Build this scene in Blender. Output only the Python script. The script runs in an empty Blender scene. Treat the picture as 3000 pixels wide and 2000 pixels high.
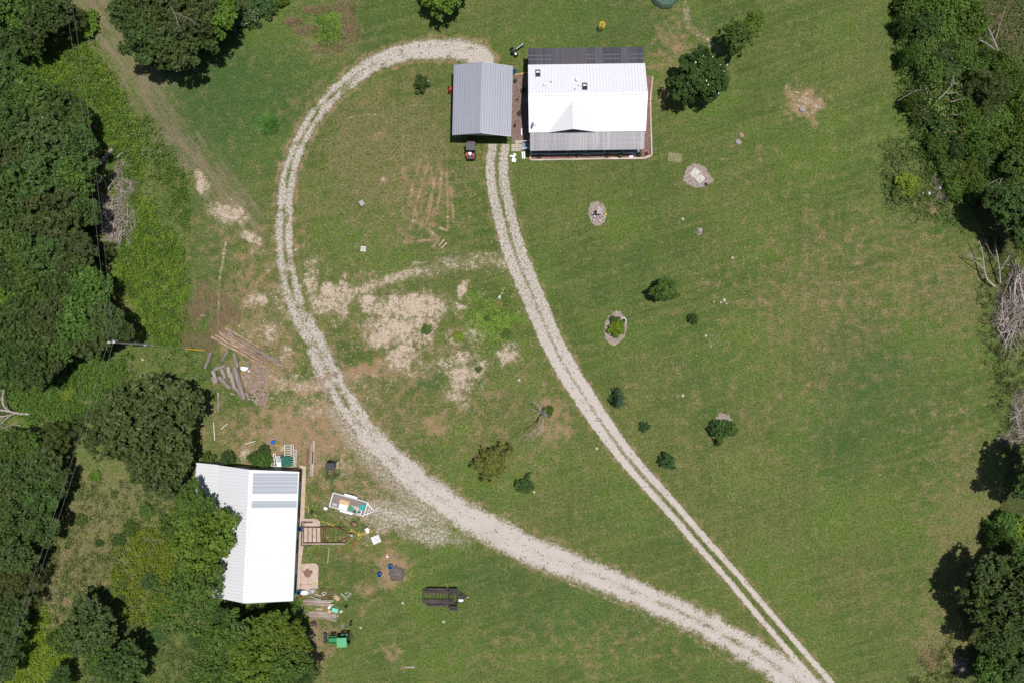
import bpy, math, random
import numpy as np
from mathutils import Vector, Matrix
R_ = math.radians
random.seed(7)
scene = bpy.context.scene
col = scene.collection
# ---------------------------------------------------------------- camera (drone, straight down)
HC = 100.0
cd = bpy.data.cameras.new("drone_camera"); cam = bpy.data.objects.new("drone_camera", cd); col.objects.link(cam)
cd.sensor_width = 36; cd.lens = 24.0; cd.clip_start = 1; cd.clip_end = 3000
cam.location = (0, 0, HC); cam.rotation_euler = (0, 0, 0)
scene.camera = cam
# ---------------------------------------------------------------- daylight
SUN = Vector((0.205, 0.055, 1.0)).normalized()
w = bpy.data.worlds.new("World"); scene.world = w; w.use_nodes = True
nt = w.node_tree; nt.nodes.clear()
sky = nt.nodes.new('ShaderNodeTexSky'); sky.sky_type = 'NISHITA'; sky.sun_disc = False
sky.sun_elevation = math.asin(SUN.z); sky.sun_rotation = math.atan2(SUN.x, SUN.y)
bg = nt.nodes.new('ShaderNodeBackground'); bg.inputs[1].default_value = 0.062
wo = nt.nodes.new('ShaderNodeOutputWorld')
nt.links.new(sky.outputs[0], bg.inputs[0]); nt.links.new(bg.outputs[0], wo.inputs[0])
sl = bpy.data.lights.new("sun", 'SUN'); sl.energy = 4.2; sl.angle = R_(0.53); sl.color = (1.0, 0.965, 0.91)
so = bpy.data.objects.new("sun", sl); col.objects.link(so); so.location = (30, 10, 150)
so.rotation_euler = SUN.to_track_quat('Z', 'Y').to_euler()
scene.view_settings.view_transform = 'Standard'; scene.view_settings.look = 'None'
scene.view_settings.gamma = 1; scene.view_settings.exposure = 0.0
scene.view_settings.use_curve_mapping = False

# ---------------------------------------------------------------- map of the place: survey pixel (3000 wide) -> metres
def W(px, py, h=0.0):
    k = (1 - h / HC) / 20.0
    return Vector(((px - 1500) * k, (1000 - py) * k, h))

# ---------------------------------------------------------------- materials
class NT:
    def __init__(s, name):
        s.m = bpy.data.materials.new(name); s.m.use_nodes = True
        s.t = s.m.node_tree; s.n = s.t.nodes; s.b = s.n['Principled BSDF']; s.out = s.n['Material Output']
        s.co = s.n.new('ShaderNodeTexCoord').outputs['Object']
    def put(s, sock, v):
        if hasattr(v, 'is_linked') or isinstance(v, bpy.types.NodeSocket): s.t.links.new(v, sock)
        elif isinstance(v, (tuple, list)) and len(v) == 3 and sock.type == 'RGBA': sock.default_value = (*v, 1)
        else: sock.default_value = v
    def math(s, op, a, b=0.0, c=0.0, clamp=False):
        n = s.n.new('ShaderNodeMath'); n.operation = op; n.use_clamp = clamp
        s.put(n.inputs[0], a); s.put(n.inputs[1], b); s.put(n.inputs[2], c); return n.outputs[0]
    def noise(s, scale, detail=3, rough=.55, vec=None, dist=0.0):
        n = s.n.new('ShaderNodeTexNoise'); n.inputs['Scale'].default_value = scale
        n.inputs['Detail'].default_value = detail; n.inputs['Roughness'].default_value = rough
        n.inputs['Distortion'].default_value = dist
        s.t.links.new(vec if vec is not None else s.co, n.inputs['Vector']); return n.outputs[0]
    def voro(s, scale, vec=None, out='Distance', rnd=1.0):
        n = s.n.new('ShaderNodeTexVoronoi'); n.inputs['Scale'].default_value = scale
        n.inputs['Randomness'].default_value = rnd
        s.t.links.new(vec if vec is not None else s.co, n.inputs['Vector']); return n.outputs[out]
    def mapping(s, scale=(1, 1, 1), rot=(0, 0, 0), loc=(0, 0, 0)):
        n = s.n.new('ShaderNodeMapping'); n.inputs['Scale'].default_value = scale
        n.inputs['Rotation'].default_value = rot; n.inputs['Location'].default_value = loc
        s.t.links.new(s.co, n.inputs['Vector']); return n.outputs[0]
    def mr(s, x, a, b, c=0.0, d=1.0, smooth=True):
        n = s.n.new('ShaderNodeMapRange'); n.interpolation_type = 'SMOOTHSTEP' if smooth else 'LINEAR'
        s.put(n.inputs[0], x); s.put(n.inputs[1], a); s.put(n.inputs[2], b); s.put(n.inputs[3], c); s.put(n.inputs[4], d)
        return n.outputs[0]
    def mix(s, f, a, b, kind='MIX'):
        n = s.n.new('ShaderNodeMix'); n.data_type = 'RGBA'; n.blend_type = kind
        s.put(n.inputs[0], f); s.put(n.inputs[6], a); s.put(n.inputs[7], b); return n.outputs[2]
    def aniso(s, ang, along, across, loc=(0, 0, 0)):
        n = s.n.new('ShaderNodeMapping'); n.vector_type = 'TEXTURE'; n.inputs['Rotation'].default_value = (0, 0, R_(ang))
        n.inputs['Scale'].default_value = (1 / along, 1 / across, 1); n.inputs['Location'].default_value = loc
        s.t.links.new(s.co, n.inputs['Vector']); return n.outputs[0]
    def attr(s, name, out='Fac'):
        n = s.n.new('ShaderNodeAttribute'); n.attribute_name = name; return n.outputs[out]
    def xyz(s):
        n = s.n.new('ShaderNodeSeparateXYZ'); s.t.links.new(s.co, n.inputs[0]); return n.outputs
    def rnd(s):
        return s.n.new('ShaderNodeObjectInfo').outputs['Random']
    def bump(s, h, strength=.4, dist=.05):
        n = s.n.new('ShaderNodeBump'); n.inputs['Strength'].default_value = strength
        n.inputs['Distance'].default_value = dist; s.t.links.new(h, n.inputs['Height'])
        s.t.links.new(n.outputs[0], s.b.inputs['Normal'])
    def fin(s, c, rough=.8, metal=0.0, spec=.3):
        s.put(s.b.inputs['Base Color'], c); s.put(s.b.inputs['Roughness'], rough)
        s.b.inputs['Metallic'].default_value = metal; s.b.inputs['Specular IOR Level'].default_value = spec
        return s.m

MAT = {}
def plain(name, c, rough=.6, metal=0.0, var=.25, scale=4.0, spec=.3, dirt=None):
    if name in MAT: return MAT[name]
    t = NT(name)
    f = t.noise(scale, 4, .6)
    c2 = tuple(x * (1 - var) for x in c); c1 = tuple(min(1, x * (1 + var * .6)) for x in c)
    o = t.mix(t.mr(f, .3, .7), c2, c1)
    if dirt:
        o = t.mix(t.mr(t.noise(scale * .6, 5, .7), .52, .68, 0, .7), o, dirt)
    MAT[name] = t.fin(o, rough, metal, spec); return MAT[name]

def leafmat(name, dark, light, accent=None, acc_amt=.0, trans=.22, rough=.5, spec=.25):
    if name in MAT: return MAT[name]
    t = NT(name)
    ti = t.attr('tint')
    o = t.mix(ti, dark, light)
    if accent: o = t.mix(t.mr(ti, 1 - acc_amt, 1 - acc_amt + .02), o, accent)
    hs = t.n.new('ShaderNodeHueSaturation'); t.put(hs.inputs['Color'], o)
    r = t.rnd()
    t.put(hs.inputs['Hue'], t.mr(r, 0, 1, .485, .515, False)); t.put(hs.inputs['Value'], t.mr(r, 0, 1, .82, 1.16, False))
    o = hs.outputs[0]
    t.fin(o, rough, 0, spec)
    tr = t.n.new('ShaderNodeBsdfTranslucent'); t.put(tr.inputs[0], o)
    mx = t.n.new('ShaderNodeMixShader'); mx.inputs[0].default_value = trans
    t.t.links.new(t.b.outputs[0], mx.inputs[1]); t.t.links.new(tr.outputs[0], mx.inputs[2])
    t.t.links.new(mx.outputs[0], t.out.inputs[0])
    MAT[name] = t.m; return t.m

def woodmat(name, c1, c2, along='x', scale=3.0, rough=.85):
    if name in MAT: return MAT[name]
    t = NT(name)
    sc = {'x': (.25, 4, 4), 'y': (4, .25, 4), 'z': (4, 4, .25)}[along]
    f = t.noise(scale, 5, .65, t.mapping(sc))
    o = t.mix(t.mr(f, .32, .68), c1, c2)
    hs = t.n.new('ShaderNodeHueSaturation'); t.put(hs.inputs['Color'], o)
    t.put(hs.inputs['Value'], t.mr(t.rnd(), 0, 1, .7, 1.25, False)); o = hs.outputs[0]
    t.bump(f, .5, .02)
    MAT[name] = t.fin(o, rough, 0, .2); return t.m

# ---------------------------------------------------------------- objects
def props(o, label=None, cat=None, group=None, kind=None):
    if label: o['label'] = label
    if cat: o['category'] = cat
    if group: o['group'] = group
    if kind: o['kind'] = kind
    return o
def thing(name, loc, label, cat, rz=0.0, group=None):
    o = bpy.data.objects.new(name, None); col.objects.link(o); o.empty_display_size = .3
    o.location = loc; o.rotation_euler = (0, 0, rz); return props(o, label, cat, group)
def link(name, me, parent=None):
    o = bpy.data.objects.new(name, me); col.objects.link(o)
    if parent: o.parent = parent
    return o
def kids(o): return [c for c in bpy.data.objects if c.parent == o]
def dup(root, loc, rz=0.0, label=None, sc=None):
    r = root.copy(); col.objects.link(r); r.location = loc; r.rotation_euler = (0, 0, rz)
    if label: r['label'] = label
    if sc: r.scale = (sc, sc, sc)
    for c in list(root.children):
        d = c.copy(); col.objects.link(d); d.parent = r
        for g in list(c.children):
            e = g.copy(); col.objects.link(e); e.parent = d
    return r

class MB:
    """collects boxes, bars, tubes, prisms; one mesh"""
    def __init__(s): s.v = []; s.f = []; s.mi = []; s.cur = 0
    def add(s, vs, fs):
        b = len(s.v); s.v += [tuple(v) for v in vs]; s.f += [tuple(b + i for i in f) for f in fs]; s.mi += [s.cur] * len(fs); return s
    def box(s, c, d, rz=0.0, rx=0.0, ry=0.0, top=1.0):
        M = Matrix.Translation(Vector(c)) @ Matrix.Rotation(rz, 4, 'Z') @ Matrix.Rotation(ry, 4, 'Y') @ Matrix.Rotation(rx, 4, 'X')
        x, y, z = d[0] / 2, d[1] / 2, d[2] / 2
        bv = min(x, y, z) * .18
        vs = []
        for (zz, k, inset) in ((-z, 1, bv), (-z + bv, 1, 0), (z - bv, top, 0), (z, top, bv)):
            X, Y = x * k - inset, y * k - inset
            for a, b in ((-X, -Y), (X, -Y), (X, Y), (-X, Y)): vs.append(M @ Vector((a, b, zz)))
        fs = [(3, 2, 1, 0), (12, 13, 14, 15)]
        for l in range(3):
            for i in range(4): fs.append((l * 4 + i, l * 4 + (i + 1) % 4, l * 4 + 4 + (i + 1) % 4, l * 4 + 4 + i))
        return s.add(vs, fs)
    def bar(s, p0, p1, r0, r1=None, n=8, cap=True):
        if r1 is None: r1 = r0
        p0 = Vector(p0); p1 = Vector(p1); d = p1 - p0
        if d.length < 1e-5: return s
        d.normalize(); u = d.orthogonal().normalized(); v = d.cross(u)
        vs = []
        for p, r in ((p0, r0), (p1, r1)):
            for i in range(n):
                a = 2 * math.pi * i / n; vs.append(p + u * math.cos(a) * r + v * math.sin(a) * r)
        fs = [(i, (i + 1) % n, n + (i + 1) % n, n + i) for i in range(n)]
        if cap: fs += [tuple(range(n - 1, -1, -1)), tuple(range(n, 2 * n))]
        return s.add(vs, fs)
    def beam(s, p0, p1, wd, ht):
        p0 = Vector(p0); p1 = Vector(p1); d = p1 - p0; L = d.length; d.normalize()
        up = Vector((0, 0, 1))
        if abs(d.z) > .95: up = Vector((0, 1, 0))
        sd = d.cross(up).normalized(); u = sd.cross(d)
        vs = []
        for p in (p0, p1):
            for a, b in ((-1, -1), (1, -1), (1, 1), (-1, 1)): vs.append(p + sd * a * wd / 2 + u * b * ht / 2)
        return s.add(vs, [(0, 1, 2, 3), (7, 6, 5, 4), (0, 4, 5, 1), (1, 5, 6, 2), (2, 6, 7, 3), (3, 7, 4, 0)])
    def tube(s, pts, r, n=6):
        pts = [Vector(p) for p in pts]; m = len(pts); vs = []
        for k, p in enumerate(pts):
            d = (pts[min(k + 1, m - 1)] - pts[max(k - 1, 0)]).normalized()
            u = d.cross(Vector((0, 0, 1)))
            if u.length < .05: u = d.orthogonal()
            u.normalize(); v = u.cross(d); rr = r[k] if isinstance(r, (list, tuple)) else r
            for i in range(n):
                a = 2 * math.pi * i / n; vs.append(p + u * math.cos(a) * rr + v * math.sin(a) * rr)
        fs = []
        for k in range(m - 1):
            for i in range(n): fs.append((k * n + i, k * n + (i + 1) % n, k * n + n + (i + 1) % n, k * n + n + i))
        fs += [tuple(range(n - 1, -1, -1)), tuple(range((m - 1) * n, m * n))]
        return s.add(vs, fs)
    def lathe(s, prof, c=(0, 0, 0), n=20, axis='z', jit=0.0):
        vs = []; c = Vector(c)
        js = [1 + random.uniform(-jit, jit) for _ in range(n)]
        for (r, z) in prof:
            for i in range(n):
                a = 2 * math.pi * i / n; x, y = math.cos(a) * r * js[i], math.sin(a) * r * js[i]
                p = {'z': (x, y, z), 'x': (z, x, y), 'y': (x, z, y)}[axis]; vs.append(c + Vector(p))
        fs = []
        for k in range(len(prof) - 1):
            for i in range(n): fs.append((k * n + i, k * n + (i + 1) % n, k * n + n + (i + 1) % n, k * n + n + i))
        return s.add(vs, fs)
    def slab(s, top, th):
        """polygon (list of 3D pts) given thickness th downwards"""
        n = len(top); t = [Vector(p) for p in top]; b = [p - Vector((0, 0, th)) for p in t]
        return s.add(t + b, [tuple(range(n)), tuple(range(2 * n - 1, n - 1, -1))] + [(i, n + i, n + (i + 1) % n, (i + 1) % n) for i in range(n)])
    def torus(s, c, R, r, n=24, m=6, nrm=(0, 0, 1)):
        q = Vector(nrm).to_track_quat('Z', 'Y'); vs = []; fs = []
        for i in range(n):
            a = 2 * math.pi * i / n
            for j in range(m):
                b = 2 * math.pi * j / m
                vs.append(Vector(c) + q @ Vector(((R + r * math.cos(b)) * math.cos(a), (R + r * math.cos(b)) * math.sin(a), r * math.sin(b))))
        for i in range(n):
            for j in range(m): fs.append((i * m + j, ((i + 1) % n) * m + j, ((i + 1) % n) * m + (j + 1) % m, i * m + (j + 1) % m))
        return s.add(vs, fs)
    def mesh(s, name, mats):
        me = bpy.data.meshes.new(name); me.from_pydata(s.v, [], s.f)
        for m in (mats if isinstance(mats, (list, tuple)) else [mats]): me.materials.append(m)
        if any(s.mi): me.polygons.foreach_set('material_index', s.mi)
        bm_fix(me); return me
    def build(s, name, mats, parent=None):
        return link(name, s.mesh(name, mats), parent)
import bmesh
def bm_fix(me):
    bm = bmesh.new(); bm.from_mesh(me); bmesh.ops.recalc_face_normals(bm, faces=bm.faces); bm.to_mesh(me); bm.free()

def np_mesh(name, V, nq, tint, mat, attrs=None):
    """V (nq*4,3) loose quads"""
    me = bpy.data.meshes.new(name)
    me.vertices.add(len(V)); me.vertices.foreach_set('co', np.ascontiguousarray(V, np.float32).ravel())
    me.loops.add(nq * 4); me.loops.foreach_set('vertex_index', np.arange(nq * 4, dtype=np.int32))
    me.polygons.add(nq); me.polygons.foreach_set('loop_start', np.arange(0, nq * 4, 4, dtype=np.int32))
    a = me.attributes.new('tint', 'FLOAT', 'FACE'); a.data.foreach_set('value', tint.astype(np.float32))
    me.materials.append(mat); me.update(calc_edges=True); return me

def leaf_quads(C, Nn, size, rng, aspect=.6, along=None):
    """one diamond per leaf"""
    n = len(C); Nn = Nn / (np.linalg.norm(Nn, axis=1, keepdims=True) + 1e-9)
    ref = rng.normal(size=(n, 3)) if along is None else along
    u = ref - Nn * np.sum(ref * Nn, 1, keepdims=True); u /= (np.linalg.norm(u, axis=1, keepdims=True) + 1e-9)
    v = np.cross(Nn, u); sz = np.asarray(size).reshape(-1, 1)
    V = np.empty((n, 4, 3)); V[:, 0] = C - u * sz; V[:, 1] = C - v * sz * aspect; V[:, 2] = C + u * sz; V[:, 3] = C + v * sz * aspect
    return V.reshape(-1, 3)

# ================================================================ GROUND
SD = 3000 / 2352.0     # survey notes were taken on a 2352 wide print
def gx():
    a = np.arange(-80, 80.01, .2); o = np.array([85, 95, 115, 150, 220, 350, 600, 1000.])
    return np.concatenate([-o[::-1], a, o])
def gy():
    a = np.arange(-56, 56.01, .2); o = np.array([60, 70, 90, 130, 200, 350, 600, 1000.])
    return np.concatenate([-o[::-1], a, o])
GX, GY = gx(), gy()
XX, YY = np.meshgrid(GX, GY)            # rows = y
PX = XX * 20 + 1500; PY = 1000 - YY * 20
DX, DY = PX / SD, PY / SD               # print coordinates

def nz(freq, seed, oct=3):
    """cheap value noise on the grid, print coords"""
    r = np.random.default_rng(seed); out = 0; amp = 1; tot = 0
    for o in range(oct):
        T = r.random((64, 64)); fx = DX * freq * 2 ** o; fy = DY * freq * 2 ** o
        ix = np.floor(fx).astype(int); iy = np.floor(fy).astype(int); tx = fx - ix; ty = fy - iy
        tx = tx * tx * (3 - 2 * tx); ty = ty * ty * (3 - 2 * ty)
        g = lambda a, b: T[a % 64, b % 64]
        out = out + amp * ((g(ix, iy) * (1 - tx) + g(ix + 1, iy) * tx) * (1 - ty) + (g(ix, iy + 1) * (1 - tx) + g(ix + 1, iy + 1) * tx) * ty)
        tot += amp; amp *= .5
    return out / tot
NA = nz(1 / 22., 1); NB = nz(1 / 9., 2); NC = nz(1 / 60., 3); ND = nz(1 / 22., 9)
def ell(cx, cy, rx, ry, s=1.0, rot=0, soft=.5, warp=1.0):
    c, n_ = math.cos(R_(rot)), math.sin(R_(rot)); dx, dy = DX - cx, DY - cy
    u = (dx * c + dy * n_) / rx; v = (-dx * n_ + dy * c) / ry
    d = np.sqrt(u * u + v * v) + (NA - .5) * warp + (NB - .5) * warp * .5
    return s * np.clip((1 + soft - d) / (2 * soft), 0, 1)
def poly_d(pts, px=None, py=None):
    """distance, signed offset, fraction along polyline in print coords"""
    X = DX if px is None else px; Y = DY if py is None else py
    best = np.full(X.shape, 1e9); sg = np.zeros(X.shape); al = np.zeros(X.shape)
    L = [0]
    for a, b in zip(pts[:-1], pts[1:]): L.append(L[-1] + math.dist(a[:2], b[:2]))
    for k, (a, b) in enumerate(zip(pts[:-1], pts[1:])):
        ex, ey = b[0] - a[0], b[1] - a[1]; l2 = ex * ex + ey * ey
        t = np.clip(((X - a[0]) * ex + (Y - a[1]) * ey) / l2, 0, 1)
        qx, qy = X - a[0] - ex * t, Y - a[1] - ey * t; d = np.hypot(qx, qy); m = d < best
        best[m] = d[m]; sg[m] = (np.sign(ex * (Y - a[1]) - ey * (X - a[0])) * d)[m]; al[m] = ((L[k] + t * (L[k + 1] - L[k])) / L[-1])[m]
    return best, sg, al
def smooth(pts, n=6):
    """catmull-rom"""
    out = []; P = [pts[0]] + list(pts) + [pts[-1]]
    for i in range(1, len(P) - 2):
        for k in range(n):
            t = k / n; p0, p1, p2, p3 = (np.array(P[i + j], float) for j in (-1, 0, 1, 2))
            out.append(tuple(.5 * ((2 * p1) + (-p0 + p2) * t + (2 * p0 - 5 * p1 + 4 * p2 - p3) * t * t + (-p0 + 3 * p1 - 3 * p2 + p3) * t ** 3)))
    out.append(tuple(pts[-1])); return out
def line(pts, wd, s=1.0, soft=.6, warp=.5):
    d, _, _ = poly_d(pts); d = d / wd + (NB - .5) * warp
    return s * np.clip((1 + soft - d) / (2 * soft), 0, 1)
def U(*a):
    o = a[0]
    for b in a[1:]: o = np.maximum(o, b)
    return o
def inpoly(poly, X, Y):
    c = np.zeros(X.shape, bool); n = len(poly)
    for i in range(n):
        x1, y1 = poly[i]; x2, y2 = poly[(i + 1) % n]
        m = ((y1 > Y) != (y2 > Y)); 
        with np.errstate(divide='ignore', invalid='ignore'):
            xi = (x2 - x1) * (Y - y1) / (y2 - y1 + 1e-12) + x1
        c ^= (m & (X < xi))
    return c

LOOP = smooth([(1118, 140, 20), (1085, 122, 23), (1050, 114, 23), (1000, 113, 22), (940, 118, 21), (880, 138, 20), (820, 172, 19), (770, 214, 18), (722, 268, 18), (690, 325, 18), (668, 380, 18),
    (657, 440, 19), (653, 500, 20), (653, 560, 22), (660, 620, 23), (674, 680, 24), (697, 740, 27), (728, 800, 32), (757, 860, 33), (798, 930, 32), (850, 1000, 34),
    (910, 1062, 36), (980, 1122, 37), (1055, 1175, 38), (1130, 1216, 40), (1220, 1262, 40), (1320, 1302, 36), (1420, 1342, 34), (1520, 1386, 34), (1620, 1434, 36), (1720, 1490, 38), (1800, 1540, 40), (1880, 1600, 42), (2050, 1720, 42), (2500, 2000, 42)])
dl, sl_, al_ = poly_d(LOOP)
aw = np.array([p[2] for p in LOOP]) * np.interp(np.linspace(0, 1, len(LOOP)), [0, .4, .5, .65, .85, 1], [1, 1, .88, .82, .80, .84]); Ls = np.concatenate([[0], np.cumsum([math.dist(a[:2], b[:2]) for a, b in zip(LOOP[:-1], LOOP[1:])])]); Ls /= Ls[-1]
wl = np.interp(al_, Ls, aw)
e = dl / wl + (NB - .5) * .42 + (NA - .5) * .22
G1 = np.clip((1.36 - e) / .85, 0, 1)
# grassy crown between the wheel ruts, and thin patches, strongest on the north-west of the loop
fk = np.interp(al_, [0, .05, .12, .22, .33, .4, .5, .62, .8, 1], [.15, .35, .62, .66, .60, .50, .30, .60, .70, .60])
G1 = G1 * (1 - fk * .55 * np.exp(-((dl / wl - .0) / .30) ** 2)) - (NA - .45) * .5 * fk - fk * .36 * np.interp(al_, [0, .38, .46, 1], [1, 1, .45, .30]) * (e < 1.3)
G1 = np.clip(G1, 0, 1)
G1 = np.minimum(G1, np.interp(al_, [0, .04, .10, .30, .38, .44, .5, 1], [.68, .66, .60, .57, .64, .76, .92, .88]))
G1 = G1 - np.interp(al_, [0, .05, .12, .36, .44, .5, .62, 1], [.0, .02, .20, .22, .14, .0, .12, .14]) * np.clip(.15 + (NA - .32) * 3.2, 0, 1.3) * np.exp(-((sl_ / wl + .05 + (ND - .5) * .5) / .28) ** 2)
G1 = G1 - np.clip((ND - .58) * 1.6, 0, .3) * (al_ < .40)
G1 = np.clip(G1, 0, 1)
EAST = smooth([(1146, 335), (1141, 380), (1145, 430), (1158, 490), (1172, 545), (1190, 600), (1215, 660), (1240, 720), (1266, 780), (1300, 845), (1345, 915), (1388, 980), (1440, 1050),
    (1500, 1118), (1556, 1180), (1612, 1245), (1666, 1305), (1720, 1368), (1778, 1436), (1838, 1505), (1900, 1575), (2000, 1680)])
de, se, ae = poly_d(EAST)
hw = np.interp(ae, [0, .12, .25, .45, .6, .85, 1], [15, 15, 14, 12.5, 12, 13.5, 13])
rw = np.interp(ae, [0, .2, .35, .5, .7, 1], [10.5, 12, 12, 8.2, 6.2, 7])
q = np.abs(np.abs(se) - hw) / rw + (NB - .5) * .5
G2 = np.clip((1.25 - q) / .6, 0, 1)
mid = np.interp(ae, [0, .1, .25, .4, .55, .75, 1], [.30, .32, .48, .42, .26, .15, .30]) * np.clip((1.05 - np.abs(se) / hw), 0, 1) ** .3 * (np.abs(se) < hw)
G2 = np.maximum(G2, mid); G2 = np.clip(G2 - (G2 > 0) * np.interp(ae, [0, .22, .4, .6, 1], [.12, .10, .03, .08, .12]), 0, 1)
fade = ((de < 60) & (DY > 330)).astype(float); G2 = G2 * fade; G2 = np.minimum(G2, np.interp(ae, [0, .08, .25, .35, .5, 1], [.58, .56, .62, .82, .9, .88]))
G = np.maximum(G1, G2)
# loose stone spilled beside the barn drive
G = U(G, ell(900, 1180, 105, 40, .40, 12, .5), ell(985, 1228, 80, 26, .40, 12, .5), line([(775, 945), (850, 1050), (930, 1130), (1010, 1190)], 30, .36, .6),
      ell(820, 1160, 60, 20, .42, 0), line([(850, 1165), (960, 1200)], 14, .5))
T = U(ell(938, 705, 92, 30, .98), ell(880, 708, 54, 32, .86), ell(905, 762, 66, 44, .9), ell(925, 822, 42, 38, .82), ell(965, 745, 50, 44, .8), ell(848, 690, 16, 15, .85),
      ell(768, 690, 44, 48, .9, 20), ell(718, 640, 17, 54, .8), line([(735, 715), (800, 675), (862, 655), (955, 622)], 14, .78), line([(955, 625), (1050, 602), (1155, 600)], 24, .52),
      ell(1062, 665, 10, 24, .85, 20), ell(1064, 706, 15, 5, .8), ell(1170, 815, 26, 26, .98), ell(1192, 818, 14, 5, .6), ell(1055, 860, 46, 50, .84, 30), ell(1100, 840, 22, 18, .6), ell(1040, 905, 34, 20, .66), ell(1065, 935, 14, 12, .6),
      ell(980, 850, 22, 26, .45), ell(525, 490, 46, 34, .78, 30), ell(462, 420, 14, 34, .72, -20), ell(575, 545, 34, 12, .8, 20), ell(600, 580, 26, 16, .45), ell(1090, 775, 30, 24, .5), ell(1040, 770, 25, 25, .55),
      ell(590, 690, 34, 20, .7), ell(640, 660, 20, 26, .35), ell(660, 805, 12, 14, .6), ell(620, 770, 26, 16, .6, 30), ell(655, 850, 20, 40, .4), ell(1165, 590, 18, 30, .6), ell(850, 1240, 40, 14, .4),
      ell(740, 890, 24, 12, .7), ell(690, 885, 30, 14, .75), ell(700, 1100, 22, 22, .3), ell(790, 1075, 24, 34, .45), ell(565, 1038, 16, 20, .8), ell(622, 990, 14, 8, .55),
      line([(500, 760), (505, 640), (522, 540)], 3, .6), line([(700, 560), (640, 600), (590, 650), (580, 740)], 3.5, .45), ell(1345, 860, 8, 6, .0), ell(1843, 238, 44, 38, .50), ell(1600, 405, 30, 24, .5), ell(1155, 600, 40, 60, .3), ell(640, 880, 70, 30, .5), ell(600, 760, 70, 50, .4), ell(700, 930, 60, 40, .4), ell(640, 700, 30, 70, .42), ell(1000, 830, 110, 90, .3), ell(830, 900, 60, 60, .35), ell(880, 640, 120, 30, .3), ell(1525, 912, 6, 8, .5),
      ell(1115, 1010, 10, 6, .3), ell(1360, 1550, 40, 10, .35), ell(1540, 1155, 5, 4, .3), ell(1640, 780, 14, 30, .3), ell(1540, 70, 8, 6, .3), line([(1575, 10), (1580, 60), (1625, 95)], 9, .5), line([(1590, 70), (1650, 115)], 8, .5),
      line([(1165, 640), (1210, 700), (1250, 790), (1310, 870), (1400, 1000), (1520, 1140)], 5, .35), line([(1120, 1250), (1260, 1320), (1420, 1385), (1560, 1445), (1700, 1535)], 5, .35),
      ell(1050, 95, 60, 7, .35), ell(850, 860, 16, 20, .3))
# wheel ruts in the lawn south of the garage
RUT = np.zeros(XX.shape)
for pts in ([(968, 365), (950, 420), (938, 470)], [(985, 372), (968, 430), (955, 475), (948, 500)], [(1003, 395), (985, 470), (962, 530)], [(990, 385), (998, 440), (978, 515)], [(1015, 390), (1010, 445), (1004, 478)],
            [(1026, 395), (1028, 450), (1030, 525)], [(1035, 430), (1040, 480), (1042, 510)], [(938, 503), (975, 520), (1005, 545), (1004, 550), (930, 557)], [(955, 505), (1028, 530)], [(996, 565), (1010, 548)]):
    T = np.maximum(T, line(pts, 2.8, .42, .7)); RUT = np.maximum(RUT, line(pts, 4.2, .66, .6))
T = np.maximum(T, line([(790, 272), (850, 262), (905, 275), (925, 300), (925, 400)], 2, .5, .7))
Rm = U(ell(960, 800, 190, 150, .34), ell(860, 760, 60, 60, .45), ell(1843, 238, 50, 44, .8), ell(570, 640, 80, 110, .45), ell(500, 520, 60, 50, .35), ell(640, 820, 60, 90, .55), ell(1960, 640, 260, 150, .26), ell(1760, 900, 140, 120, .22), ell(2200, 1000, 80, 160, .22), ell(640, 560, 90, 60, .4), ell(590, 780, 90, 60, .5), ell(1300, 240, 50, 90, .0), ell(1550, 110, 50, 70, .45), ell(1750, 700, 200, 160, .22), ell(2000, 620, 120, 90, .25), ell(2200, 1400, 60, 60, .3), ell(1400, 1480, 300, 60, .25), ell(690, 1000, 150, 90, .78), ell(840, 1120, 120, 110, .52), ell(1000, 900, 220, 130, .30), ell(1080, 1000, 200, 90, .22), ell(620, 720, 90, 120, .35), ell(1250, 880, 90, 60, .28), ell(1500, 940, 120, 120, .18), ell(1900, 560, 200, 120, .22), ell(820, 620, 60, 60, .22), ell(960, 440, 80, 90, .38), ell(540, 600, 120, 80, .28), ell(2150, 1000, 120, 200, .15), ell(450, 640, 60, 200, .2), ell(740, 1440, 40, 120, .5), ell(1700, 400, 300, 80, .12), ell(840, 1250, 80, 50, .4),
       ell(615, 985, 120, 55, .5), ell(700, 1060, 44, 90, .42), ell(770, 1130, 40, 50, .4), line([(690, 895), (760, 868), (860, 845)], 17, .85), ell(895, 835, 34, 24, .7), ell(640, 880, 60, 24, .6), ell(560, 860, 80, 40, .5),
       ell(998, 975, 45, 30, .62), ell(1268, 965, 46, 66, .62), ell(870, 312, 14, 17, .6), ell(1522, 225, 9, 26, .75), ell(905, 1310, 42, 44, .95), ell(590, 860, 60, 46, .85), ell(850, 1352, 34, 24, .6), ell(905, 1500, 32, 30, .5), ell(735, 1480, 28, 80, .6),
       ell(1355, 1525, 34, 10, .45), ell(1150, 700, 18, 12, .6), ell(1182, 745, 8, 10, .5), ell(2140, 478, 18, 14, .75), ell(250, 1230, 120, 110, .3), ell(180, 1340, 110, 90, .3), ell(760, 1200, 60, 40, .35), ell(740, 1300, 60, 90, .25), ell(560, 1040, 40, 20, .5),
       ell(1960, 600, 16, 14, .5), ell(2060, 720, 22, 22, .35), ell(880, 413, 10, 11, .6), ell(1600, 530, 9, 9, .4), ell(700, 1520, 18, 50, .5), ell(820, 950, 70, 60, .2), ell(300, 700, 26, 26, .5), ell(420, 720, 18, 30, .35),
       ell(925, 1500, 22, 6, .35), ell(835, 1380, 10, 40, .35), ell(1500, 95, 50, 10, .3))
Rm = np.maximum(Rm, RUT)
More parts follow.
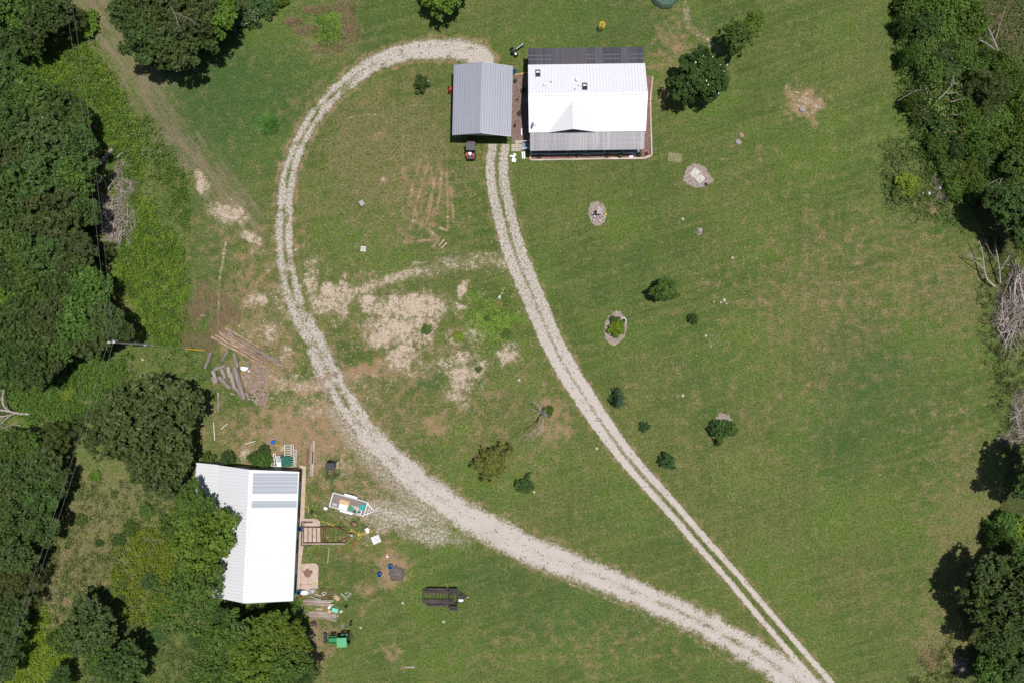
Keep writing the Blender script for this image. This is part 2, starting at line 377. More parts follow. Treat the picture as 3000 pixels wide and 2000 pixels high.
Rm = np.maximum(Rm, .62 * np.exp(-((e - 1.25) / .35) ** 2) * np.interp(al_, [0, .3, .5, 1], [1, .8, .75, .55])); Rm = np.maximum(Rm, .45 * np.exp(-((de - hw - rw - 5) / 5) ** 2) * fade)
TRK = smooth([(160, -60, 36), (205, 0, 36), (262, 80, 34), (318, 170, 32), (372, 260, 30), (425, 335, 28), (470, 390, 26), (520, 450, 24), (575, 515, 20), (625, 590, 14)])
dt, st, at = poly_d(TRK)
wt = np.interp(at, np.linspace(0, 1, len(TRK)), [p[2] for p in TRK])
K = np.clip((1.85 - dt / (wt * 1.4) - (NA - .5) * .9 + .10 * np.cos(st / 7.5)) / 1.35, 0, 1) * np.clip((620 - DY) / 120, 0, 1)
B = U(ell(1128, 735, 62, 50, .95), ell(1090, 690, 24, 30, .6), ell(1185, 735, 30, 22, .7), ell(1120, 790, 40, 30, .6), ell(752, 62, 34, 46, .95, 20), ell(1700, 1085, 70, 70, .4), ell(620, 285, 26, 26, .3), ell(1060, 985, 30, 20, .5), ell(1620, 180, 50, 110, .0),
      ell(1440, 120, 30, 10, .4), ell(1900, 250, 90, 150, .25), ell(340, 640, 70, 130, .6), ell(160, 200, 90, 80, .7), ell(900, 1000, 40, 20, .25), ell(800, 860, 30, 16, .2), ell(470, 80, 200, 40, .0), ell(2010, 330, 30, 160, .3), ell(1900, 1200, 80, 80, .3), ell(60, 940, 60, 50, .5), ell(380, 1300, 80, 130, .5), ell(60, 1530, 120, 60, .6))
D = U(ell(530, 230, 190, 150, 1.0), ell(1990, 850, 90, 110, .8), ell(1930, 1000, 90, 70, .55), ell(2090, 930, 60, 90, .4), ell(680, 330, 60, 60, .5), ell(1300, 1400, 150, 70, .5), ell(1480, 620, 130, 60, .2), ell(1400, 60, 240, 60, .4), ell(850, 90, 60, 60, .5), ell(985, 880, 32, 26, .8),
      ell(350, 1440, 60, 60, .6), ell(470, 600, 60, 150, .4), ell(1120, 1330, 90, 50, .4), ell(1640, 900, 130, 100, .2))
O = U(ell(2230, 1280, 100, 230, .55), ell(2100, 620, 110, 130, .35), ell(2200, 680, 80, 120, .45), ell(880, 360, 200, 190, .55), ell(1900, 700, 160, 200, .35), ell(1250, 1480, 260, 60, .22), ell(850, 950, 130, 110, .5), ell(760, 90, 80, 52, .55), ell(560, 1000, 150, 90, .4), ell(300, 1200, 200, 200, .5), ell(180, 1350, 120, 150, .5),
      ell(540, 700, 70, 70, .55), ell(1550, 130, 60, 120, .4), ell(1650, 1100, 200, 200, .22), ell(2180, 1480, 100, 60, .6), ell(1180, 980, 200, 150, .3), ell(2280, 80, 60, 120, .6), ell(1950, 1330, 180, 120, .2))
MU = U(ell(1600, 405, 33, 27, .8, 0, .25, 1.0), ell(1372, 490, 22, 29, 1, 0, .14, .4), ell(1415, 752, 26, 38, 1, 10, .16, .4), ell(1662, 968, 30, 24, .62, 0, .3, .6), ell(1420, 915, 20, 22, .45, 0, .4), ell(1245, 945, 22, 18, .5, 0, .5), ell(2350 / SD, 320 / SD, 6, 6, .9, 0, .3), ell(2160 / SD, 417 / SD, 10, 9, .9, 0, .3), ell(2050 / SD, 676 / SD, 9, 9, .7, 0, .4))
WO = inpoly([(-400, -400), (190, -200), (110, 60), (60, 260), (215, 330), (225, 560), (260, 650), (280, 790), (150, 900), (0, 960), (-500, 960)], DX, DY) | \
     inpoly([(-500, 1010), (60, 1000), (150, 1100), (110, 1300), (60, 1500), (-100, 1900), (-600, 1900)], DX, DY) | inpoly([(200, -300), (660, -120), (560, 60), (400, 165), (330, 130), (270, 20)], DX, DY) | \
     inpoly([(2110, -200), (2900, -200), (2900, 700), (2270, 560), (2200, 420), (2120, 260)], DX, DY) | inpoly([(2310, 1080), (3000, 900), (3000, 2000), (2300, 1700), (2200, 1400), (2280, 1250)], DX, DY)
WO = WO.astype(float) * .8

def ground_mesh(name, mask=None, z=0.0):
    ny, nx = XX.shape; idx = np.arange(ny * nx).reshape(ny, nx)
    A = np.stack([idx[:-1, :-1], idx[:-1, 1:], idx[1:, 1:], idx[1:, :-1]], -1).reshape(-1, 4)
    V = np.stack([XX, YY, np.full(XX.shape, z)], -1).reshape(-1, 3)
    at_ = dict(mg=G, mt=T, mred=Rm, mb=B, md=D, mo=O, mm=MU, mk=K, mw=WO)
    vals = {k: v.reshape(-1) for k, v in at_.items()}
    if mask is not None:
        keep = mask.reshape(-1)[A].any(1); A = A[keep]; u, inv = np.unique(A, return_inverse=True); A = inv.reshape(-1, 4); V = V[u]; vals = {k: v[u] for k, v in vals.items()}
    me = bpy.data.meshes.new(name); me.vertices.add(len(V)); me.vertices.foreach_set('co', V.astype(np.float32).ravel())
    me.loops.add(A.size); me.loops.foreach_set('vertex_index', A.astype(np.int32).ravel())
    me.polygons.add(len(A)); me.polygons.foreach_set('loop_start', np.arange(0, A.size, 4, dtype=np.int32))
    for k, v in vals.items():
        a = me.attributes.new(k, 'FLOAT', 'POINT'); a.data.foreach_set('value', v.astype(np.float32))
    me.update(calc_edges=True); return me

def ground_material():
    t = NT('turf_and_gravel')
    big = t.noise(.035, 3, .5); mid_ = t.noise(.22, 4, .6); mid2 = t.noise(.75, 4, .65, t.mapping(loc=(31, 7, 0)))
    f1 = t.noise(3.2, 3, .7); f2 = t.noise(7.5, 2, .7, t.mapping(loc=(5, 9, 2)))
    # mowing streaks, drawn out along the mower's way
    st1 = t.noise(1.0, 3, .6, t.aniso(17, .06, 1.0))
    st2 = t.noise(1.0, 3, .6, t.aniso(88, .07, 1.1))
    f3 = t.noise(4.6, 4, .75, t.mapping(loc=(17, 3, 5)))
    g = t.mix(t.mr(mid_, .3, .7), (.054, .092, .018), (.100, .140, .029))
    g = t.mix(t.mr(big, .40, .60, 0, .75), g, (.124, .140, .038))
    g = t.mix(t.mr(mid2, .46, .70, 0, .6), g, (.145, .145, .050))
    g = t.mix(t.mr(t.noise(.11, 4, .6, t.mapping(loc=(3, 40, 0))), .45, .68, 0, .85), g, (.058, .112, .018))
    g = t.mix(t.mr(st1, .42, .66, 0, .8), g, (.140, .162, .042)); g = t.mix(t.mr(st2, .45, .7, 0, .45), g, (.058, .096, .022))
    g = t.mix(t.mr(t.noise(.055, 4, .6, t.mapping(loc=(60, 13, 0))), .48, .62, 0, .6), g, (.105, .165, .026))
    # cool lush and yellow dry swards
    g = t.mix(t.math('MULTIPLY', t.attr('md'), t.mr(mid2, .2, .8, 1.0, .5)), g, (.038, .096, .024))
    od = t.math('ADD', t.math('MULTIPLY', t.attr('mo'), 1.25), t.math('ADD', t.math('MULTIPLY', t.math('SUBTRACT', mid2, .5), 1.5), t.math('MULTIPLY', t.math('SUBTRACT', mid_, .5), 1.0)))
    g = t.mix(t.mr(od, .05, .95, 0, .85), g, (.190, .158, .068))
    bb = t.math('ADD', t.attr('mb'), t.math('ADD', t.math('MULTIPLY', t.math('SUBTRACT', mid2, .5), 1.5), t.math('MULTIPLY', t.math('SUBTRACT', f1, .5), .5)))
    g = t.mix(t.mr(bb, .2, 1.0, 0, .9), g, (.125, .230, .022))
    # dry thatch, pale and dark blades
    fl = t.math('ADD', t.math('MULTIPLY', f3, .6), t.math('ADD', t.math('MULTIPLY', mid2, .4), t.math('MULTIPLY', t.attr('mo'), .05)))
    g = t.mix(t.mr(fl, .51, .62, 0, .42), g, (.22, .18, .095))
    g = t.mix(t.mr(f1, .54, .40, 0, .62), g, (.026, .048, .012))
    g = t.mix(t.mr(f2, .52, .66, 0, .50), g, (.175, .200, .075))
    g = t.mix(t.mr(f3, .42, .30, 0, .55), g, (.020, .040, .010))
    # red-brown dry soil and straw
    r = t.math('ADD', t.attr('mred'), t.math('ADD', t.math('MULTIPLY', t.math('SUBTRACT', mid2, .5), 1.9), t.math('MULTIPLY', t.math('SUBTRACT', f3, .5), 1.8)))
    rc = t.mix(t.mr(f2, .35, .65), (.19, .115, .068), (.40, .265, .175))
    rc = t.mix(t.mr(mid_, .4, .65, 0, .6), rc, (.30, .20, .10))
    g = t.mix(t.mr(r, .22, .92, 0, .9), g, rc)
    k = t.math('ADD', t.math('MULTIPLY', t.attr('mk'), .80), t.math('ADD', t.math('MULTIPLY', t.math('SUBTRACT', t.noise(1.0, 5, .7, t.aniso(-55, .22, 1.2)), .5), 2.6), t.math('MULTIPLY', t.math('SUBTRACT', f3, .5), 1.9)))
    kc = t.mix(t.mr(f2, .35, .65), (.16, .105, .080), (.33, .235, .185))
    g = t.mix(t.mr(k, .25, 1.25, 0, .70), g, kc)
    # bleached straw and rock dust
    g = t.mix(t.math('MULTIPLY', t.mr(t.attr('mt'), .12, .8, 0, .5), t.mr(f1, .35, .6, .5, 1)), g, (.27, .205, .13))
    tn = t.math('ADD', t.math('MULTIPLY', t.math('SUBTRACT', t.noise(1.5, 5, .72), .5), 2.6), t.math('MULTIPLY', t.math('SUBTRACT', f3, .5), 2.1))
    tt = t.math('ADD', t.math('ADD', t.math('MULTIPLY', t.attr('mt'), 1.02), t.math('MULTIPLY', t.math('MULTIPLY', t.math('SUBTRACT', t.noise(.42, 3, .6, t.mapping(loc=(11, 2, 0))), .5), 1.5), t.mr(t.attr('mt'), 0, .3))), t.math('MULTIPLY', tn, t.mr(t.attr('mt'), 0, .25, 0, 1)))
    tc = t.mix(t.mr(f2, .3, .7), (.33, .25, .185), (.66, .54, .44))
    tc = t.mix(t.mr(f1, .5, .64, 0, .5), tc, (.24, .19, .10))
    g = t.mix(t.mr(tt, .45, 1.05, 0, .95), g, tc)
    # leaf mould in the woods
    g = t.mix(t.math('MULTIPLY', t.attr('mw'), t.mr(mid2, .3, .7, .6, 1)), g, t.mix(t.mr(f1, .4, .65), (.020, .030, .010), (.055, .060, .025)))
    # mulch
    mm = t.math('ADD', t.attr('mm'), t.math('MULTIPLY', t.math('SUBTRACT', f1, .5), .5))
    mc = t.mix(t.mr(f3, .35, .6), (.13, .095, .08), (.40, .325, .29))
    g = t.mix(t.mr(mm, .42, .62), g, mc)
    # gravel, grass tufts break through where it is thin
    gn = t.math('ADD', t.math('MULTIPLY', t.math('SUBTRACT', t.noise(2.9, 5, .75), .5), 1.6), t.math('MULTIPLY', t.math('SUBTRACT', f2, .5), 1.3))
    gg = t.math('ADD', t.attr('mg'), t.math('MULTIPLY', gn, t.mr(t.attr('mg'), .80, 1.0, 1.3, .40)))
    gc = t.mix(t.mr(t.noise(9, 3, .8), .3, .7), (.345, .30, .265), (.62, .555, .51))
    gc = t.mix(t.mr(mid2, .35, .7, 0, .4), gc, (.50, .445, .41))
    gc = t.mix(t.mr(t.noise(.35, 4, .7, t.mapping(loc=(7, 7, 7))), .48, .7, 0, .55), gc, (.37, .325, .29))
    g = t.mix(t.mr(t.attr('mg'), .10, .34, 0, .55), g, (.25, .205, .13))
    g = t.mix(t.mr(gg, .36, .58), g, gc)
    # tufts on the stone
    tf = t.voro(1.5, t.mapping(loc=(3, 3, 0))); rnd_ = t.noise(.9, 2, .5, t.mapping(loc=(9, 1, 4)))
    tuft = t.math('MULTIPLY', t.mr(t.math('ADD', tf, t.math('MULTIPLY', t.math('SUBTRACT', f2, .5), .4)), .12, .22, 1, 0), t.mr(rnd_, .44, .54))
    g = t.mix(t.math('MULTIPLY', tuft, .8), g, (.075, .085, .035))
    t.bump(t.math('ADD', t.math('MULTIPLY', f1, .6), t.math('MULTIPLY', f2, .4)), .55, .12)
    t.fin(g, .95, 0, .1); return t.m
GM = ground_material()
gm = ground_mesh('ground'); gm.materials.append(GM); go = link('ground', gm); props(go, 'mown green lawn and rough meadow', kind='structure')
m1 = ground_mesh('gravel_driveway', (G1 > .22) & (dl < 60), .010); m1.materials.append(GM); o = link('gravel_driveway', m1); props(o, 'pale gravel drive looping round the lawn to the garage', kind='structure')
m2 = ground_mesh('gravel_track', (G2 > .22), .016); m2.materials.append(GM); o = link('gravel_track', m2); props(o, 'two-rut gravel track running down to the right', kind='structure')
m3 = ground_mesh('dirt_track', (K > .25), .006); m3.materials.append(GM); o = link('dirt_track', m3); props(o, 'worn brown track along the upper left wood edge', kind='structure')
# ================================================================ BUILDINGS
def ribbed(name, c, spacing, axis='x', line=.78, rough=.38, spec=.4, lw=.12, var=.05, streak=0.0, metal=0.0):
    t = NT(name); X = t.xyz()[0 if axis == 'x' else 1]
    fr = t.math('FRACT', t.math('DIVIDE', X, spacing))
    edge = t.mr(t.math('ABSOLUTE', t.math('SUBTRACT', fr, .5)), .5 - lw, .5 - lw * .4)
    o = t.mix(edge, c, tuple(x * line for x in c))
    n1 = t.noise(.6, 4, .6); o = t.mix(t.mr(n1, .35, .7, 0, 1), o, tuple(x * (1 - var) for x in c))
    if streak:
        sc = (3, .15, 1) if axis == 'x' else (.15, 3, 1)
        o = t.mix(t.mr(t.noise(1.2, 5, .7, t.mapping(sc)), .5, .75, 0, streak), o, tuple(x * .6 for x in c))
    t.bump(edge, .35, .03)
    return t.fin(o, rough, metal, spec)
def porchmat(name, base, alt, panel, lines=()):
    t = NT(name); X, Y, Z = t.xyz()
    cell = t.math('FLOOR', t.math('DIVIDE', X, panel))
    wn = t.n.new('ShaderNodeTexWhiteNoise'); wn.noise_dimensions = '1D'; t.t.links.new(cell, wn.inputs['W'])
    o = t.mix(t.mr(wn.outputs[0], .2, .8), base, alt)
    s = t.noise(1.0, 4, .7, t.mapping((9, .12, 1))); o = t.mix(t.mr(s, .48, .72, 0, .6), o, tuple(min(1, x * 1.7 + .05) for x in base))
    s2 = t.noise(1.0, 4, .7, t.mapping((14, .2, 1), loc=(4, 4, 0))); o = t.mix(t.mr(s2, .52, .72, 0, .6), o, tuple(x * .45 for x in base))
    fr = t.math('FRACT', t.math('DIVIDE', X, panel)); o = t.mix(t.mr(fr, 0, .07, .75, 0), o, tuple(x * .35 for x in base))
    for y0 in lines:
        o = t.mix(t.math('MULTIPLY', t.mr(t.math('ABSOLUTE', t.math('SUBTRACT', Y, y0)), .02, .06, .25, 0), t.mr(wn.outputs[0], .2, .7)), o, (.55, .5, .48))
    return t.fin(o, .35, 0, .5)

M_white_roof = ribbed('white_painted_steel', (.80, .79, .84), .42, 'x', .82, .42, .5, lw=.08, metal=.18, var=.04, streak=.05)
M_dormer = ribbed('white_painted_steel_cross', (.68, .68, .70), .42, 'y', .86, .5, .4, lw=.10)
M_grey_roof = ribbed('grey_painted_steel', (.335, .34, .40), .36, 'x', .48, .42, .4, lw=.11, metal=.1)
M_barn_w = ribbed('barn_white_steel', (.68, .68, .705), .46, 'y', .78, .45, .35, lw=.10, streak=.16, metal=.06)
M_barn_g = ribbed('barn_grey_sheet', (.31, .335, .39), .46, 'y', .86, .45, .4, lw=.10, streak=.1)
M_trim = plain('white_trim', (.78, .78, .78), .5)
M_siding = ribbed('pale_siding', (.55, .56, .56), .18, 'x', .7, .7, .2)
M_blue = plain('slate_blue_boards', (.24, .28, .31), .7)
M_dark = plain('near_black', (.02, .02, .02), .8)
M_glass = plain('window_glass', (.03, .035, .045), .08, 0, .1, spec=.8)
M_black = plain('black_steel', (.022, .022, .024), .5)
M_tyre = plain('tyre_rubber', (.020, .020, .020), .85)
M_bluep = plain('blue_plastic', (.015, .12, .33), .4)
M_teal = plain('teal_plastic', (.03, .40, .40), .45)
M_greenp = plain('green_paint', (.045, .26, .10), .35, var=.15)
M_greenc = plain('green_canopy', (.12, .42, .20), .45, var=.1)
M_dgreen = plain('dark_green_sheet', (.015, .12, .085), .5)
M_yel = plain('yellow_plastic', (.75, .52, .03), .45)
M_orange = plain('orange_plastic', (.75, .13, .03), .5)
M_red = plain('red_paint', (.42, .02, .015), .35)
M_white = plain('white_plastic', (.82, .82, .82), .5, var=.08)
M_whitem = plain('white_enamel', (.80, .80, .78), .35, var=.1, dirt=(.45, .42, .38))
M_galv = plain('galvanised_steel', (.50, .51, .53), .4, .6)
M_rust = plain('rusty_steel', (.16, .075, .045), .85, var=.4)
M_blackr = plain('weathered_black_steel', (.060, .048, .044), .7, var=.4)
M_conc = plain('concrete', (.50, .39, .32), .9, var=.15, scale=1.5, dirt=(.36, .27, .21))
M_stone = plain('pale_stone', (.50, .45, .40), .9, var=.3)
M_terra = plain('terracotta', (.42, .15, .08), .8)
M_soil = plain('potting_soil', (.045, .03, .022), .95)
M_tan = plain('tan_plywood', (.62, .42, .23), .75)
M_hose = plain('yellow_hose', (.80, .62, .08), .5)
M_barnwall = ribbed('barn_wall_green', (.15, .17, .15), .3, 'x', .5, .6, .3, lw=.2)
M_barnred = plain('barn_red_boards', (.11, .035, .03), .8, var=.4)
W_log = woodmat('grey_bark', (.17, .135, .12), (.40, .34, .31))
W_long = woodmat('barked_timber', (.15, .10, .08), (.48, .34, .24))
W_cut = plain('fresh_cut_wood', (.40, .29, .21), .85)
W_split = woodmat('split_firewood', (.17, .13, .11), (.46, .36, .30))
W_board = woodmat('weathered_board', (.26, .20, .17), (.52, .42, .36), 'x', 2.0)
W_tim = woodmat('landscape_timber', (.40, .34, .28), (.66, .58, .50), 'x', 2.0)
W_dead = woodmat('bleached_deadwood', (.27, .22, .20), (.54, .47, .43), 'z', 1.5)
W_trunk = woodmat('tree_bark', (.06, .045, .035), (.16, .125, .10), 'z', 2.0)
W_deck = woodmat('trailer_deck_boards', (.22, .17, .155), (.38, .31, .28), 'x', 2.0)

# ---- house
hx0, hx1, hN, hS = -8.25, 8.25, 4.76, -4.76
HO = Vector(((2.35 + 18.82) / 2, 34.37, 0)); 
house = thing('farmhouse', HO, 'white metal roofed farmhouse with front gable and dark porch roofs', 'house', R_(.75))
zE, zR = 3.62, 5.05
m = MB(); m.box((0, 0, 1.75), (15.7, 8.7, 3.5))
m.add([(7.85, 4.3, 3.4), (7.85, -4.3, 3.4), (7.85, 0, 4.9), (-7.85, 4.3, 3.4), (-7.85, -4.3, 3.4), (-7.85, 0, 4.9)], [(0, 1, 2), (3, 5, 4), (0, 2, 5, 3), (1, 4, 5, 2), (0, 3, 4, 1)])
m.build('wall', M_siding, house)
def slopes(name, pts, th, mt, par):
    return MB().slab(pts, th).build(name, mt, par)
rf = slopes('roof', [(hx0, hN, zE), (hx1, hN, zE), (hx1 + .06, 0, zR), (hx0 - .06, 0, zR)][::-1], .10, M_white_roof, house)
m = MB(); m.slab([(hx0, hS, zE), (hx1, hS, zE), (hx1 + .06, 0, zR), (hx0 - .06, 0, zR)], .10); m.build('roof', M_white_roof, house)
rr = MB()
k = 0
x = hx0 + .15
while x < hx1:
    rr.beam((x, hN - .01, zE + .02), (x, .12, zR + .005), .035, .05)
    inside = abs(x - (-2.15)) < 3.35
    if inside:
        ylim = -.75 - (abs(x + 2.15)) / 3.35 * 4.0; rr.beam((x, max(ylim, hS + .02), zE + (zR - zE) * (1 - abs(max(ylim, hS)) / 4.76) + .02), (x, -.12, zR + .005), .035, .05) if ylim > hS + .3 else None
    else: rr.beam((x, hS + .01, zE + .02), (x, -.12, zR + .005), .035, .05)
    x += .45
rr.build('roof_seam', M_white_roof, rf)
MB().box((0, 0, zR + .03), (hx1 - hx0 + .14, .34, .07)).build('ridge_cap', M_trim, rf)
m = MB(); m.beam((hx0, hN + .02, zE - .08), (hx1, hN + .02, zE - .08), .05, .16); m.build('gutter', M_rust, house)
m = MB(); m.beam((hx0, hS - .03, zE - .08), (hx1, hS - .03, zE - .08), .05, .14); m.build('gutter', M_trim, house)
# dormer gable
dx = -2.15
m = MB(); pk = 4.95; yf = hS - .10; yb = -.72
m.slab([(dx - 3.35, yf, zE + .05), (dx, yf + .05, pk), (dx, yb, pk + .02)][::-1], .06)
m.slab([(dx + 3.35, yf, zE + .05), (dx, yf + .05, pk), (dx, yb, pk + .02)], .06)
gd = m.build('gable_roof', M_dormer, house)
MB().add([(dx - 2.9, hS - .04, zE - .02), (dx + 2.9, hS - .04, zE - .02), (dx, hS - .04, pk - .12)], [(0, 1, 2)]).add([(dx - 2.9, hS + .02, zE - .02), (dx + 2.9, hS + .02, zE - .02), (dx, hS + .02, pk - .12)], [(2, 1, 0)]).build('gable_infill', M_dark, gd)  # flat near-black triangle filling the dormer gable front
m = MB(); m.beam((dx, yf + .03, pk + .03), (dx, yb, pk + .04), .12, .04);  m.build('ridge_cap', M_trim, gd)
def on_house(px, py, h):
    v = W(px, py, h) - HO; c, s_ = math.cos(-R_(.75)), math.sin(-R_(.75)); return (v.x * c - v.y * s_, v.x * s_ + v.y * c)
def roofz(y): return zE + (zR - zE) * (1 - abs(y) / 4.76)
for (px, py) in ((1576, 214), (1712, 258)):
    X, Y = on_house(px, py, 4.3); z = roofz(Y)
    tl = math.atan((zR - zE) / 4.76)
    f = MB(); 
    for sx in (-1, 1): f.box((X + sx * .34, Y, z + .06), (.06, 1.2, .14), 0, -tl)
    for sy in (-1, 1): f.box((X, Y + sy * .55, z + .06 - sy * .55 * math.tan(tl)), (.72, .06, .14), 0, -tl)
    fo = f.build('skylight', M_galv, house)
    MB().box((X, Y, z + .05), (.60, 1.08, .06), 0, -tl).build('glass', M_glass, fo)
    MB().box((X, Y + .20, z + .09), (.45, .30, .015), 0, -tl).build('blind', M_trim, fo)
for (px, py, r) in ((1614, 242, .07), (1683, 266, .07)):
    X, Y = on_house(px, py, 4.4); MB().bar((X, Y, roofz(Y) - .05), (X, Y, roofz(Y) + .28), r, r, 10).build('vent_pipe', M_black, house)
for (px, py) in ((1597, 251), (1698, 252)):
    X, Y = on_house(px, py, 4.4); z = roofz(Y); m = MB(); m.box((X, Y, z + .10), (.26, .24, .2)); m.box((X - .17, Y, z + .12), (.07, .34, .3)); m.box((X + .17, Y, z + .12), (.07, .34, .3)); m.build('roof_vent', M_galv, house)
X, Y = on_house(1690, 234, 4.5); MB().lathe([(.0, .42), (.18, .38), (.27, .25), (.22, .12), (.14, .1), (.14, -.1)], (X, Y, roofz(Y)), 18).build('turbine_vent', M_whitem, house)
# north porch (dark sheet) and south porch (weathered corrugated)
M_np = porchmat('smoked_corrugated_sheet', (.085, .078, .088), (.045, .048, .068), 1.22, (5.6, 6.2))
M_sp = porchmat('weathered_corrugated_sheet', (.27, .255, .275), (.21, .205, .23), .68, (-5.62, -6.32))
MB().slab([(-8.2, 7.30, 3.1), (8.15, 7.30, 3.1), (8.15, 4.74, 3.50), (-8.2, 4.74, 3.50)], .04).build('back_porch_roof', M_np, house)
MB().slab([(-8.1, -7.18, 2.85), (8.15, -7.18, 2.85), (8.15, -4.80, 3.46), (-8.1, -4.80, 3.46)][::-1], .04).build('front_porch_roof', M_sp, house)
m = MB()
for i in range(22): xx = -8.05 + i * .77; m.beam((xx, -7.16, 2.875), (xx, -4.85, 3.47), .03, .03)
m.build('sheet_rib', M_sp, house)
m = MB(); m.beam((-8.0, -7.1, 2.74), (8.0, -7.1, 2.74), .10, .16); m.build('porch_beam', M_blue, house)
for i in range(7):
    MB().box((-7.9 + i * 2.63, -7.08, 1.3), (.12, .12, 2.7)).build('porch_post', M_blue, house)
for i in range(6): MB().box((-7.9 + i * 3.16, 7.1, 1.5), (.12, .12, 3.0)).build('porch_post', M_blue, house)
MB().box((0, -5.6, .22), (15.8, 2.9, .44)).build('porch_deck', M_blue, house)
m = MB(); m.box((0, -7.06, .62), (15.7, .08, .84)); 
for i in range(40): m.box((-7.8 + i * .4, -7.11, .62), (.04, .03, .8))
m.build('porch_rail', M_blue, house)
for i, xx in enumerate((-6.3, -3.2, 1.5, 5.6)):
    f = MB(); f.box((xx, -4.37, 1.75), (1.25, .07, 1.35)); fo = f.build('window', M_trim, house); MB().box((xx, -4.41, 1.75), (1.05, .05, 1.15)).build('pane', M_glass, fo)
for xx in (-4.2, 4.5):
    f = MB(); f.box((xx, 4.37, 1.75), (1.25, .07, 1.35)); fo = f.build('window', M_trim, house); MB().box((xx, 4.41, 1.75), (1.05, .05, 1.15)).build('pane', M_glass, fo)
for sx, yy in ((-1, 1.8), (-1, -2.0), (1, 1.2), (1, -2.4)):
    f = MB(); f.box((sx * 7.87, yy, 1.75), (.07, 1.15, 1.35)); fo = f.build('window', M_trim, house); MB().box((sx * 7.91, yy, 1.75), (.05, .95, 1.15)).build('pane', M_glass, fo)
f = MB(); f.box((-.7, -4.37, 1.45), (1.05, .07, 2.1)); fo = f.build('door', M_trim, house); MB().bar((-.35, -4.45, 1.4), (-.35, -4.40, 1.4), .05).build('handle', M_galv, fo)

# satellite dish
p = W(1561, 366, 4.4); p.z = roofz(p.y - HO.y) 
dish = thing('satellite_dish', (p.x, p.y, p.z), 'grey satellite dish at the lower left corner of the white roof', 'satellite dish', R_(10))
m = MB(); m.lathe([(.0, .06), (.25, .02), (.42, -.06), (.43, -.08), (.25, -.01), (0, .03)], (0, 0, 0), 20)
d = m.build('reflector', plain('dish_grey', (.30, .34, .42), .5), dish); d.rotation_euler = (R_(-12), R_(-62), 0); d.location = (-.12, 0, .55)
m = MB(); m.bar((0, 0, -.05), (0, 0, .5), .03); m.bar((0, 0, .5), (.45, 0, .5), .02); m.box((.47, 0, .53), (.12, .16, .1)); m.bar((.2, 0, .5), (.38, -.2, .42), .015); m.build('mast', M_galv, dish)

# stoop with rails at the west end of the front porch
st = thing('porch_steps', W(1541, 430), 'slate blue entry steps with white handrails at the porch end', 'steps', R_(1))
for i, (xx, zz) in enumerate(((-.42, .14), (.05, .28), (.45, .42))):
    MB().box((xx, 0, zz / 2), (.46, .95, zz)).build('step', plain('blue_grey_step', (.22, .30, .38), .7), st)
for sy in (-1, 1):
    m = MB(); m.beam((-.75, sy * .52, .95), (.65, sy * .52, 1.3), .07, .06)
    for xx in (-.7, .0, .6): m.beam((xx, sy * .52, 0), (xx, sy * .52, .95 + (xx + .75) * .25), .05, .05)
    m.build('handrail', M_whitem, st)

# ---- garage
GO = Vector((-4.19, 34.17, 0)); gar = thing('carport', GO, 'open ended carport with ribbed grey metal gable roof', 'carport', R_(-1.3))
ghx, ghy, ge, gr = 4.19, 4.98, 3.0, 4.25
MB().slab([(-ghx, ghy, ge), (-ghx, -ghy, ge), (0, -ghy, gr), (0, ghy, gr)], .07).build('roof', M_grey_roof, gar)
r2 = MB().slab([(ghx, -ghy, ge), (ghx, ghy, ge), (0, ghy, gr), (0, -ghy, gr)], .07).build('roof', M_grey_roof, gar)
m = MB()
for i in range(1, 17):
    xx = i * .25
    for s_ in (-1, 1): m.beam((s_ * xx, -ghy + .01, gr - (gr - ge) * xx / ghx + .018), (s_ * xx, ghy - .01, gr - (gr - ge) * xx / ghx + .018), .03, .04)
m.build('roof_seam', M_grey_roof, gar)
MB().box((0, 0, gr + .02), (.36, 2 * ghy + .02, .05)).build('ridge_cap', M_grey_roof, gar)
for sy in (-1, 1):
    m = MB()
    for s_ in (-1, 1): m.beam((s_ * ghx, sy * ghy, ge - .05), (0, sy * ghy, gr - .05), .06, .16)
    m.build('rake_trim', M_galv, gar)
for sy in (-1, 1):
    m = MB(); hh = gr - (gr - ge) * .95
    m.add([(-ghx + .25, sy * (ghy - .25), 2.5), (ghx - .25, sy * (ghy - .25), 2.5), (ghx - .25, sy * (ghy - .25), 3.0), (0, sy * (ghy - .25), gr - .12), (-ghx + .25, sy * (ghy - .25), 3.0)], [(0, 1, 2, 3, 4)])
    m.add([(-ghx + .25, sy * (ghy - .2), 2.5), (ghx - .25, sy * (ghy - .2), 2.5), (ghx - .25, sy * (ghy - .2), 3.0), (0, sy * (ghy - .2), gr - .12), (-ghx + .25, sy * (ghy - .2), 3.0)], [(4, 3, 2, 1, 0)])
    m.build('gable_panel', M_grey_roof, gar)
for s_ in (-1, 1):
    for i in range(5): MB().box((s_ * (ghx - .3), -4.6 + i * 2.3, 1.45), (.09, .09, 2.9)).build('post', M_galv, gar)
    MB().box((s_ * (ghx - .28), 0, 2.35), (.04, 9.4, 1.1)).build('side_panel', M_grey_roof, gar)
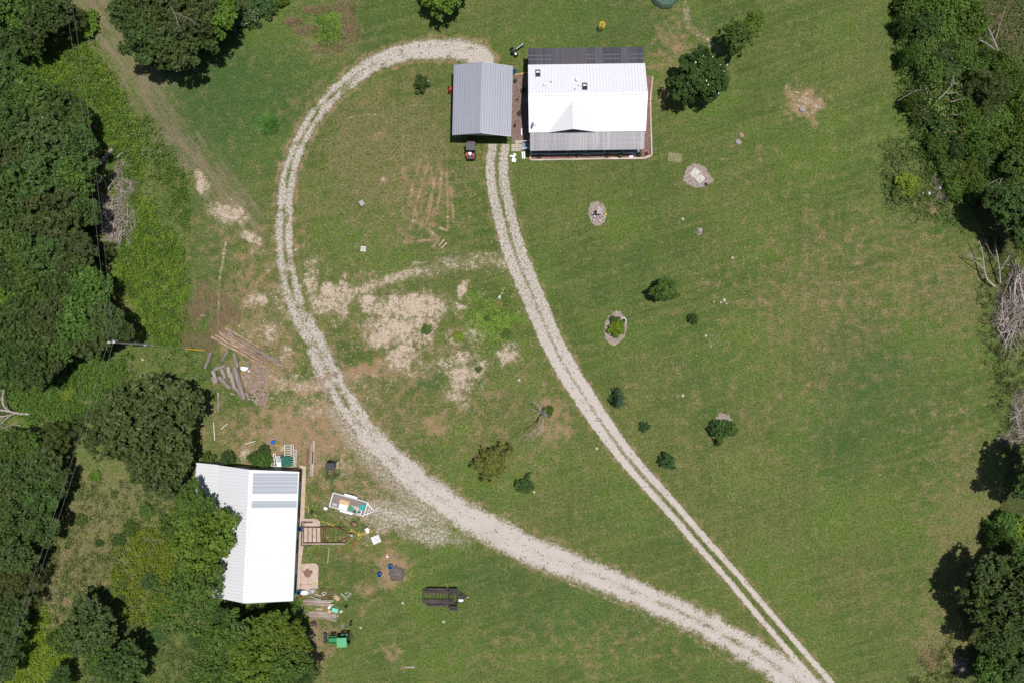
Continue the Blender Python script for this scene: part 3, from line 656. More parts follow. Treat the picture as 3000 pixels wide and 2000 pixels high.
# ---- barn
BO = Vector((-38.05, -27.1, 0)); barn = thing('barn', BO, 'long white ribbed metal barn with two grey roof strips', 'barn', R_(-2.7))
bhy, bE, bR, bxr = 9.3, 3.35, 4.75, 1.15
xe, xw = 7.5, -3.9
def bz(x): return bE + (bR - bE) * ((xe - x) / (xe - bxr) if x > bxr else (x - xw) / (bxr - xw))
MB().slab([(xe, -bhy + .05, bE), (xe, bhy - .25, bE), (bxr, bhy, bR), (bxr, -bhy - .05, bR)], .07).build('roof', M_barn_w, barn)
wr = MB().slab([(xw, bhy + .15, bE + .1), (xw, -bhy + .15, bE + .1), (bxr, -bhy - .05, bR), (bxr, bhy, bR)], .07).build('roof', M_barn_w, barn)
MB().slab([(-7.35, bhy + .25, 2.85), (-7.35, 2.2, 2.85), (xw - .03, 2.2, 3.36), (xw - .03, bhy + .18, 3.36)], .06).build('lean_to_roof', M_barn_w, barn)
MB().box((-5.4, 5.9, 1.35), (3.2, 7.0, 2.7)).build('lean_to_wall', M_barnwall, barn)
MB().box((bxr, 0, bR + .03), (.42, 2 * bhy, .06)).build('ridge_cap', M_trim, barn)
for (y0, y1) in ((bhy - .45, bhy - 3.35), (bhy - 4.35, bhy - 5.35)):
    sl2 = (bR - bE) / (xe - bxr)
    MB().slab([(xe - .12, y1, bE + .12 * sl2 + .03), (xe - .12, y0, bE + .12 * sl2 + .03), (bxr + .35, y0, bz(bxr + .35) + .03), (bxr + .35, y1, bz(bxr + .35) + .03)], .02).build('grey_roof_sheet', M_barn_g, barn)
m = MB()
y = -bhy + .3
while y < bhy - .2:
    m.beam((xe - .02, y, bE + .02), (bxr + .25, y, bz(bxr + .25) + .025), .03, .035); m.beam((xw + .02, y, bE + .02), (bxr - .25, y, bz(bxr - .25) + .025), .03, .035); y += .62
m.build('roof_seam', M_barn_w, barn)
m = MB(); m.box((1.7, 0, 1.65), (10.2, 17.9, 3.2)); wl_ = m.build('wall', M_barnwall, barn)
for sy in (-1, 1):
    MB().add([(xw + .7, sy * 9.02, 3.2), (xe - .7, sy * 9.02, 3.2), (bxr, sy * 9.02, bR - .15)], [(0, 1, 2)]).add([(xw + .7, sy * 8.97, 3.2), (xe - .7, sy * 8.97, 3.2), (bxr, sy * 8.97, bR - .15)], [(2, 1, 0)]).build('gable_wall', M_barnwall, barn)
MB().box((6.78, 0, 1.6), (.05, 17.8, 3.0)).build('red_wall_panel', M_barnred, barn)
m = MB(); m.beam((xe + .05, -bhy, bE - .03), (xe + .05, bhy - .2, bE - .03), .10, .10); m.build('gutter', plain('green_gutter', (.05, .16, .12), .5), barn)
for i in range(3):
    f = MB(); f.box((6.83, 5.5 - i * 5.2, 1.45), (.06, 3.0, 2.7)); dr = f.build('sliding_door', plain('barn_door', (.30, .29, .28), .6), barn); MB().bar((6.9, 4.2 - i * 5.2, 1.1), (6.9, 4.2 - i * 5.2, 1.5), .03).build('handle', M_black, dr)
# concrete walk and aprons
def flat(name, pts, z, th, mt, label):
    P = [W(*p) for p in pts]; m = MB(); m.slab([(p.x, p.y, z) for p in P][::-1], th); o = m.build(name, mt); props(o, label, kind='structure'); return o
flat('concrete_walkway', [(878, 1362), (897, 1364), (889, 1600), (883, 1650), (880, 1738), (866, 1738), (872, 1560)], .05, .09, M_conc, 'pale concrete walk along the east wall of the barn')
flat('concrete_pad', [(889, 1518), (925, 1518), (938, 1526), (938, 1560), (940, 1592), (888, 1596)], .056, .09, M_conc, 'concrete pad under the rusty frame')
flat('concrete_apron', [(884, 1650), (924, 1648), (933, 1656), (932, 1722), (881, 1724)], .062, .1, M_conc, 'square concrete apron beside the barn door')
M_mul = plain('bark_mulch', (.20, .14, .12), .95, var=.55, scale=6, dirt=(.36, .28, .25))
flat('mulch_bed', [(1500, 226), (1546, 213), (1553, 420), (1500, 420)], .03, .06, M_mul, 'mulched bed between carport and farmhouse')
flat('mulch_border', [(1884, 218), (1912, 224), (1908, 462), (1890, 468), (1554, 471), (1552, 446), (1884, 440)], .034, .06, plain('red_bark_mulch', (.24, .13, .11), .95, var=.5, scale=6), 'reddish mulch border round the front of the farmhouse')

# ---- timber edging (each run lies loose)
def timber(a, b, label, mt=W_tim, r=.11, name='edging_timber', cat='timber', ht=None, group=None, z=0):
    A, B_ = W(*a), W(*b); L = (B_ - A).length; o = MB().beam((-L / 2, 0, ht or r), (L / 2, 0, ht or r), r * 2, (ht or r) * 2).build(name, mt)
    o.location = (A + B_) / 2 + Vector((0, 0, z)); o.rotation_euler = (0, 0, math.atan2(B_.y - A.y, B_.x - A.x)); props(o, label, cat, group); return o
eg = 'pale timbers edging the farmhouse bed'
timber((1554, 470), (1668, 468), 'left pale timber edging the bed below the front porch', group=eg)
timber((1668, 468), (1780, 466), 'middle pale timber edging the bed below the front porch', group=eg)
timber((1780, 466), (1886, 465), 'right pale timber edging the bed below the front porch', group=eg)
timber((1887, 465), (1909, 456), 'short slanted timber at the lower right bed corner', group=eg)
timber((1909, 455), (1904, 300), 'long timber down the right side of the farmhouse bed', group=eg)
timber((1904, 298), (1911, 226), 'upper timber on the right side of the farmhouse bed', group=eg)
timber((1554, 446), (1554, 470), 'short pinkish timber closing the left end of the porch bed', group=eg)
timber((1503, 222), (1546, 213), 'orange board from carport to house across the bed head', plain('orange_board', (.70, .40, .16), .7), name='bed_board', cat='board', r=.07)
timber((1528, 378), (1528, 397), 'white post lying in the mulch bed', M_white, name='white_post', cat='post', r=.07)

# ---- pavers
pk_ = W(1514, 428); pv = MB().box((0, 0, .025), (.50, .50, .06)).mesh('paver', plain('buff_paver', (.46, .40, .33), .9))
n = 0
for r_ in range(3):
    for c_ in range(3):
        if (r_, c_) in ((0, 0),): continue
        o = link('paving_slab', pv); o.location = pk_ + Vector(((c_ - 1) * .54, (1 - r_) * .54, 0)); o.rotation_euler = (0, 0, R_(random.uniform(-3, 3)))
        props(o, 'square buff paving slab beside the blue porch steps', 'paving slab', 'paving slabs beside the porch steps')

# ---- flower pots
def pot(px, py, r, h, mt, label, plant=None, cat='plant pot', ring=False, h0=0.05, name='plant_pot'):
    L = W(px, py, h0); t = thing(name, L, label, cat)
    MB().lathe([(r * .75, 0), (r, h), (r * 1.08, h), (r * 1.08, h * .9), (r * .9, h * .88), (r * .82, h * .7)], n=18).build('pot', mt, t)
    MB().lathe([(r * .86, h * .8), (0, h * .82)], n=18).build('soil', M_soil, t)
    if plant:
        rng = np.random.default_rng(int(px)); n_ = 90; C = rng.normal(size=(n_, 3)) * [r * .5, r * .5, .10] + [0, 0, h + .12]
        V = leaf_quads(C, rng.normal(size=(n_, 3)) + [0, 0, 1.2], rng.uniform(.05, .09, n_), rng); link('foliage', np_mesh('pot_leaves', V, n_, rng.random(n_), plant), t)
    return t
L_pot = leafmat('pot_leaf', (.03, .07, .015), (.09, .17, .03))
L_red = leafmat('red_leaf', (.10, .02, .015), (.20, .05, .03))
pot(1510, 239, .22, .3, plain('olive_pot', (.10, .13, .08), .6), 'olive pot with small plant at the head of the mulch bed', L_pot)
pot(1532, 267, .36, .35, plain('dark_green_pot', (.04, .06, .05), .5), 'dark green tub half in the house shadow', None)
pot(1516, 293, .24, .22, plain('grey_pot', (.36, .34, .31), .7), 'pale ring-shaped stone pot in the mulch bed', None)
pot(1523, 333, .40, .28, plain('brown_tub', (.16, .10, .07), .7), 'wide brown tub on the mulch bed beside the house shadow', None)
pot(1509, 370, .17, .25, M_terra, 'small terracotta pot with red leaves in the mulch bed', L_red)
pot(1580, 460, .32, .28, plain('wine_pot', (.10, .03, .03), .6), 'dark red tub at the left end of the porch bed', None)
pot(1666, 456, .2, .25, plain('brown_pot', (.17, .09, .06), .7), 'small brown pot left of the silver grill', L_pot)
pot(1692, 456, .26, .3, plain('dark_green_pot', (.04, .06, .05), .5), 'green pot just left of the silver grill', L_pot)
pot(1779, 458, .28, .3, plain('brown_pot', (.17, .09, .06), .7), 'brown pot of leaves right of the grill', L_pot)
pot(1816, 457, .36, .32, M_black, 'black tub of leaves in the right half of the porch bed', L_pot)
pot(1872, 455, .30, .3, plain('dark_green_pot', (.04, .06, .05), .5), 'leafy pot right of the white cut-out', L_pot)
pot(1893, 451, .16, .2, plain('grey_pot', (.36, .34, .31), .7), 'small grey pot at the lower right bed corner', L_red)
pot(1844, 451, .14, .2, plain('grey_pot', (.36, .34, .31), .7), 'tiny grey pot left of the white cut-out', None)
pot(1825, 940, .42, .4, M_whitem, 'round white planter in the oval mulch bed', None, h0=0)
# square frame in shade
m = MB()
for a, b in (((-.2, -.2), (.2, -.2)), ((.2, -.2), (.2, .2)), ((.2, .2), (-.2, .2)), ((-.2, .2), (-.2, -.2))): m.beam((*a, .05), (*b, .05), .05, .1)
o = m.build('square_edging_frame', M_galv); o.location = W(1539, 296, .04); props(o, 'small square metal frame on the ground in the house shadow', 'frame')

# ---- silver grill
t = thing('barbecue_grill', W(1714, 455), 'silver barbecue grill with black legs in the porch bed', 'grill')
MB().box((0, 0, .85), (1.05, .32, .14)).build('lid', M_galv, t); MB().box((0, 0, .72), (1.0, .40, .14)).build('firebox', M_black, t)
for sx in (-1, 1):
    for sy in (-1, 1): MB().bar((sx * .45, sy * .16, 0), (sx * .42, sy * .14, .68), .025).build('leg', M_black, t)
MB().box((0, -.02, .3), (.85, .3, .03)).build('shelf', M_black, t)

# ---- white cut-out figures standing/lying in the grass
def cutout(px, py, h, sc, rz, label, parts):
    L = W(px, py, 0); m = MB()
    for pts in parts: m.slab([(x_ * sc, y_ * sc, .07) for x_, y_ in pts], .05)
    o = m.build('yard_cutout', M_white); o.location = L + Vector((0, 0, h)); o.rotation_euler = (0, 0, rz); return props(o, label, 'yard ornament')
ang = [[(-.18, -.55), (.30, -.60), (.36, -.25), (.14, .02), (-.06, .02), (-.22, -.30)], [(-.08, .0), (.16, .0), (.20, .30), (-.02, .34)], [(.04, .34), (.18, .36), (.20, .52), (.06, .54), (-.02, .44)],
       [(-.06, .05), (-.45, .12), (-.52, .22), (-.20, .30), (-.03, .26)], [(.16, .10), (.36, .28), (.34, .50), (.26, .48), (.20, .28)]]
cutout(1504, 462, 0, 1.15, 0, 'white winged figure cut-out lying on grass below the paving slabs', ang)
cutout(1852, 455, .06, 1.0, R_(-40), 'white winged cut-out in the right end of the porch bed', ang)
cutout(1533, 456, 0, .9, R_(2), 'pair of white leg-shaped boards by the porch corner', [[(-.25, .6), (-.05, .6), (.0, -.5), (-.22, -.5)], [(.05, .6), (.28, .58), (.30, -.55), (.08, -.55)]])

# ---- green / blue tub by garage
t = thing('water_tub', W(1506, 213, .0), 'blue-green round tub between carport and bed board', 'tub'); MB().lathe([(.3, 0), (.40, .5), (.43, .5), (.36, .47), (.27, .06), (0, .06)], n=20).build('tub', plain('aqua_plastic', (.03, .26, .32), .4), t); MB().lathe([(.33, .35), (0, .35)], n=20).build('water', M_glass, t)

# ---- wheels helper
def wheel(par, x, y, r, wd, rim=None, axis='y', tyre=M_tyre):
    pr = [(r * .55, -wd / 2), (r * .93, -wd / 2), (r, -wd * .32), (r, wd * .32), (r * .93, wd / 2), (r * .55, wd / 2)]
    o = MB().lathe(pr, (x, y, r), 22, axis).build('wheel', tyre, par)
    if r > .33:
        lg = MB()
        for i in range(18):
            a = i * math.pi / 9; cx, cz = math.cos(a) * r, math.sin(a) * r
            if axis == 'y': lg.box((x + cx, y, r + cz), (.05, wd * .9, .05), 0, 0, -a)
        lg.build('tread', tyre, o)
    MB().lathe([(0, -wd * .30), (r * .25, -wd * .36), (r * .57, -wd * .42), (r * .57, wd * .42), (r * .25, wd * .36), (0, wd * .30)], (x, y, r), 18, axis).build('rim', rim or M_galv, o)
    return o
# ---- utility vehicle (nose under the carport)
p = W(1380, 437, .9); t = thing('utility_vehicle', (p.x, p.y, 0), 'black roofed side-by-side utility vehicle parked half under the carport', 'utility vehicle', R_(90))
MB().box((.95, 0, .72), (.95, 1.25, .42), top=.86).build('hood', plain('maroon_body', (.10, .015, .02), .35), t)
MB().box((0, 0, .48), (2.7, 1.15, .22)).build('chassis', M_black, t)
m = MB(); m.box((.12, 0, 1.86), (1.15, 1.38, .07))
for i in range(5): m.box((.12, -.52 + i * .26, 1.91), (1.05, .10, .05))
m.build('roof', plain('roof_plastic', (.085, .08, .09), .45), t)
m = MB()
for sx in (-.45, .65):
    for sy in (-.6, .6): m.bar((sx + (.15 if sx > 0 else 0), sy, .7), (sx, sy, 1.84), .03)
m.build('roll_cage', M_black, t)
MB().box((-.12, 0, .78), (.5, 1.1, .18)).box((-.4, 0, 1.05), (.12, 1.1, .5), 0, 0, .1).build('seat', M_black, t)
m = MB(); m.box((-.98, 0, .72), (.95, 1.22, .06))
for sy in (-1, 1): m.box((-.98, sy * .60, .88), (.95, .05, .32))
for sx in (-.50, -1.46): m.box((sx, 0, .88), (.05, 1.22, .32))
m.build('cargo_bed', plain('bed_plum', (.10, .035, .05), .5), t)
for sx in (.9, -.9):
    for sy in (-1, 1): wheel(t, sx, sy * .60, .31, .24, M_black)
MB().bar((.45, .3, .95), (.3, .3, 1.15), .02).torus((.3, .3, 1.16), .15, .018, 16, 6, (-.5, 0, 1)).build('steering_wheel', M_black, t)
for sy in (-1, 1): MB().box((1.42, sy * .42, .78), (.05, .2, .1)).build('headlight', M_galv, t)
def sack(px, py, h, d, mt, label, name='feed_sack', cat='sack', rz=0):
    m = MB(); m.box((0, 0, d[2] / 2), d); me = m.mesh(name, mt); o = link(name, me); L = W(px, py, h); o.location = L; o.rotation_euler = (0, 0, rz)
    mod = o.modifiers.new('soft', 'SUBSURF'); mod.levels = mod.render_levels = 2; return props(o, label, cat)
sack(1377, 449, .80, (.52, .85, .24), plain('white_bag', (.95, .95, .95), .5, var=.02), 'white bag in the utility vehicle cargo bed')
sack(1367, 453, .78, (.28, .66, .2), M_orange, 'orange item left of the white bag in the cargo bed', 'tool_case', 'case', R_(-14))
sack(1387, 455, .78, (.25, .35, .2), M_orange, 'small orange item right of the white bag in the cargo bed', 'tool_case', 'case', R_(12))
sack(1390, 446, .80, (.14, .22, .2), M_bluep, 'small blue item at the right of the cargo bed', 'cooler_bottle', 'bottle')
# ---- red mower peeping out
p = W(1325, 262, .5); t = thing('riding_mower', (p.x, p.y, 0), 'red riding mower peeping out from under the left carport eave', 'mower', R_(180))
MB().box((.1, 0, .55), (.9, .62, .32), top=.8).build('hood', M_red, t); MB().box((-.6, 0, .5), (.6, .6, .2)).build('rear_body', M_red, t); MB().box((-.55, 0, .72), (.4, .45, .12)).box((-.78, 0, .9), (.1, .45, .35)).build('seat', M_black, t)
MB().box((-.1, 0, .25), (.8, 1.0, .14)).build('mower_deck', M_red, t)
for sx, r_ in ((.5, .19), (-.6, .26)):
    for sy in (-1, 1): wheel(t, sx, sy * .42, r_, .16, M_whitem)
MB().bar((-.25, 0, .6), (-.35, 0, .92), .02).torus((-.35, 0, .93), .14, .015, 14, 6, (-.4, 0, 1)).build('steering_wheel', M_black, t)

# ---- log splitter
p = W(1512, 148, .4); t = thing('log_splitter', (p.x, p.y, 0), 'black and silver wheeled log splitter on the grass above the carport', 'log splitter', R_(36))
MB().beam((-.5, 0, .62), (1.35, 0, .62), .16, .18).build('beam', M_black, t); MB().bar((0.0, 0, .82), (1.15, 0, .82), .085, .085, 12).build('cylinder', M_galv, t)
MB().box((1.15, 0, .82), (.10, .3, .34)).build('wedge', M_galv, t); MB().box((-.55, .0, .72), (.46, .5, .4)).box((-.6, 0, .98), (.25, .28, .16)).build('engine', M_black, t)
MB().box((-.45, -.48, .6), (.24, .34, .3)).build('fuel_tank', M_whitem, t)
MB().bar((-.4, -.62, .3), (-.4, .62, .3), .04).build('axle', M_black, t)
for sy in (-1, 1): wheel(t, -.4, sy * .62, .30, .18, M_black)
MB().bar((1.3, 0, .6), (1.55, 0, .15), .03).build('stand', M_galv, t)

# ---- yellow basket target
t = thing('disc_golf_basket', W(1761, 84), 'yellow topped disc golf basket on the back lawn', 'disc golf basket')
MB().bar((0, 0, 0), (0, 0, 1.5), .035).build('pole', M_galv, t)
MB().torus((0, 0, 1.42), .36, .05, 28, 8).torus((0, 0, 1.44), .20, .025, 20, 6).build('top_ring', M_yel, t)
m = MB()
for i in range(12): a = i * math.pi / 6; m.tube([(.34 * math.cos(a), .34 * math.sin(a), 1.4), (.16 * math.cos(a), .16 * math.sin(a), 1.0), (.05 * math.cos(a), .05 * math.sin(a), .8)], .008, 4)
m.build('chains', M_galv, t)
m = MB(); m.torus((0, 0, .78), .38, .03).torus((0, 0, .55), .36, .02)
for i in range(12): a = i * math.pi / 6; m.bar((.37 * math.cos(a), .37 * math.sin(a), .55), (.38 * math.cos(a), .38 * math.sin(a), .78), .01, n=4); m.bar((0, 0, .55), (.36 * math.cos(a), .36 * math.sin(a), .55), .01, n=4)
m.build('basket', M_yel, t)

# ---- mesh covered run at the top edge
p = W(1948, -14); t = thing('mesh_garden_dome', p, 'low green mesh dome with pale blue panel at the top edge', 'mesh dome')
tg = NT('green_netting'); wv = tg.n.new('ShaderNodeTexWave'); 
vx = tg.voro(9.0, out='Distance'); tr_ = tg.n.new('ShaderNodeBsdfTransparent'); mxs = tg.n.new('ShaderNodeMixShader')
tg.fin(tg.mix(tg.noise(5), (.05, .12, .09), (.12, .22, .17)), .6); tg.t.links.new(tg.mr(vx, .25, .5, .15, .75), mxs.inputs[0]); tg.t.links.new(tr_.outputs[0], mxs.inputs[1]); tg.t.links.new(tg.b.outputs[0], mxs.inputs[2]); tg.t.links.new(mxs.outputs[0], tg.out.inputs[0])
m = MB(); m.lathe([(2.0, 0), (2.05, .35), (1.8, .75), (1.1, 1.0), (.4, 1.08), (0, 1.1)], n=24, jit=.04); m.build('netting', tg.m, t)
m = MB(); m.torus((0, 0, .04), 2.02, .04, 32); 
for a in (0, 60, 120): m.tube([(2.04 * math.cos(R_(a)) * math.cos(f), 2.04 * math.sin(R_(a)) * math.cos(f), 1.14 * math.sin(f)) for f in np.linspace(0, math.pi, 15)], .03, 6)
m.build('hoop', plain('pipe_green_grey', (.16, .26, .23), .5), t)
MB().box((.25, -.1, 1.16), (.75, .5, .04), .2).build('blue_panel', plain('pale_blue', (.30, .50, .62), .5), t)
# ================================================================ YARD CLUTTER
# tractor (faces left in the plan)
p = W(1000, 1872, .8); t = thing('compact_tractor', (p.x - .05, p.y + .12, 0), 'green compact tractor with canopy and yellow wheel rims', 'tractor', R_(180 + 2))
MB().box((.95, 0, 1.0), (1.55, .62, .46), top=.9).box((1.74, 0, .95), (.08, .56, .5)).build('hood', M_greenp, t)
MB().box((.3, 0, .62), (2.9, .42, .36)).build('chassis', M_black, t)
m = MB(); m.box((-.42, 0, 2.12), (1.42, 1.38, .07), top=.97)
for i in range(4): m.box((-.42, -.45 + i * .3, 2.17), (1.25, .05, .03))
m.build('canopy', M_greenc, t)
m = MB()
for sy in (-1, 1): m.bar((-.62, sy * .5, .9), (-.62, sy * .5, 2.1), .035)
m.build('rollbar', M_black, t)
for sy in (-1, 1):
    MB().box((-.6, sy * .66, 1.18), (.95, .34, .06)).box((-.6, sy * .50, .95), (.8, .04, .45)).build('fender', M_greenp, t)
    wheel(t, -.62, sy * .76, .62, .38, M_yel); wheel(t, 1.18, sy * .66, .36, .24, M_yel)
MB().box((-.48, 0, 1.1), (.42, .46, .12)).box((-.72, 0, 1.33), (.1, .44, .42)).build('seat', M_yel, t)
MB().bar((.12, 0, 1.1), (-.05, 0, 1.45), .025).torus((-.06, 0, 1.46), .18, .02, 16, 6, (-.5, 0, 1)).build('steering_wheel', M_black, t)
m = MB()
for sy in (-1, 1): m.beam((.25, sy * .46, .95), (1.5, sy * .48, 1.05), .08, .12); m.beam((1.5, sy * .48, 1.05), (2.25, sy * .48, .45), .08, .12); m.bar((.6, sy * .46, .8), (1.7, sy * .48, .85), .035)
m.build('loader_arm', M_greenp, t)
MB().add([(2.2, -.75, .1), (2.2, .75, .1), (2.75, .75, .05), (2.75, -.75, .05), (2.15, -.75, .6), (2.15, .75, .6)], [(0, 1, 2, 3), (0, 4, 5, 1), (0, 3, 4), (1, 5, 2)]).build('bucket', M_blackr, t)
m = MB(); m.beam((-1.1, -.3, .55), (-1.55, -.3, .4), .06, .06); m.beam((-1.1, .3, .55), (-1.55, .3, .4), .06, .06); m.beam((-1.5, -.55, .4), (-1.5, .55, .4), .07, .07); m.bar((-1.1, 0, .95), (-1.55, 0, .7), .03); m.bar((-1.5, 0, .3), (-1.9, .1, .35), .03); m.build('hitch', M_black, t)

def frame_rect(m, x0, x1, y0, y1, z, wd, ht):
    m.beam((x0, y0, z), (x1, y0, z), wd, ht); m.beam((x0, y1, z), (x1, y1, z), wd, ht); m.beam((x0, y0 + wd / 2, z), (x0, y1 - wd / 2, z), wd, ht); m.beam((x1, y0 + wd / 2, z), (x1, y1 - wd / 2, z), wd, ht)
# black flatbed frame trailer
p = W(1284, 1747, .6); t = thing('black_trailer', (p.x, p.y, 0), 'black open-slat utility trailer with raised cross rack on the lawn', 'trailer', R_(-1))
m = MB(); frame_rect(m, -2.2, 2.9, -.98, .98, .55, .10, .14); m.build('frame', M_blackr, t)
m = MB()
for i in range(9): xx = -1.9 + i * .52; m.beam((xx, -.92, .57), (xx, .92, .57), .05, .06)
m.build('crossmember', M_blackr, t)
for y0, y1 in ((.34, .92), (-.92, -.34)):
    m = MB()
    for k in range(4): yy = y0 + .08 + k * (y1 - y0 - .16) / 3; m.beam((-2.15, yy, .63), (2.3, yy, .63), .085, .04)
    m.build('slat_runner', woodmat('dark_trailer_slats', (.055, .045, .045), (.15, .12, .115)), t)
for sy in (-1, 1):
    MB().slab([(-1.35, sy * 1.32, .80), (-1.35, sy * 1.05, .80), (.95, sy * 1.05, .80), (.95, sy * 1.32, .80)][::sy], .04).slab([(-1.75, sy * 1.3, .5), (-1.75, sy * 1.05, .5), (-1.35, sy * 1.05, .80), (-1.35, sy * 1.32, .80)][::sy], .04).slab([(1.35, sy * 1.3, .5), (1.35, sy * 1.05, .5), (.95, sy * 1.05, .8), (.95, sy * 1.32, .8)][::sy], .04).build('fender', M_blackr, t)
    for xx in (-.68, .30): wheel(t, xx, sy * 1.18, .34, .20, M_black)
m = MB(); frame_rect(m, 1.62, 2.85, -1.75, 1.35, .95, .07, .07)
for yy in (-1.3, -.9, -.45, 0, .45, .9): m.beam((1.65, yy, .95), (2.82, yy, .95), .035, .035)
for xx in (2.0, 2.4): m.beam((xx, -1.72, .96), (xx, 1.32, .96), .03, .03)
for a in (1.65, 2.82):
    for b in (-.95, .95): m.beam((a, b, .6), (a, b, .92), .06, .06)
m.build('raised_rack', M_blackr, t)
MB().slab([(1.7, -1.78, .99), (2.8, -1.78, .99), (2.8, -1.15, .99), (1.7, -1.15, .99)], .03).build('rubber_mat', M_black, t); m = MB(); m.slab([(1.7, .62, .99), (2.8, .62, .99), (2.8, 1.32, .99), (1.7, 1.32, .99)], .03); m.build('rubber_mat', M_black, t)
m = MB(); m.beam((2.9, -.8, .5), (4.15, 0, .5), .10, .10); m.beam((2.9, .8, .5), (4.15, 0, .5), .10, .10); m.slab([(2.95, -.45, .57), (3.75, 0, .57), (2.95, .45, .57)], .02); m.build('tongue', M_blackr, t)
MB().bar((4.05, 0, .1), (4.05, 0, .75), .035).box((4.3, 0, .5), (.25, .12, .1)).build('coupler', M_galv, t)
tk = MB().lathe([(0, -.38), (.15, -.36), (.20, -.28), (.20, .28), (.15, .36), (0, .38)], n=16, axis='x').build('gas_bottle', M_white); tk.location = (p.x + 3.3, p.y - .42, .82); props(tk, 'white gas bottle lying on the black trailer tongue', 'gas bottle')

# white trailer with odds and ends
WT = W(1022, 1475, .6); wz = R_(-15.9); t = thing('white_trailer', (WT.x, WT.y, 0), 'white railed tandem trailer with grey plank deck by the gravel', 'trailer', wz)
MB().box((0, 0, .60), (5.1, 2.0, .05)).build('deck', W_deck, t)
m = MB(); frame_rect(m, -2.6, 2.6, -1.03, 1.03, .62, .09, .14); frame_rect(m, -2.6, 2.6, -1.03, 1.03, .98, .06, .06)
for i in range(6):
    for sy in (-1, 1): m.beam((-2.55 + i * 1.02, sy * 1.03, .65), (-2.55 + i * 1.02, sy * 1.03, .96), .05, .05)
m.build('rail', M_white, t)
for sy in (-1, 1):
    MB().slab([(-1.0, sy * 1.36, .78), (-1.0, sy * 1.09, .78), (.95, sy * 1.09, .78), (.95, sy * 1.36, .78)][::sy], .05).build('fender', M_white, t)
    for xx in (-.5, .42): wheel(t, xx, sy * 1.27, .36, .22, M_whitem)
m = MB(); m.beam((2.6, -.9, .55), (3.9, 0, .55), .10, .10); m.beam((2.6, .9, .55), (3.9, 0, .55), .10, .10); m.beam((3.0, -.6, .55), (3.0, .6, .55), .06, .06); m.beam((3.35, -.3, .55), (3.35, .3, .55), .06, .06); m.build('tongue', M_white, t)
m = MB(); m.bar((3.8, 0, .1), (3.8, 0, .85), .04); m.build('jack', M_galv, t)
def on_t(x, y, z):
    c, s_ = math.cos(wz), math.sin(wz); return Vector((WT.x + x * c - y * s_, WT.y + x * s_ + y * c, z))
def item(name, mb, mt, loc, rz, label, cat, group=None):
    o = mb.build(name, mt); o.location = loc; o.rotation_euler = (0, 0, rz); return props(o, label, cat, group)
item('plywood_sheet', MB().box((0, 0, .02), (1.45, .75, .03)), M_tan, on_t(-.65, .0, .64), wz, 'tan plywood sheet on the white trailer', 'sheet')
item('white_board', MB().box((0, 0, .04), (1.25, .7, .06)), M_white, on_t(-.65, -.62, .64), wz, 'white board beside the plywood on the trailer', 'board')
item('teal_crate', MB().box((0, 0, .14), (.6, .85, .28), top=1.04), plain('teal_bright', (.01, .38, .36), .5), on_t(2.05, .15, .64), wz, 'teal crate at the front of the white trailer', 'crate')
item('plastic_disc', MB().lathe([(0, .14), (.36, .12), (.38, .02), (0, 0)], n=20), plain('bright_green_plastic', (.03, .30, .11), .5), on_t(.50, -.45, .64), 0, 'round green lid among the items on the white trailer', 'lid')
item('hose_coil', MB().torus((0, 0, .05), .38, .05).torus((0, 0, .12), .33, .05), M_whitem, on_t(1.75, -.62, .64), 0, 'coiled pale hose on the front of the white trailer', 'hose')
item('wire_crate', MB().box((0, 0, .12), (.75, .45, .2)), M_galv, on_t(-1.9, -.55, .64), wz, 'grey wire crate at the rear of the white trailer', 'crate')
item('bundle_of_pipes', MB().bar((-.6, 0, .06), (.6, .1, .06), .04).bar((-.5, .1, .12), (.7, -.1, .1), .03).bar((-.6, -.12, .05), (.5, -.2, .05), .05), M_whitem, on_t(1.0, -.15, .64), wz, 'white pipes lying across the white trailer', 'pipes')
item('green_tarp', MB().box((0, 0, .07), (1.15, .35, .1), top=.8), M_dgreen, on_t(1.45, -.85, .64), wz, 'dark green bundled tarp along the white trailer rail', 'tarp')
def chair(px, py, rz, label, mt=M_white):
    t = thing('garden_chair', W(px, py), label, 'chair', rz)
    MB().box((0, 0, .42), (.46, .46, .04)).build('seat', mt, t)
    b = MB(); b.beam((-.2, .22, .42), (-.2, .32, .9), .04, .04); b.beam((.2, .22, .42), (.2, .32, .9), .04, .04)
    for k in range(4): b.beam((-.2, .24 + k * .024, .52 + k * .115), (.2, .24 + k * .024, .52 + k * .115), .03, .05)
    b.build('backrest', mt, t)
    for sx in (-1, 1):
        MB().beam((sx * .23, -.2, .62), (sx * .23, .26, .64), .05, .03).build('armrest', mt, t)
        for sy in (-1, 1): MB().bar((sx * .21, sy * .2, 0), (sx * .21, sy * .2, .42), .02).build('leg', mt, t)
    return t
chair(957, 1486, R_(-20), 'white slatted chair at the rear corner of the white trailer')
chair(1079, 1548, R_(40), 'white chair beside the coiled yellow hose')

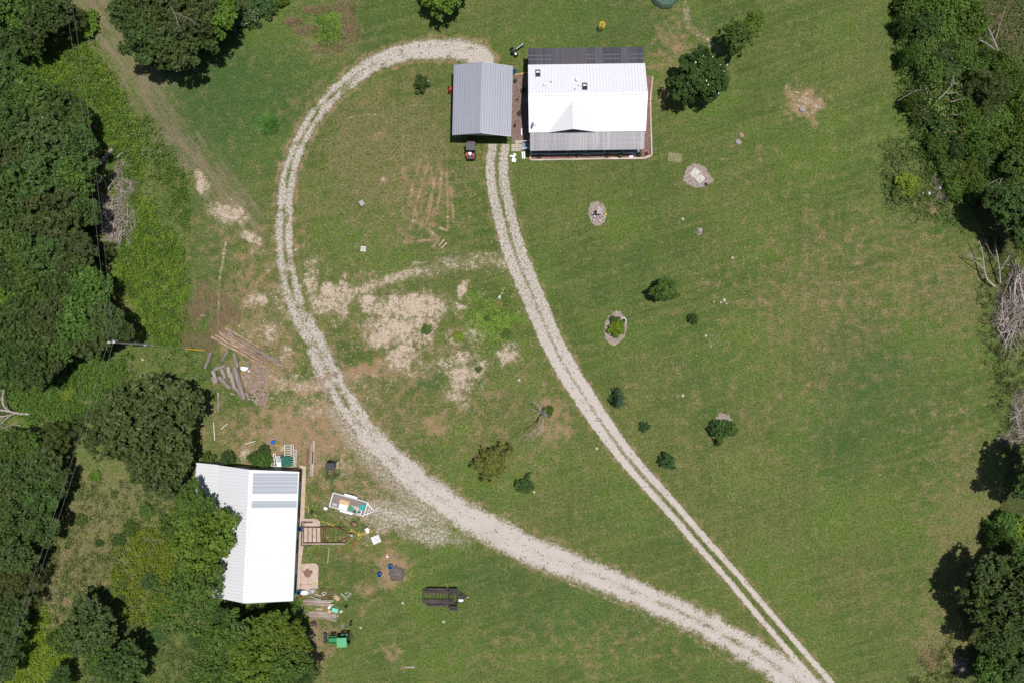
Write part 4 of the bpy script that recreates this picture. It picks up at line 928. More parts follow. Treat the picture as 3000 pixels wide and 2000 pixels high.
# rusty frame trailer
p = W(950, 1567, .6); t = thing('rusty_frame_trailer', (p.x, p.y, 0), 'bare rusty trailer frame with crossbars and triangular tongue', 'trailer frame', R_(0))
m = MB(); m.beam((-3.1, 1.15, .55), (3.1, 1.15, .55), .10, .14); m.beam((-3.1, -1.15, .55), (3.1, -1.15, .55), .10, .14); m.beam((3.1, -1.2, .55), (3.1, 1.2, .55), .09, .12); m.beam((-3.1, -1.2, .55), (-3.1, 1.2, .55), .09, .12); m.build('side_rail', M_rust, t)
m = MB()
for i in range(9): xx = -2.4 + i * .62; m.beam((xx, -1.1, .57), (xx, 1.1, .57), .06, .07)
m.beam((-.15, -1.1, .60), (-.15, 1.1, .60), .12, .08)
m.build('crossbar', M_rust, t)
m = MB(); m.beam((1.8, 1.15, .5), (4.2, 0, .5), .10, .10); m.beam((3.0, -1.15, .5), (4.2, 0, .5), .08, .08); m.beam((1.8, -1.12, .5), (3.9, -.1, .5), .08, .08); m.build('tongue', M_rust, t)
MB().beam((-1.2, -1.22, .62), (3.0, -1.22, .60), .05, .07).build('white_strip', M_whitem, t)
MB().box((3.95, 0, .58), (.4, .3, .14)).bar((3.8, .1, .1), (3.8, .1, .8), .05).build('coupler', M_galv, t)
m = MB(); m.beam((-3.3, 1.2, .6), (-2.8, 1.95, .6), .08, .08); m.beam((-3.3, 1.9, .62), (-1.7, 1.85, .62), .09, .08); m.beam((-3.35, 1.95, .5), (-3.4, -1.5, .5), .09, .09); m.beam((-3.4, -1.5, .5), (-1.8, -1.5, .5), .07, .08); m.beam((-3.3, .9, .5), (-2.9, .4, .9), .06, .06); m.build('tail_bracket', M_blackr, t)
for sy in (-1, 1): MB().bar((.2, sy * 1.3, .3), (.2, sy * .9, .3), .12, .12, 12).build('hub', M_rust, t)
# tall black stand
p0 = W(983, 1367); t = thing('black_steel_stand', p0, 'tall black steel stand with solid top panel beside the boards', 'stand', 0)
hh = 2.9
m = MB(); frame_rect(m, -.65, .65, -1.12, 1.12, hh, .06, .07); frame_rect(m, -.45, .45, -1.0, 1.0, hh - .25, .05, .05); m.build('top_frame', M_black, t)
MB().box((0, .60, hh + .04), (1.15, .95, .05)).build('top_panel', plain('charcoal_panel', (.05, .055, .065), .6), t)
for sx in (-1, 1):
    for sy in (-1, 1): MB().beam((sx * .62, sy * 1.08, 0), (sx * .62, sy * 1.08, hh), .05, .05).build('leg', M_black, t)
m = MB(); frame_rect(m, -.62, .62, -1.08, 1.08, .15, .04, .04); m.beam((.62, -1.0, .2), (-.5, -.1, hh - .1), .04, .04); m.beam((.62, 1.0, .2), (-.5, .1, hh - .1), .04, .04); m.build('brace', M_black, t)

# boards and stacks
def board(a, b, wd, label, th=.05, mt=None, name='board', cat='board', group=None, z=0):
    A, B_ = W(*a), W(*b); L = (B_ - A).length; o = MB().box((0, 0, th / 2), (L, wd, th)).build(name, mt or W_board)
    o.location = (A + B_) / 2 + Vector((0, 0, z)); o.rotation_euler = (0, 0, math.atan2(B_.y - A.y, B_.x - A.x)); return props(o, label, cat, group)
board((921, 1289), (915, 1396), .28, 'long grey board, right one of the pair above the stand', .14)
board((913, 1300), (910, 1394), .20, 'long grey board, left one of the pair above the stand', .10, z=0)
board((918, 1322), (916, 1358), .14, 'short black plank lying on the long grey boards', .05, M_black, 'plank', 'plank', z=.14)
board((903, 1315), (900, 1357), .36, 'short rust red board by the barn corner', .12, plain('rust_red_board', (.19, .09, .065), .8))
board((965, 1602), (960, 1650), .10, 'thin upright-lying pale post below the rusty frame', .08)
gA = 'upper bundle of boards south of the concrete apron'; gB = 'lower bundle of boards south of the concrete apron'
rs = random.Random(3)
for i in range(6):
    y0 = 1754 + i * 2.6; board((889 + rs.uniform(-2, 14), y0), (994 - rs.uniform(0, 30), y0 + 5 + rs.uniform(-2, 2)), .16, 'weathered board in the upper bundle south of the apron', .06, group=gA, z=(i % 2) * .06)
board((888, 1752), (975, 1753), .05, 'thin black rod along the top of the upper bundle', .05, M_black, 'rod', 'rod', z=.16)
board((912, 1745), (952, 1758), .14, 'pale green-grey slanting board above the upper bundle', .05, plain('grey_green_board', (.30, .33, .28), .8), z=.2)
for i in range(6):
    y0 = 1794 + i * 2.4; board((888 + rs.uniform(0, 30), y0), (993 - rs.uniform(0, 10), y0 + 3 + rs.uniform(-2, 2)), .15, 'weathered board in the lower bundle south of the apron', .06, group=gB, z=(i % 2) * .06)
board((942, 1806), (986, 1818), .17, 'board angled out below the lower bundle', .06)
board((903, 1791), (958, 1793), .2, 'pale board above the lower bundle', .05)
board((925, 1783), (946, 1783), .28, 'short wide pinkish board between the two bundles', .05, plain('pink_board', (.42, .30, .26), .8))
board((879, 1720), (912, 1728), .22, 'grey-brown plank at the lower edge of the apron', .06)
board((1020, 1733), (1011, 1737), .05, 'short white rod by the slotted metal channel', .05, M_white, 'rod', 'rod')
board((998, 1737), (1012, 1748), .06, 'slim white pole leading to the slotted channel', .05, M_white, 'pole', 'pole')
board((983, 1841), (1004, 1822), .05, 'thin reddish pole above the tractor', .04, W_split, 'pole', 'pole')
board((920, 1890), (938, 1868), .05, 'thin rod beside the tractor bucket', .04, W_split, 'rod', 'rod')
board((560 + 66, 1236), (560 + 69, 1289), .08, 'long white strip on the bare ground right of the round oak', .04, M_whitem, 'strip', 'strip')
board((718, 1300), (749, 1291), .07, 'white strip above the bushes behind the barn', .04, M_whitem, 'strip', 'strip')
board((647, 1257), (668, 1238), .07, 'slanting white strip left in the dry yard', .04, M_whitem, 'strip', 'strip')
board((822, 1320), (836, 1304), .22, 'pale offcut beside the white racks', .05)
board((935 + 440, 1450), (1412, 1450), .0001 + .2, 'tiny board', .05) if False else None
for (a, b) in (((1293, 725), (1306, 700)), ((1286, 718), (1299, 700))): pass
board((1286, 720), (1302, 702), .24, 'left of two tan planks lying in the lawn ruts', .05, W_cut)
board((1293, 728), (1309, 711), .24, 'right of two tan planks lying in the lawn ruts', .05, W_cut)
board((1184, 1953), (1216, 1953), .22, 'brown board in the grass near the bottom edge', .05)
# slotted channel
t = thing('slotted_metal_channel', W(1020, 1745), 'slotted grey metal channel in the grass right of the boards', 'metal channel', R_(52))
MB().box((0, .13, .1), (1.4, .04, .16)).box((0, -.13, .1), (1.4, .04, .16)).build('side', M_galv, t)
m = MB()
for i in range(7): m.box((-.6 + i * .2, 0, .06), (.07, .24, .04))
m.build('rung', M_galv, t)
# rusty cage frame
t = thing('rusty_bed_frame', W(957, 1735), 'rusty flat grid frame at the right of the apron', 'metal frame', R_(-6))
m = MB(); frame_rect(m, -1.0, 1.0, -.6, .6, .22, .06, .06); m.build('frame', M_rust, t)
m = MB()
for i in range(6): m.beam((-.75 + i * .3, -.57, .23), (-.75 + i * .3, .57, .23), .03, .03)
for i in range(3): m.beam((-.97, -.3 + i * .3, .26), (.97, -.3 + i * .3, .26), .03, .03)
m.build('bar', M_rust, t)
# barrels, tubs
def barrel(px, py, label, r=.30, h=.85, mt=M_bluep, open_=True, name='plastic_barrel', cat='barrel'):
    t = thing(name, W(px, py), label, cat)
    MB().lathe([(r * .9, 0), (r, .06), (r, h * .3), (r * 1.03, h * .33), (r, h * .36), (r, h * .64), (r * 1.03, h * .67), (r, h * .7), (r, h - .03), (r * .95, h), (r * .88, h - .01), (r * .86, .05), (0, .05)], n=22).build('body', mt, t)
    MB().torus((0, 0, h), r * .97, .025, 22).build('rim', plain('blue_rim', (.02, .22, .42), .4) if mt is M_bluep else mt, t)
    return t
barrel(1146, 1655, 'open blue barrel on the rim of the fire pit')
barrel(1114, 1678, 'open blue barrel on grass left of the fire pit')
barrel(885, 1545, 'dark blue barrel against the barn by the rusty frame')
barrel(879, 1729, 'blue barrel at the lower corner of the concrete apron')
item('blue_drum', MB().lathe([(.30, 0), (.33, .2), (.3, .42), (.18, .5), (0, .5)], n=20), plain('bright_blue', (.01, .14, .55), .4), W(801, 1294), 0, 'bright blue drum lid on the ground behind the barn', 'drum')
item('red_bucket', MB().lathe([(.16, 0), (.21, .3), (.19, .3), (.14, .05), (0, .05)], n=16), M_red, W(882, 1742), 0, 'red bucket by the lower corner of the apron', 'bucket')
item('yellow_can', MB().box((0, 0, .14), (.28, .2, .28), top=.8), M_yel, W(924, 1708), R_(10), 'yellow can on the lower right of the apron', 'can')
item('white_oblong_tub', MB().lathe([(.3, 0), (.42, .3), (.46, .3), (.38, .27), (.26, .06), (0, .06)], n=24), M_whitem, W(894, 1733), 0, 'white oval basin below the apron', 'basin').scale = (1.4, .75, 1)
item('grey_wheelbarrow_tray', MB().lathe([(.18, 0), (.34, .26), (.38, .26), (.32, .22), (.16, .05), (0, .05)], n=20), M_galv, W(917, 1729), R_(35), 'grey oval metal tray right of the white basin', 'tray').scale = (1.5, .8, 1)
item('white_hose_loop', MB().tube(smooth([(-.9, 0, .05), (-.3, -.25, .06), (.3, -.2, .08), (.7, .1, .06), (.4, .3, .06), (.1, .1, .05), (.5, -.1, .1)], 4), .04), M_whitem, W(942, 1738, .3), 0, 'white hose draped over the rusty bed frame', 'hose')
item('white_bucket_rack', MB().torus((0, 0, .2), .22, .03, 18).torus((.1, .15, .1), .2, .03, 18).bar((-.2, 0, 0), (-.2, 0, .3), .03), M_galv, W(867, 1749), 0, 'tangled silver rings at the barn corner', 'metal rings')
item('tan_cloth', MB().lathe([(.45, 0), (.35, .12), (.15, .2), (0, .18)], n=9, jit=.35), plain('tan_cloth', (.48, .33, .22), .9), W(986, 1750), 0, 'crumpled tan cloth at the end of the upper bundle', 'cloth')
item('teal_box', MB().box((0, 0, .2), (.95, .6, .4), top=.94), plain('mint_plastic', (.20, .68, .52), .5), W(983, 1784), R_(-15), 'mint green plastic box below the boards', 'box')
item('white_jug', MB().box((0, 0, .14), (.38, .3, .28), top=.7), M_white, W(1000, 1789), R_(30), 'white jug right of the mint box', 'jug')
item('tan_scrap', MB().box((0, 0, .04), (.5, .35, .06)), M_tan, W(965, 1790), R_(10), 'tan scrap left of the mint box', 'scrap')
item('white_pan', MB().lathe([(.14, 0), (.2, .14), (.17, .14), (.12, .04), (0, .04)], n=16), M_white, W(969, 1771), 0, 'white pan between the two board bundles', 'pan')
item('white_rag', MB().lathe([(.3, 0), (.2, .05), (0, .07)], n=7, jit=.35), M_white, W(965, 1777), 0, 'white rag under the white pan', 'rag')
item('small_black_wheel', MB().lathe([(.08, -.07), (.26, -.08), (.28, 0), (.26, .08), (.08, .07)], (0, 0, .09), 18), M_tyre, W(1014, 1774), 0, 'small black wheel at the right of the boards', 'wheel')
item('black_tyre_strip', MB().torus((0, 0, .25), .32, .09, 20, 8, (1, .2, .25)), M_tyre, W(1029, 1822), R_(-20), 'black tyre standing in the grass above the tractor', 'tyre')
item('grey_wire_coil', MB().torus((0, 0, .05), .24, .02).torus((.05, 0, .09), .18, .02).torus((0, .08, .12), .12, .02), M_galv, W(1004, 1832), 0, 'grey wire coil above the tractor canopy', 'wire coil')
item('white_rag', MB().lathe([(.2, 0), (.12, .09), (0, .11)], n=7, jit=.3), M_white, W(909, 1861), 0, 'white scrap left of the tractor bucket', 'scrap')
t = thing('black_folding_seat', W(921, 1822), 'black folding seat frame below the board bundles', 'seat frame', R_(25))
m = MB(); frame_rect(m, -.3, .3, -.35, .35, .4, .05, .05); m.beam((-.3, -.35, 0), (.3, .35, .4), .04, .04); m.beam((.3, -.35, 0), (-.3, .35, .4), .04, .04); m.build('frame', M_black, t); MB().box((0, 0, .43), (.4, .45, .04)).build('seat', M_blackr, t); MB().beam((-.2, -.9, .05), (.2, -.4, .05), .12, .05).build('footrest', M_black, t)
t = thing('white_metal_rack', W(886, 1787), 'small white rack left end of the lower bundle', 'rack', R_(-30)); m = MB(); frame_rect(m, -.25, .25, -.35, .35, .2, .04, .04); m.build('frame', M_galv, t); m = MB(); [m.beam((-.22, -.2 + k * .13, .2), (.22, -.2 + k * .13, .2), .025, .025) for k in range(4)]; m.build('bar', M_galv, t)
item('fallen_leaf_pile', MB().lathe([(.62, 0), (.45, .05), (.2, .08), (0, .08)], (0, 0, 0), 13, jit=.3), plain('leaf_litter', (.24, .14, .10), .95, var=.5, scale=9), W(901, 1676, .06), 0, 'brown leaf pile in the middle of the concrete apron', 'leaf pile')
t = thing('garden_rake', W(899, 1711, .06), 'long handled rake lying on the apron', 'rake', 0); MB().bar((-.9, 0, .03), (.8, 0, .03), .02).build('handle', M_rust, t); m = MB(); m.beam((-.9, -.2, .03), (-.9, .2, .03), .03, .03); [m.beam((-.9, -.18 + .09 * k, .03), (-1.0, -.18 + .09 * k, .01), .015, .02) for k in range(5)]; m.build('head', M_rust, t)
t = thing('wire_grate', W(937, 1624), 'rusty wire grate in the grass below the rusty frame', 'grate', R_(8)); m = MB(); [m.beam((-.4 + .2 * k, -.35, .05), (-.4 + .2 * k, .35, .05), .03, .03) for k in range(5)]; [m.beam((-.5, -.25 + .25 * k, .08), (.5, -.25 + .25 * k, .08), .03, .03) for k in range(3)]; m.build('wire', M_rust, t)
# garden shovel-like tool, white panel
item('white_table_top', MB().box((0, 0, .35), (1.25, 1.15, .05)).bar((-.5, -.5, 0), (-.5, -.5, .35), .03).bar((.5, -.5, 0), (.5, -.5, .35), .03).bar((.5, .5, 0), (.5, .5, .35), .03).bar((-.5, .5, 0), (-.5, .5, .35), .03), plain('stained_white', (.66, .66, .68), .5, dirt=(.5, .36, .28)), W(1103, 1577), R_(22), 'stained white square table by the bare patch', 'table')
t = thing('camp_chair', W(1038, 1534), 'toppled brown camp chair above the coiled hose', 'chair', R_(-25))
m = MB(); m.tube([(-.45, .3, .05), (0, .42, .35), (.5, .25, .05)], .03); m.tube([(-.45, -.2, .05), (0, -.1, .4), (.55, -.3, .05)], .03); m.bar((-.4, .3, .1), (-.4, -.2, .1), .03); m.bar((.5, .25, .1), (.52, -.3, .1), .03); m.build('frame', M_black, t); MB().slab([(-.25, -.15, .3), (.3, -.2, .32), (.25, .3, .28), (-.2, .32, .3)], .03).build('seat', plain('brown_canvas', (.30, .17, .10), .9), t)
item('white_bag', MB().lathe([(.28, 0), (.3, .12), (.15, .24), (0, .24)], n=9, jit=.2), M_white, W(1076, 1555), 0, 'white bag beside the white chair', 'bag')
item('pale_stone', MB().lathe([(.16, 0), (.18, .08), (.08, .15), (0, .15)], n=8, jit=.2), M_stone, W(1106, 1556), 0, 'pale stone right of the white chair', 'stone')
item('red_white_can', MB().lathe([(.16, 0), (.17, .4), (.1, .45), (0, .45)], n=14), M_whitem, W(1136, 1627), 0, 'white canister above the fire pit', 'canister')
item('orange_scrap', MB().box((0, 0, .1), (.35, .3, .18)), plain('faded_orange', (.55, .25, .12), .8), W(1134, 1622), R_(10), 'faded orange scrap by the white canister', 'scrap')
item('cable_reel', MB().lathe([(.28, 0), (.28, .05), (.15, .06), (.15, .22), (.28, .23), (.28, .28), (0, .28)], n=18), M_black, W(914, 1498), 0, 'black cable reel left of the rusty frame', 'cable reel')
item('yellow_lamp', MB().lathe([(.12, 0), (.17, .1), (.12, .2), (0, .22)], n=14), M_yel, W(885, 1460), 0, 'round yellow item on the walkway beside the barn', 'lamp')
def hose(name, pts, label, r=.028, mt=M_hose, cat='hose'):
    P = smooth([tuple(W(*q)) for q in pts], 5); c = sum((Vector(q) for q in P), Vector()) / len(P)
    o = MB().tube([(q[0] - c.x, q[1] - c.y, .05) for q in P], r).build(name, mt); o.location = (c.x, c.y, 0); return props(o, label, cat)
hose('yellow_hose', [(886, 1395), (890, 1418), (894, 1440), (898, 1458), (892, 1480), (903, 1487), (905, 1500), (916, 1502), (928, 1512)], 'yellow hose running down the walkway to the cable reel')
hose('yellow_hose', [(940, 1524), (962, 1532), (983, 1542), (1006, 1552), (1028, 1555), (1030, 1549), (1045, 1560), (1060, 1568), (1050, 1578), (1052, 1565), (1075, 1560), (1091, 1558), (1086, 1553), (1068, 1564), (1048, 1566), (1054, 1556)], 'tangled yellow hose right of the rusty frame tongue')
hose('extension_cord', [(985, 1619), (1010, 1606), (1025, 1600), (1040, 1588), (1050, 1582), (1032, 1600)], 'orange cord snaking below the rusty frame tongue', .022, M_orange, 'cord')
hose('extension_cord', [(795, 1297), (812, 1303), (825, 1309), (834, 1322)], 'thin yellow cord above the white racks', .022)
hose('fallen_twig_line', [(1148, 1105), (1143, 1128), (1130, 1150)], 'long pale stick on the dry grass beside the drive', .03, W_dead, 'stick')
# white racks etc behind the barn
t = thing('green_lidded_bin', W(846, 1347, .0), 'large dark green bin behind the barn corner', 'bin', R_(0)); MB().box((0, 0, .5), (1.4, 1.3, 1.0), top=1.03).build('body', M_dgreen, t); MB().box((0, 0, 1.04), (1.5, 1.42, .08)).build('lid', M_dgreen, t)
t = thing('grey_work_table', W(824, 1341), 'grey work table with round black disc beside the green bin', 'table'); MB().box((0, 0, .72), (.9, 1.0, .05)).build('top', M_galv, t)
for sx in (-1, 1):
    for sy in (-1, 1): MB().bar((sx * .4, sy * .45, 0), (sx * .4, sy * .45, .7), .03).build('leg', M_galv, t)
item('black_disc', MB().lathe([(.2, 0), (.22, .06), (.1, .1), (0, .1)], n=18), M_black, W(825, 1338, .75), 0, 'round black disc on the grey work table', 'disc')
item('white_appliance', MB().box((0, 0, .4), (.8, .7, .8)), M_whitem, W(823, 1357), 0, 'white box appliance against the barn north wall', 'appliance')
def rack(px, py, rz, L, wd, n, label, zz=.6):
    t = thing('white_rack', W(px, py), label, 'rack', rz); m = MB(); 
    for sy in (-1, 1): m.beam((-L / 2, sy * wd / 2, zz), (L / 2, sy * wd / 2, zz), .05, .05)
    m.build('side_rail', M_white, t); m = MB()
    for i in range(n): m.beam((-L / 2 + .05 + i * (L - .1) / (n - 1), -wd / 2, zz), (-L / 2 + .05 + i * (L - .1) / (n - 1), wd / 2, zz), .045, .045)
    m.build('bar', M_white, t)
    for sx in (-1, 1): MB().beam((sx * (L / 2 - .04), 0, 0), (sx * (L / 2 - .04), 0, zz - .03), .05, .05).build('leg', M_white, t)
rack(806, 1344, R_(80), 1.9, .35, 5, 'left white tubular rack behind the barn'); rack(812, 1345, R_(96), 1.9, .3, 4, 'white tubular rack close to the work table', .8)
rack(848, 1318, R_(90), 1.9, 1.0, 8, 'wide white tubular rack above the green bin'); rack(863, 1330, R_(92), 3.2, .35, 10, 'tall narrow white rack right of the green bin', .9); rack(869, 1338, R_(88), 2.4, .2, 5, 'thin grey-white rack furthest right behind the barn', .5)
item('white_bag_pile', MB().lathe([(.35, 0), (.3, .15), (.15, .25), (0, .25)], n=9, jit=.25), plain('pale_blue_bag', (.60, .66, .74), .6), W(731, 1335), 0, 'pale bluish bag between the two bushes behind the barn', 'bag')
# fire pit
t = thing('fire_pit', W(1163, 1679), 'round ashy fire pit in the lawn', 'fire pit')
MB().lathe([(1.25, .0), (1.1, .05), (.9, .06), (.6, .04), (0, .03)], n=24, jit=.16).build('ash_bed', plain('ash', (.13, .10, .088), .95, var=.5, scale=5, dirt=(.16, .12, .10)), t)
m = MB()
for i in range(26):
    a, r_ = rs.uniform(0, 6.28), rs.uniform(0, .75); m.box((r_ * math.cos(a), r_ * math.sin(a) + .15, .09), (rs.uniform(.05, .16), .06, .05), rs.uniform(0, 3))
m.build('charred_scraps', plain('pale_ash', (.35, .31, .29), .9), t)

# utility covers in the lawn
t = thing('concrete_utility_box', W(1062, 597), 'tilted grey concrete box in the loop lawn', 'utility box', R_(28)); MB().box((0, 0, .22), (.62, .72, .44), 0, R_(6)).build('body', plain('grey_concrete', (.36, .35, .34), .85, dirt=(.2, .2, .2)), t); MB().box((0, 0, .47), (.66, .76, .05), 0, R_(6)).build('lid', plain('grey_concrete', (.42, .41, .40), .85), t)
t = thing('concrete_well_cover', W(1065, 730), 'square white concrete cover with round ring in the loop lawn', 'well cover', R_(-2)); MB().box((0, 0, .12), (.75, .75, .24)).build('slab', plain('white_concrete', (.62, .61, .60), .85), t); MB().torus((0, 0, .25), .17, .045, 22).build('ring', plain('ring_grey', (.28, .27, .26), .8), t)
item('stump', MB().lathe([(.34, 0), (.30, .15), (.28, .2), (0, .2)], n=12, jit=.12), plain('pinkish_stone', (.40, .29, .25), .9), W(1122, 527), 0, 'pinkish flat stump in the loop lawn', 'stump')
# garden shovel
t = thing('snow_shovel', W(1465, 868), 'white bladed shovel lying on bright grass', 'shovel', R_(62)); MB().bar((.1, 0, .05), (1.4, 0, .05), .022).build('handle', M_whitem, t); MB().slab([(-.35, -.2, .06), (-.35, .2, .06), (.1, .12, .08), (.1, -.12, .08)][::-1], .03).build('blade', plain('light_grey_blade', (.62, .65, .68), .5), t)
# lattice panels
def lattice(px, py, L, Wd, rz, mt, label):
    m = MB(); n_ = 9
    for i in range(n_ + 1): m.beam((-L / 2 + i * L / n_, -Wd / 2, .04), (-L / 2 + i * L / n_, Wd / 2, .04), .045, .02)
    k_ = max(3, int(n_ * Wd / L))
    for i in range(k_ + 1): m.beam((-L / 2, -Wd / 2 + i * Wd / k_, .06), (L / 2, -Wd / 2 + i * Wd / k_, .06), .045, .02)
    o = m.build('lattice_panel', mt); o.location = W(px, py); o.rotation_euler = (0, 0, rz); return props(o, label, 'lattice panel')
lattice(2036, 507, 1.15, 1.0, R_(52), plain('cream_lattice', (.78, .76, .70), .7), 'upper cream lattice panel on the square mulch bed')
lattice(2051, 524, 1.1, .95, R_(40), plain('cream_lattice', (.78, .76, .70), .7), 'lower cream lattice panel on the square mulch bed').location.z = .05
lattice(1977, 462, 1.9, 1.15, R_(-8), plain('tan_lattice', (.46, .40, .26), .8), 'worn tan lattice panel lying in the grass')
item('black_box_trap', MB().box((0, 0, .12), (.3, .5, .22)).box((.05, 0, .26), (.22, .3, .06)), plain('brown_black', (.05, .03, .03), .7), W(2068, 541), R_(20), 'small dark box at the lower right of the mulch bed', 'box')
# wishing well bed
t = thing('wooden_well_roof', W(1754, 623), 'grey shingled wishing well roof in the small mulch bed', 'wishing well', R_(3))
for sx in (-1, 1): MB().box((sx * .34, 0, .5), (.07, .07, 1.0)).build('post', W_board, t)
MB().slab([(-.42, -.38, .95), (.42, -.38, .95), (.42, 0, 1.2), (-.42, 0, 1.2)][::-1], .04).slab([(-.42, .38, .95), (.42, .38, .95), (.42, 0, 1.2), (-.42, 0, 1.2)], .04).build('roof', plain('grey_shingle', (.46, .41, .39), .85), t)
MB().lathe([(.38, 0), (.38, .4), (.32, .4), (.3, .1), (0, .1)], n=8).build('well_wall', W_board, t)
item('black_planter', MB().box((0, 0, .2), (.42, .55, .4)), M_black, W(1741, 627), R_(4), 'black box planter left of the wishing well roof', 'planter')
item('white_dish_ornament', MB().lathe([(.1, 0), (.22, .25), (.2, .26), (0, .2)], n=14), M_galv, W(1742, 635), 0, 'silver dish below the black box planter', 'dish')
item('yellow_ornament', MB().lathe([(.14, 0), (.18, .18), (.08, .3), (0, .3)], n=9, jit=.2), M_yel, W(1774, 629), 0, 'yellow ornament right of the wishing well', 'ornament')
for (a, b, lb) in ((1753, 611, 'top'), (1735, 626, 'left'), (1739, 648, 'lower left'), (1757, 648, 'bottom'), (1769, 635, 'right')):
    item('solar_light', MB().bar((0, 0, 0), (0, 0, .3), .02).lathe([(.09, .3), (.1, .34), (.05, .38), (0, .38)], n=12), M_white, W(a, b), 0, f'white solar light at the {lb} edge of the wishing well bed', 'garden light', 'solar lights around the wishing well bed')
# tree stumps right of house
for (a, b, r_, lb) in ((2350, 320, .45, 'grey stump inside the ring of dead grass'), (2161, 417, .38, 'round grey stump below the rock on the right lawn'), (2050, 676, .35, 'small worn stump on the right lawn')):
    item('tree_stump', MB().lathe([(r_ * 1.2, 0), (r_, .12), (r_ * .95, .3), (0, .31)], n=14, jit=.12), plain('grey_stump', (.34, .29, .29), .9, var=.35), W(a, b), 0, lb, 'stump')
def rock(px, py, r_, label, mt=M_stone, name='rock'):
    return item(name, MB().lathe([(r_, 0), (r_ * 1.02, r_ * .35), (r_ * .6, r_ * .7), (0, r_ * .75)], n=9, jit=.25), mt, W(px, py), 0, label, 'rock')
rock(2172, 397, .38, 'brown rock beside the round grey stump', plain('brown_rock', (.36, .25, .18), .9))
for i, (a, b, r_) in enumerate(((2121, 880, .26), (2112, 886, .17), (2092, 884, .14), (2128, 889, .14))):
    rock(a, b, r_, 'pale rock in the small cluster on the right lawn')['group'] = 'cluster of pale rocks on the right lawn'
for a, b, lb in ((2000, 1158, 'white stone near the middle of the right lawn'), (1520, 1112, 'pale stone left of the lower gravel track'), (1748, 1313, 'white stone left of the track below the snag'), (2068, 983, 'white stone below the small bush on the right lawn'), (1565, 1440, 'white stone right of the dark bush by the track'),
    (2145, 756, 'pale stone high on the right lawn'), (416, 453, 'white stone at the bottom of the left meadow'), (418, 1052, 'white stone below the power pole'), (1248, 1452, 'pale stone on the wide gravel drive'), (2000, 612 + 30, 'pale stone in the mown lawn above the round tree'), (540 + 16, 1064, 'scrap'), (2702, 567, 'white stone left of the right brush pile'), (1180, 1765, 'small yellowish block right of the fire pit'), (1057, 1837, 'white stone right of the tractor'), (1300, 1820, 'pale flat rock below the black trailer')):
    if lb == 'scrap': continue
    rock(a, b, .2, lb)
item('white_bag', MB().lathe([(.25, 0), (.27, .12), (.12, .22), (0, .22)], n=9, jit=.2), M_white, W(1252, 240), R_(20), 'white-grey rock beside the small shrub in the loop', 'rock', None)
item('white_bottle', MB().lathe([(0, -.35), (.12, -.33), (.14, 0), (.12, .3), (0, .36)], (0, 0, .14), 10, 'x'), M_white, W(2803, 384), R_(30), 'white bottle in the yellow-flowered thicket', 'bottle')
for a, b, lb in ((2721, 567, 'left white scrap by the small right brush heap'), (2756, 548, 'right white scrap on the small right brush heap')):
    item('white_scrap', MB().lathe([(.28, 0), (.2, .1), (0, .14)], n=7, jit=.35), M_white, W(a, b), 0, lb, 'scrap')

# ---- power pole
p = W(440, 1010); t = thing('power_pole', p, 'tall grey power pole with white insulators by the wood edge', 'power pole', 0)
top = W(322, 1002.5, 9.5) - p
MB().bar((0, 0, 0), (top.x, top.y, 9.5), .17, .12, 12).build('pole', plain('grey_pole', (.30, .28, .27), .85), t)
m = MB(); m.beam((top.x - .35, top.y, 9.2), (top.x + .55, top.y - .05, 9.2), .12, .12); m.build('crossarm', W_board, t)
for xx in (-.25, .45): MB().lathe([(.06, 0), (.12, .06), (.06, .12), (.11, .18), (.04, .26), (0, .27)], (top.x + xx, top.y, 9.27), 12).build('insulator', M_white, t)
MB().bar((top.x + .25, top.y + .18, 8.4), (top.x + .25, top.y + .18, 9.1), .17, .17, 14).build('transformer', M_galv, t)
MB().box((.0, -.02, 1.4), (.28, .24, .5)).build('meter_box', M_white, t)
g_end = W(600, 1026) - p; gm_ = top.lerp(Vector((g_end.x, g_end.y, 0)), .8)
MB().bar(tuple(top - Vector((0, 0, .5))), tuple(Vector((g_end.x, g_end.y, 0))), .02, n=5).build('guy_wire', M_galv, t)
MB().bar(tuple(top.lerp(Vector((g_end.x, g_end.y, 0)), .78)), tuple(Vector((g_end.x, g_end.y, 0.02))), .055, n=8).build('guy_guard', M_yel, t)
Mw = plain('wire_grey', (.24, .24, .23), .5, .3)
def wire(A, B_, sag, label, r=.013):
    A, B_ = Vector(A), Vector(B_); P = [A.lerp(B_, k / 14) - Vector((0, 0, sag * 4 * (k / 14) * (1 - k / 14))) for k in range(15)]
    o = MB().tube([q - A for q in P], r, 5).build('power_line', Mw); o.location = A; return props(o, label, 'power line')
T0 = p + top
wire(T0 + Vector((-.25, 0, .05)), W(165, -160, 9.4), .9, 'left overhead wire running up from the power pole')
wire(T0 + Vector((.45, 0, .05)), W(182, -160, 9.0), 1.1, 'right overhead wire running up from the power pole')
wire(T0 + Vector((-.25, 0, .0)), W(-75, 2160, 9.4), 1.0, 'left overhead wire running down from the power pole')
wire(T0 + Vector((.45, 0, .0)), W(-62, 2160, 8.6), 1.2, 'right overhead wire running down from the power pole')

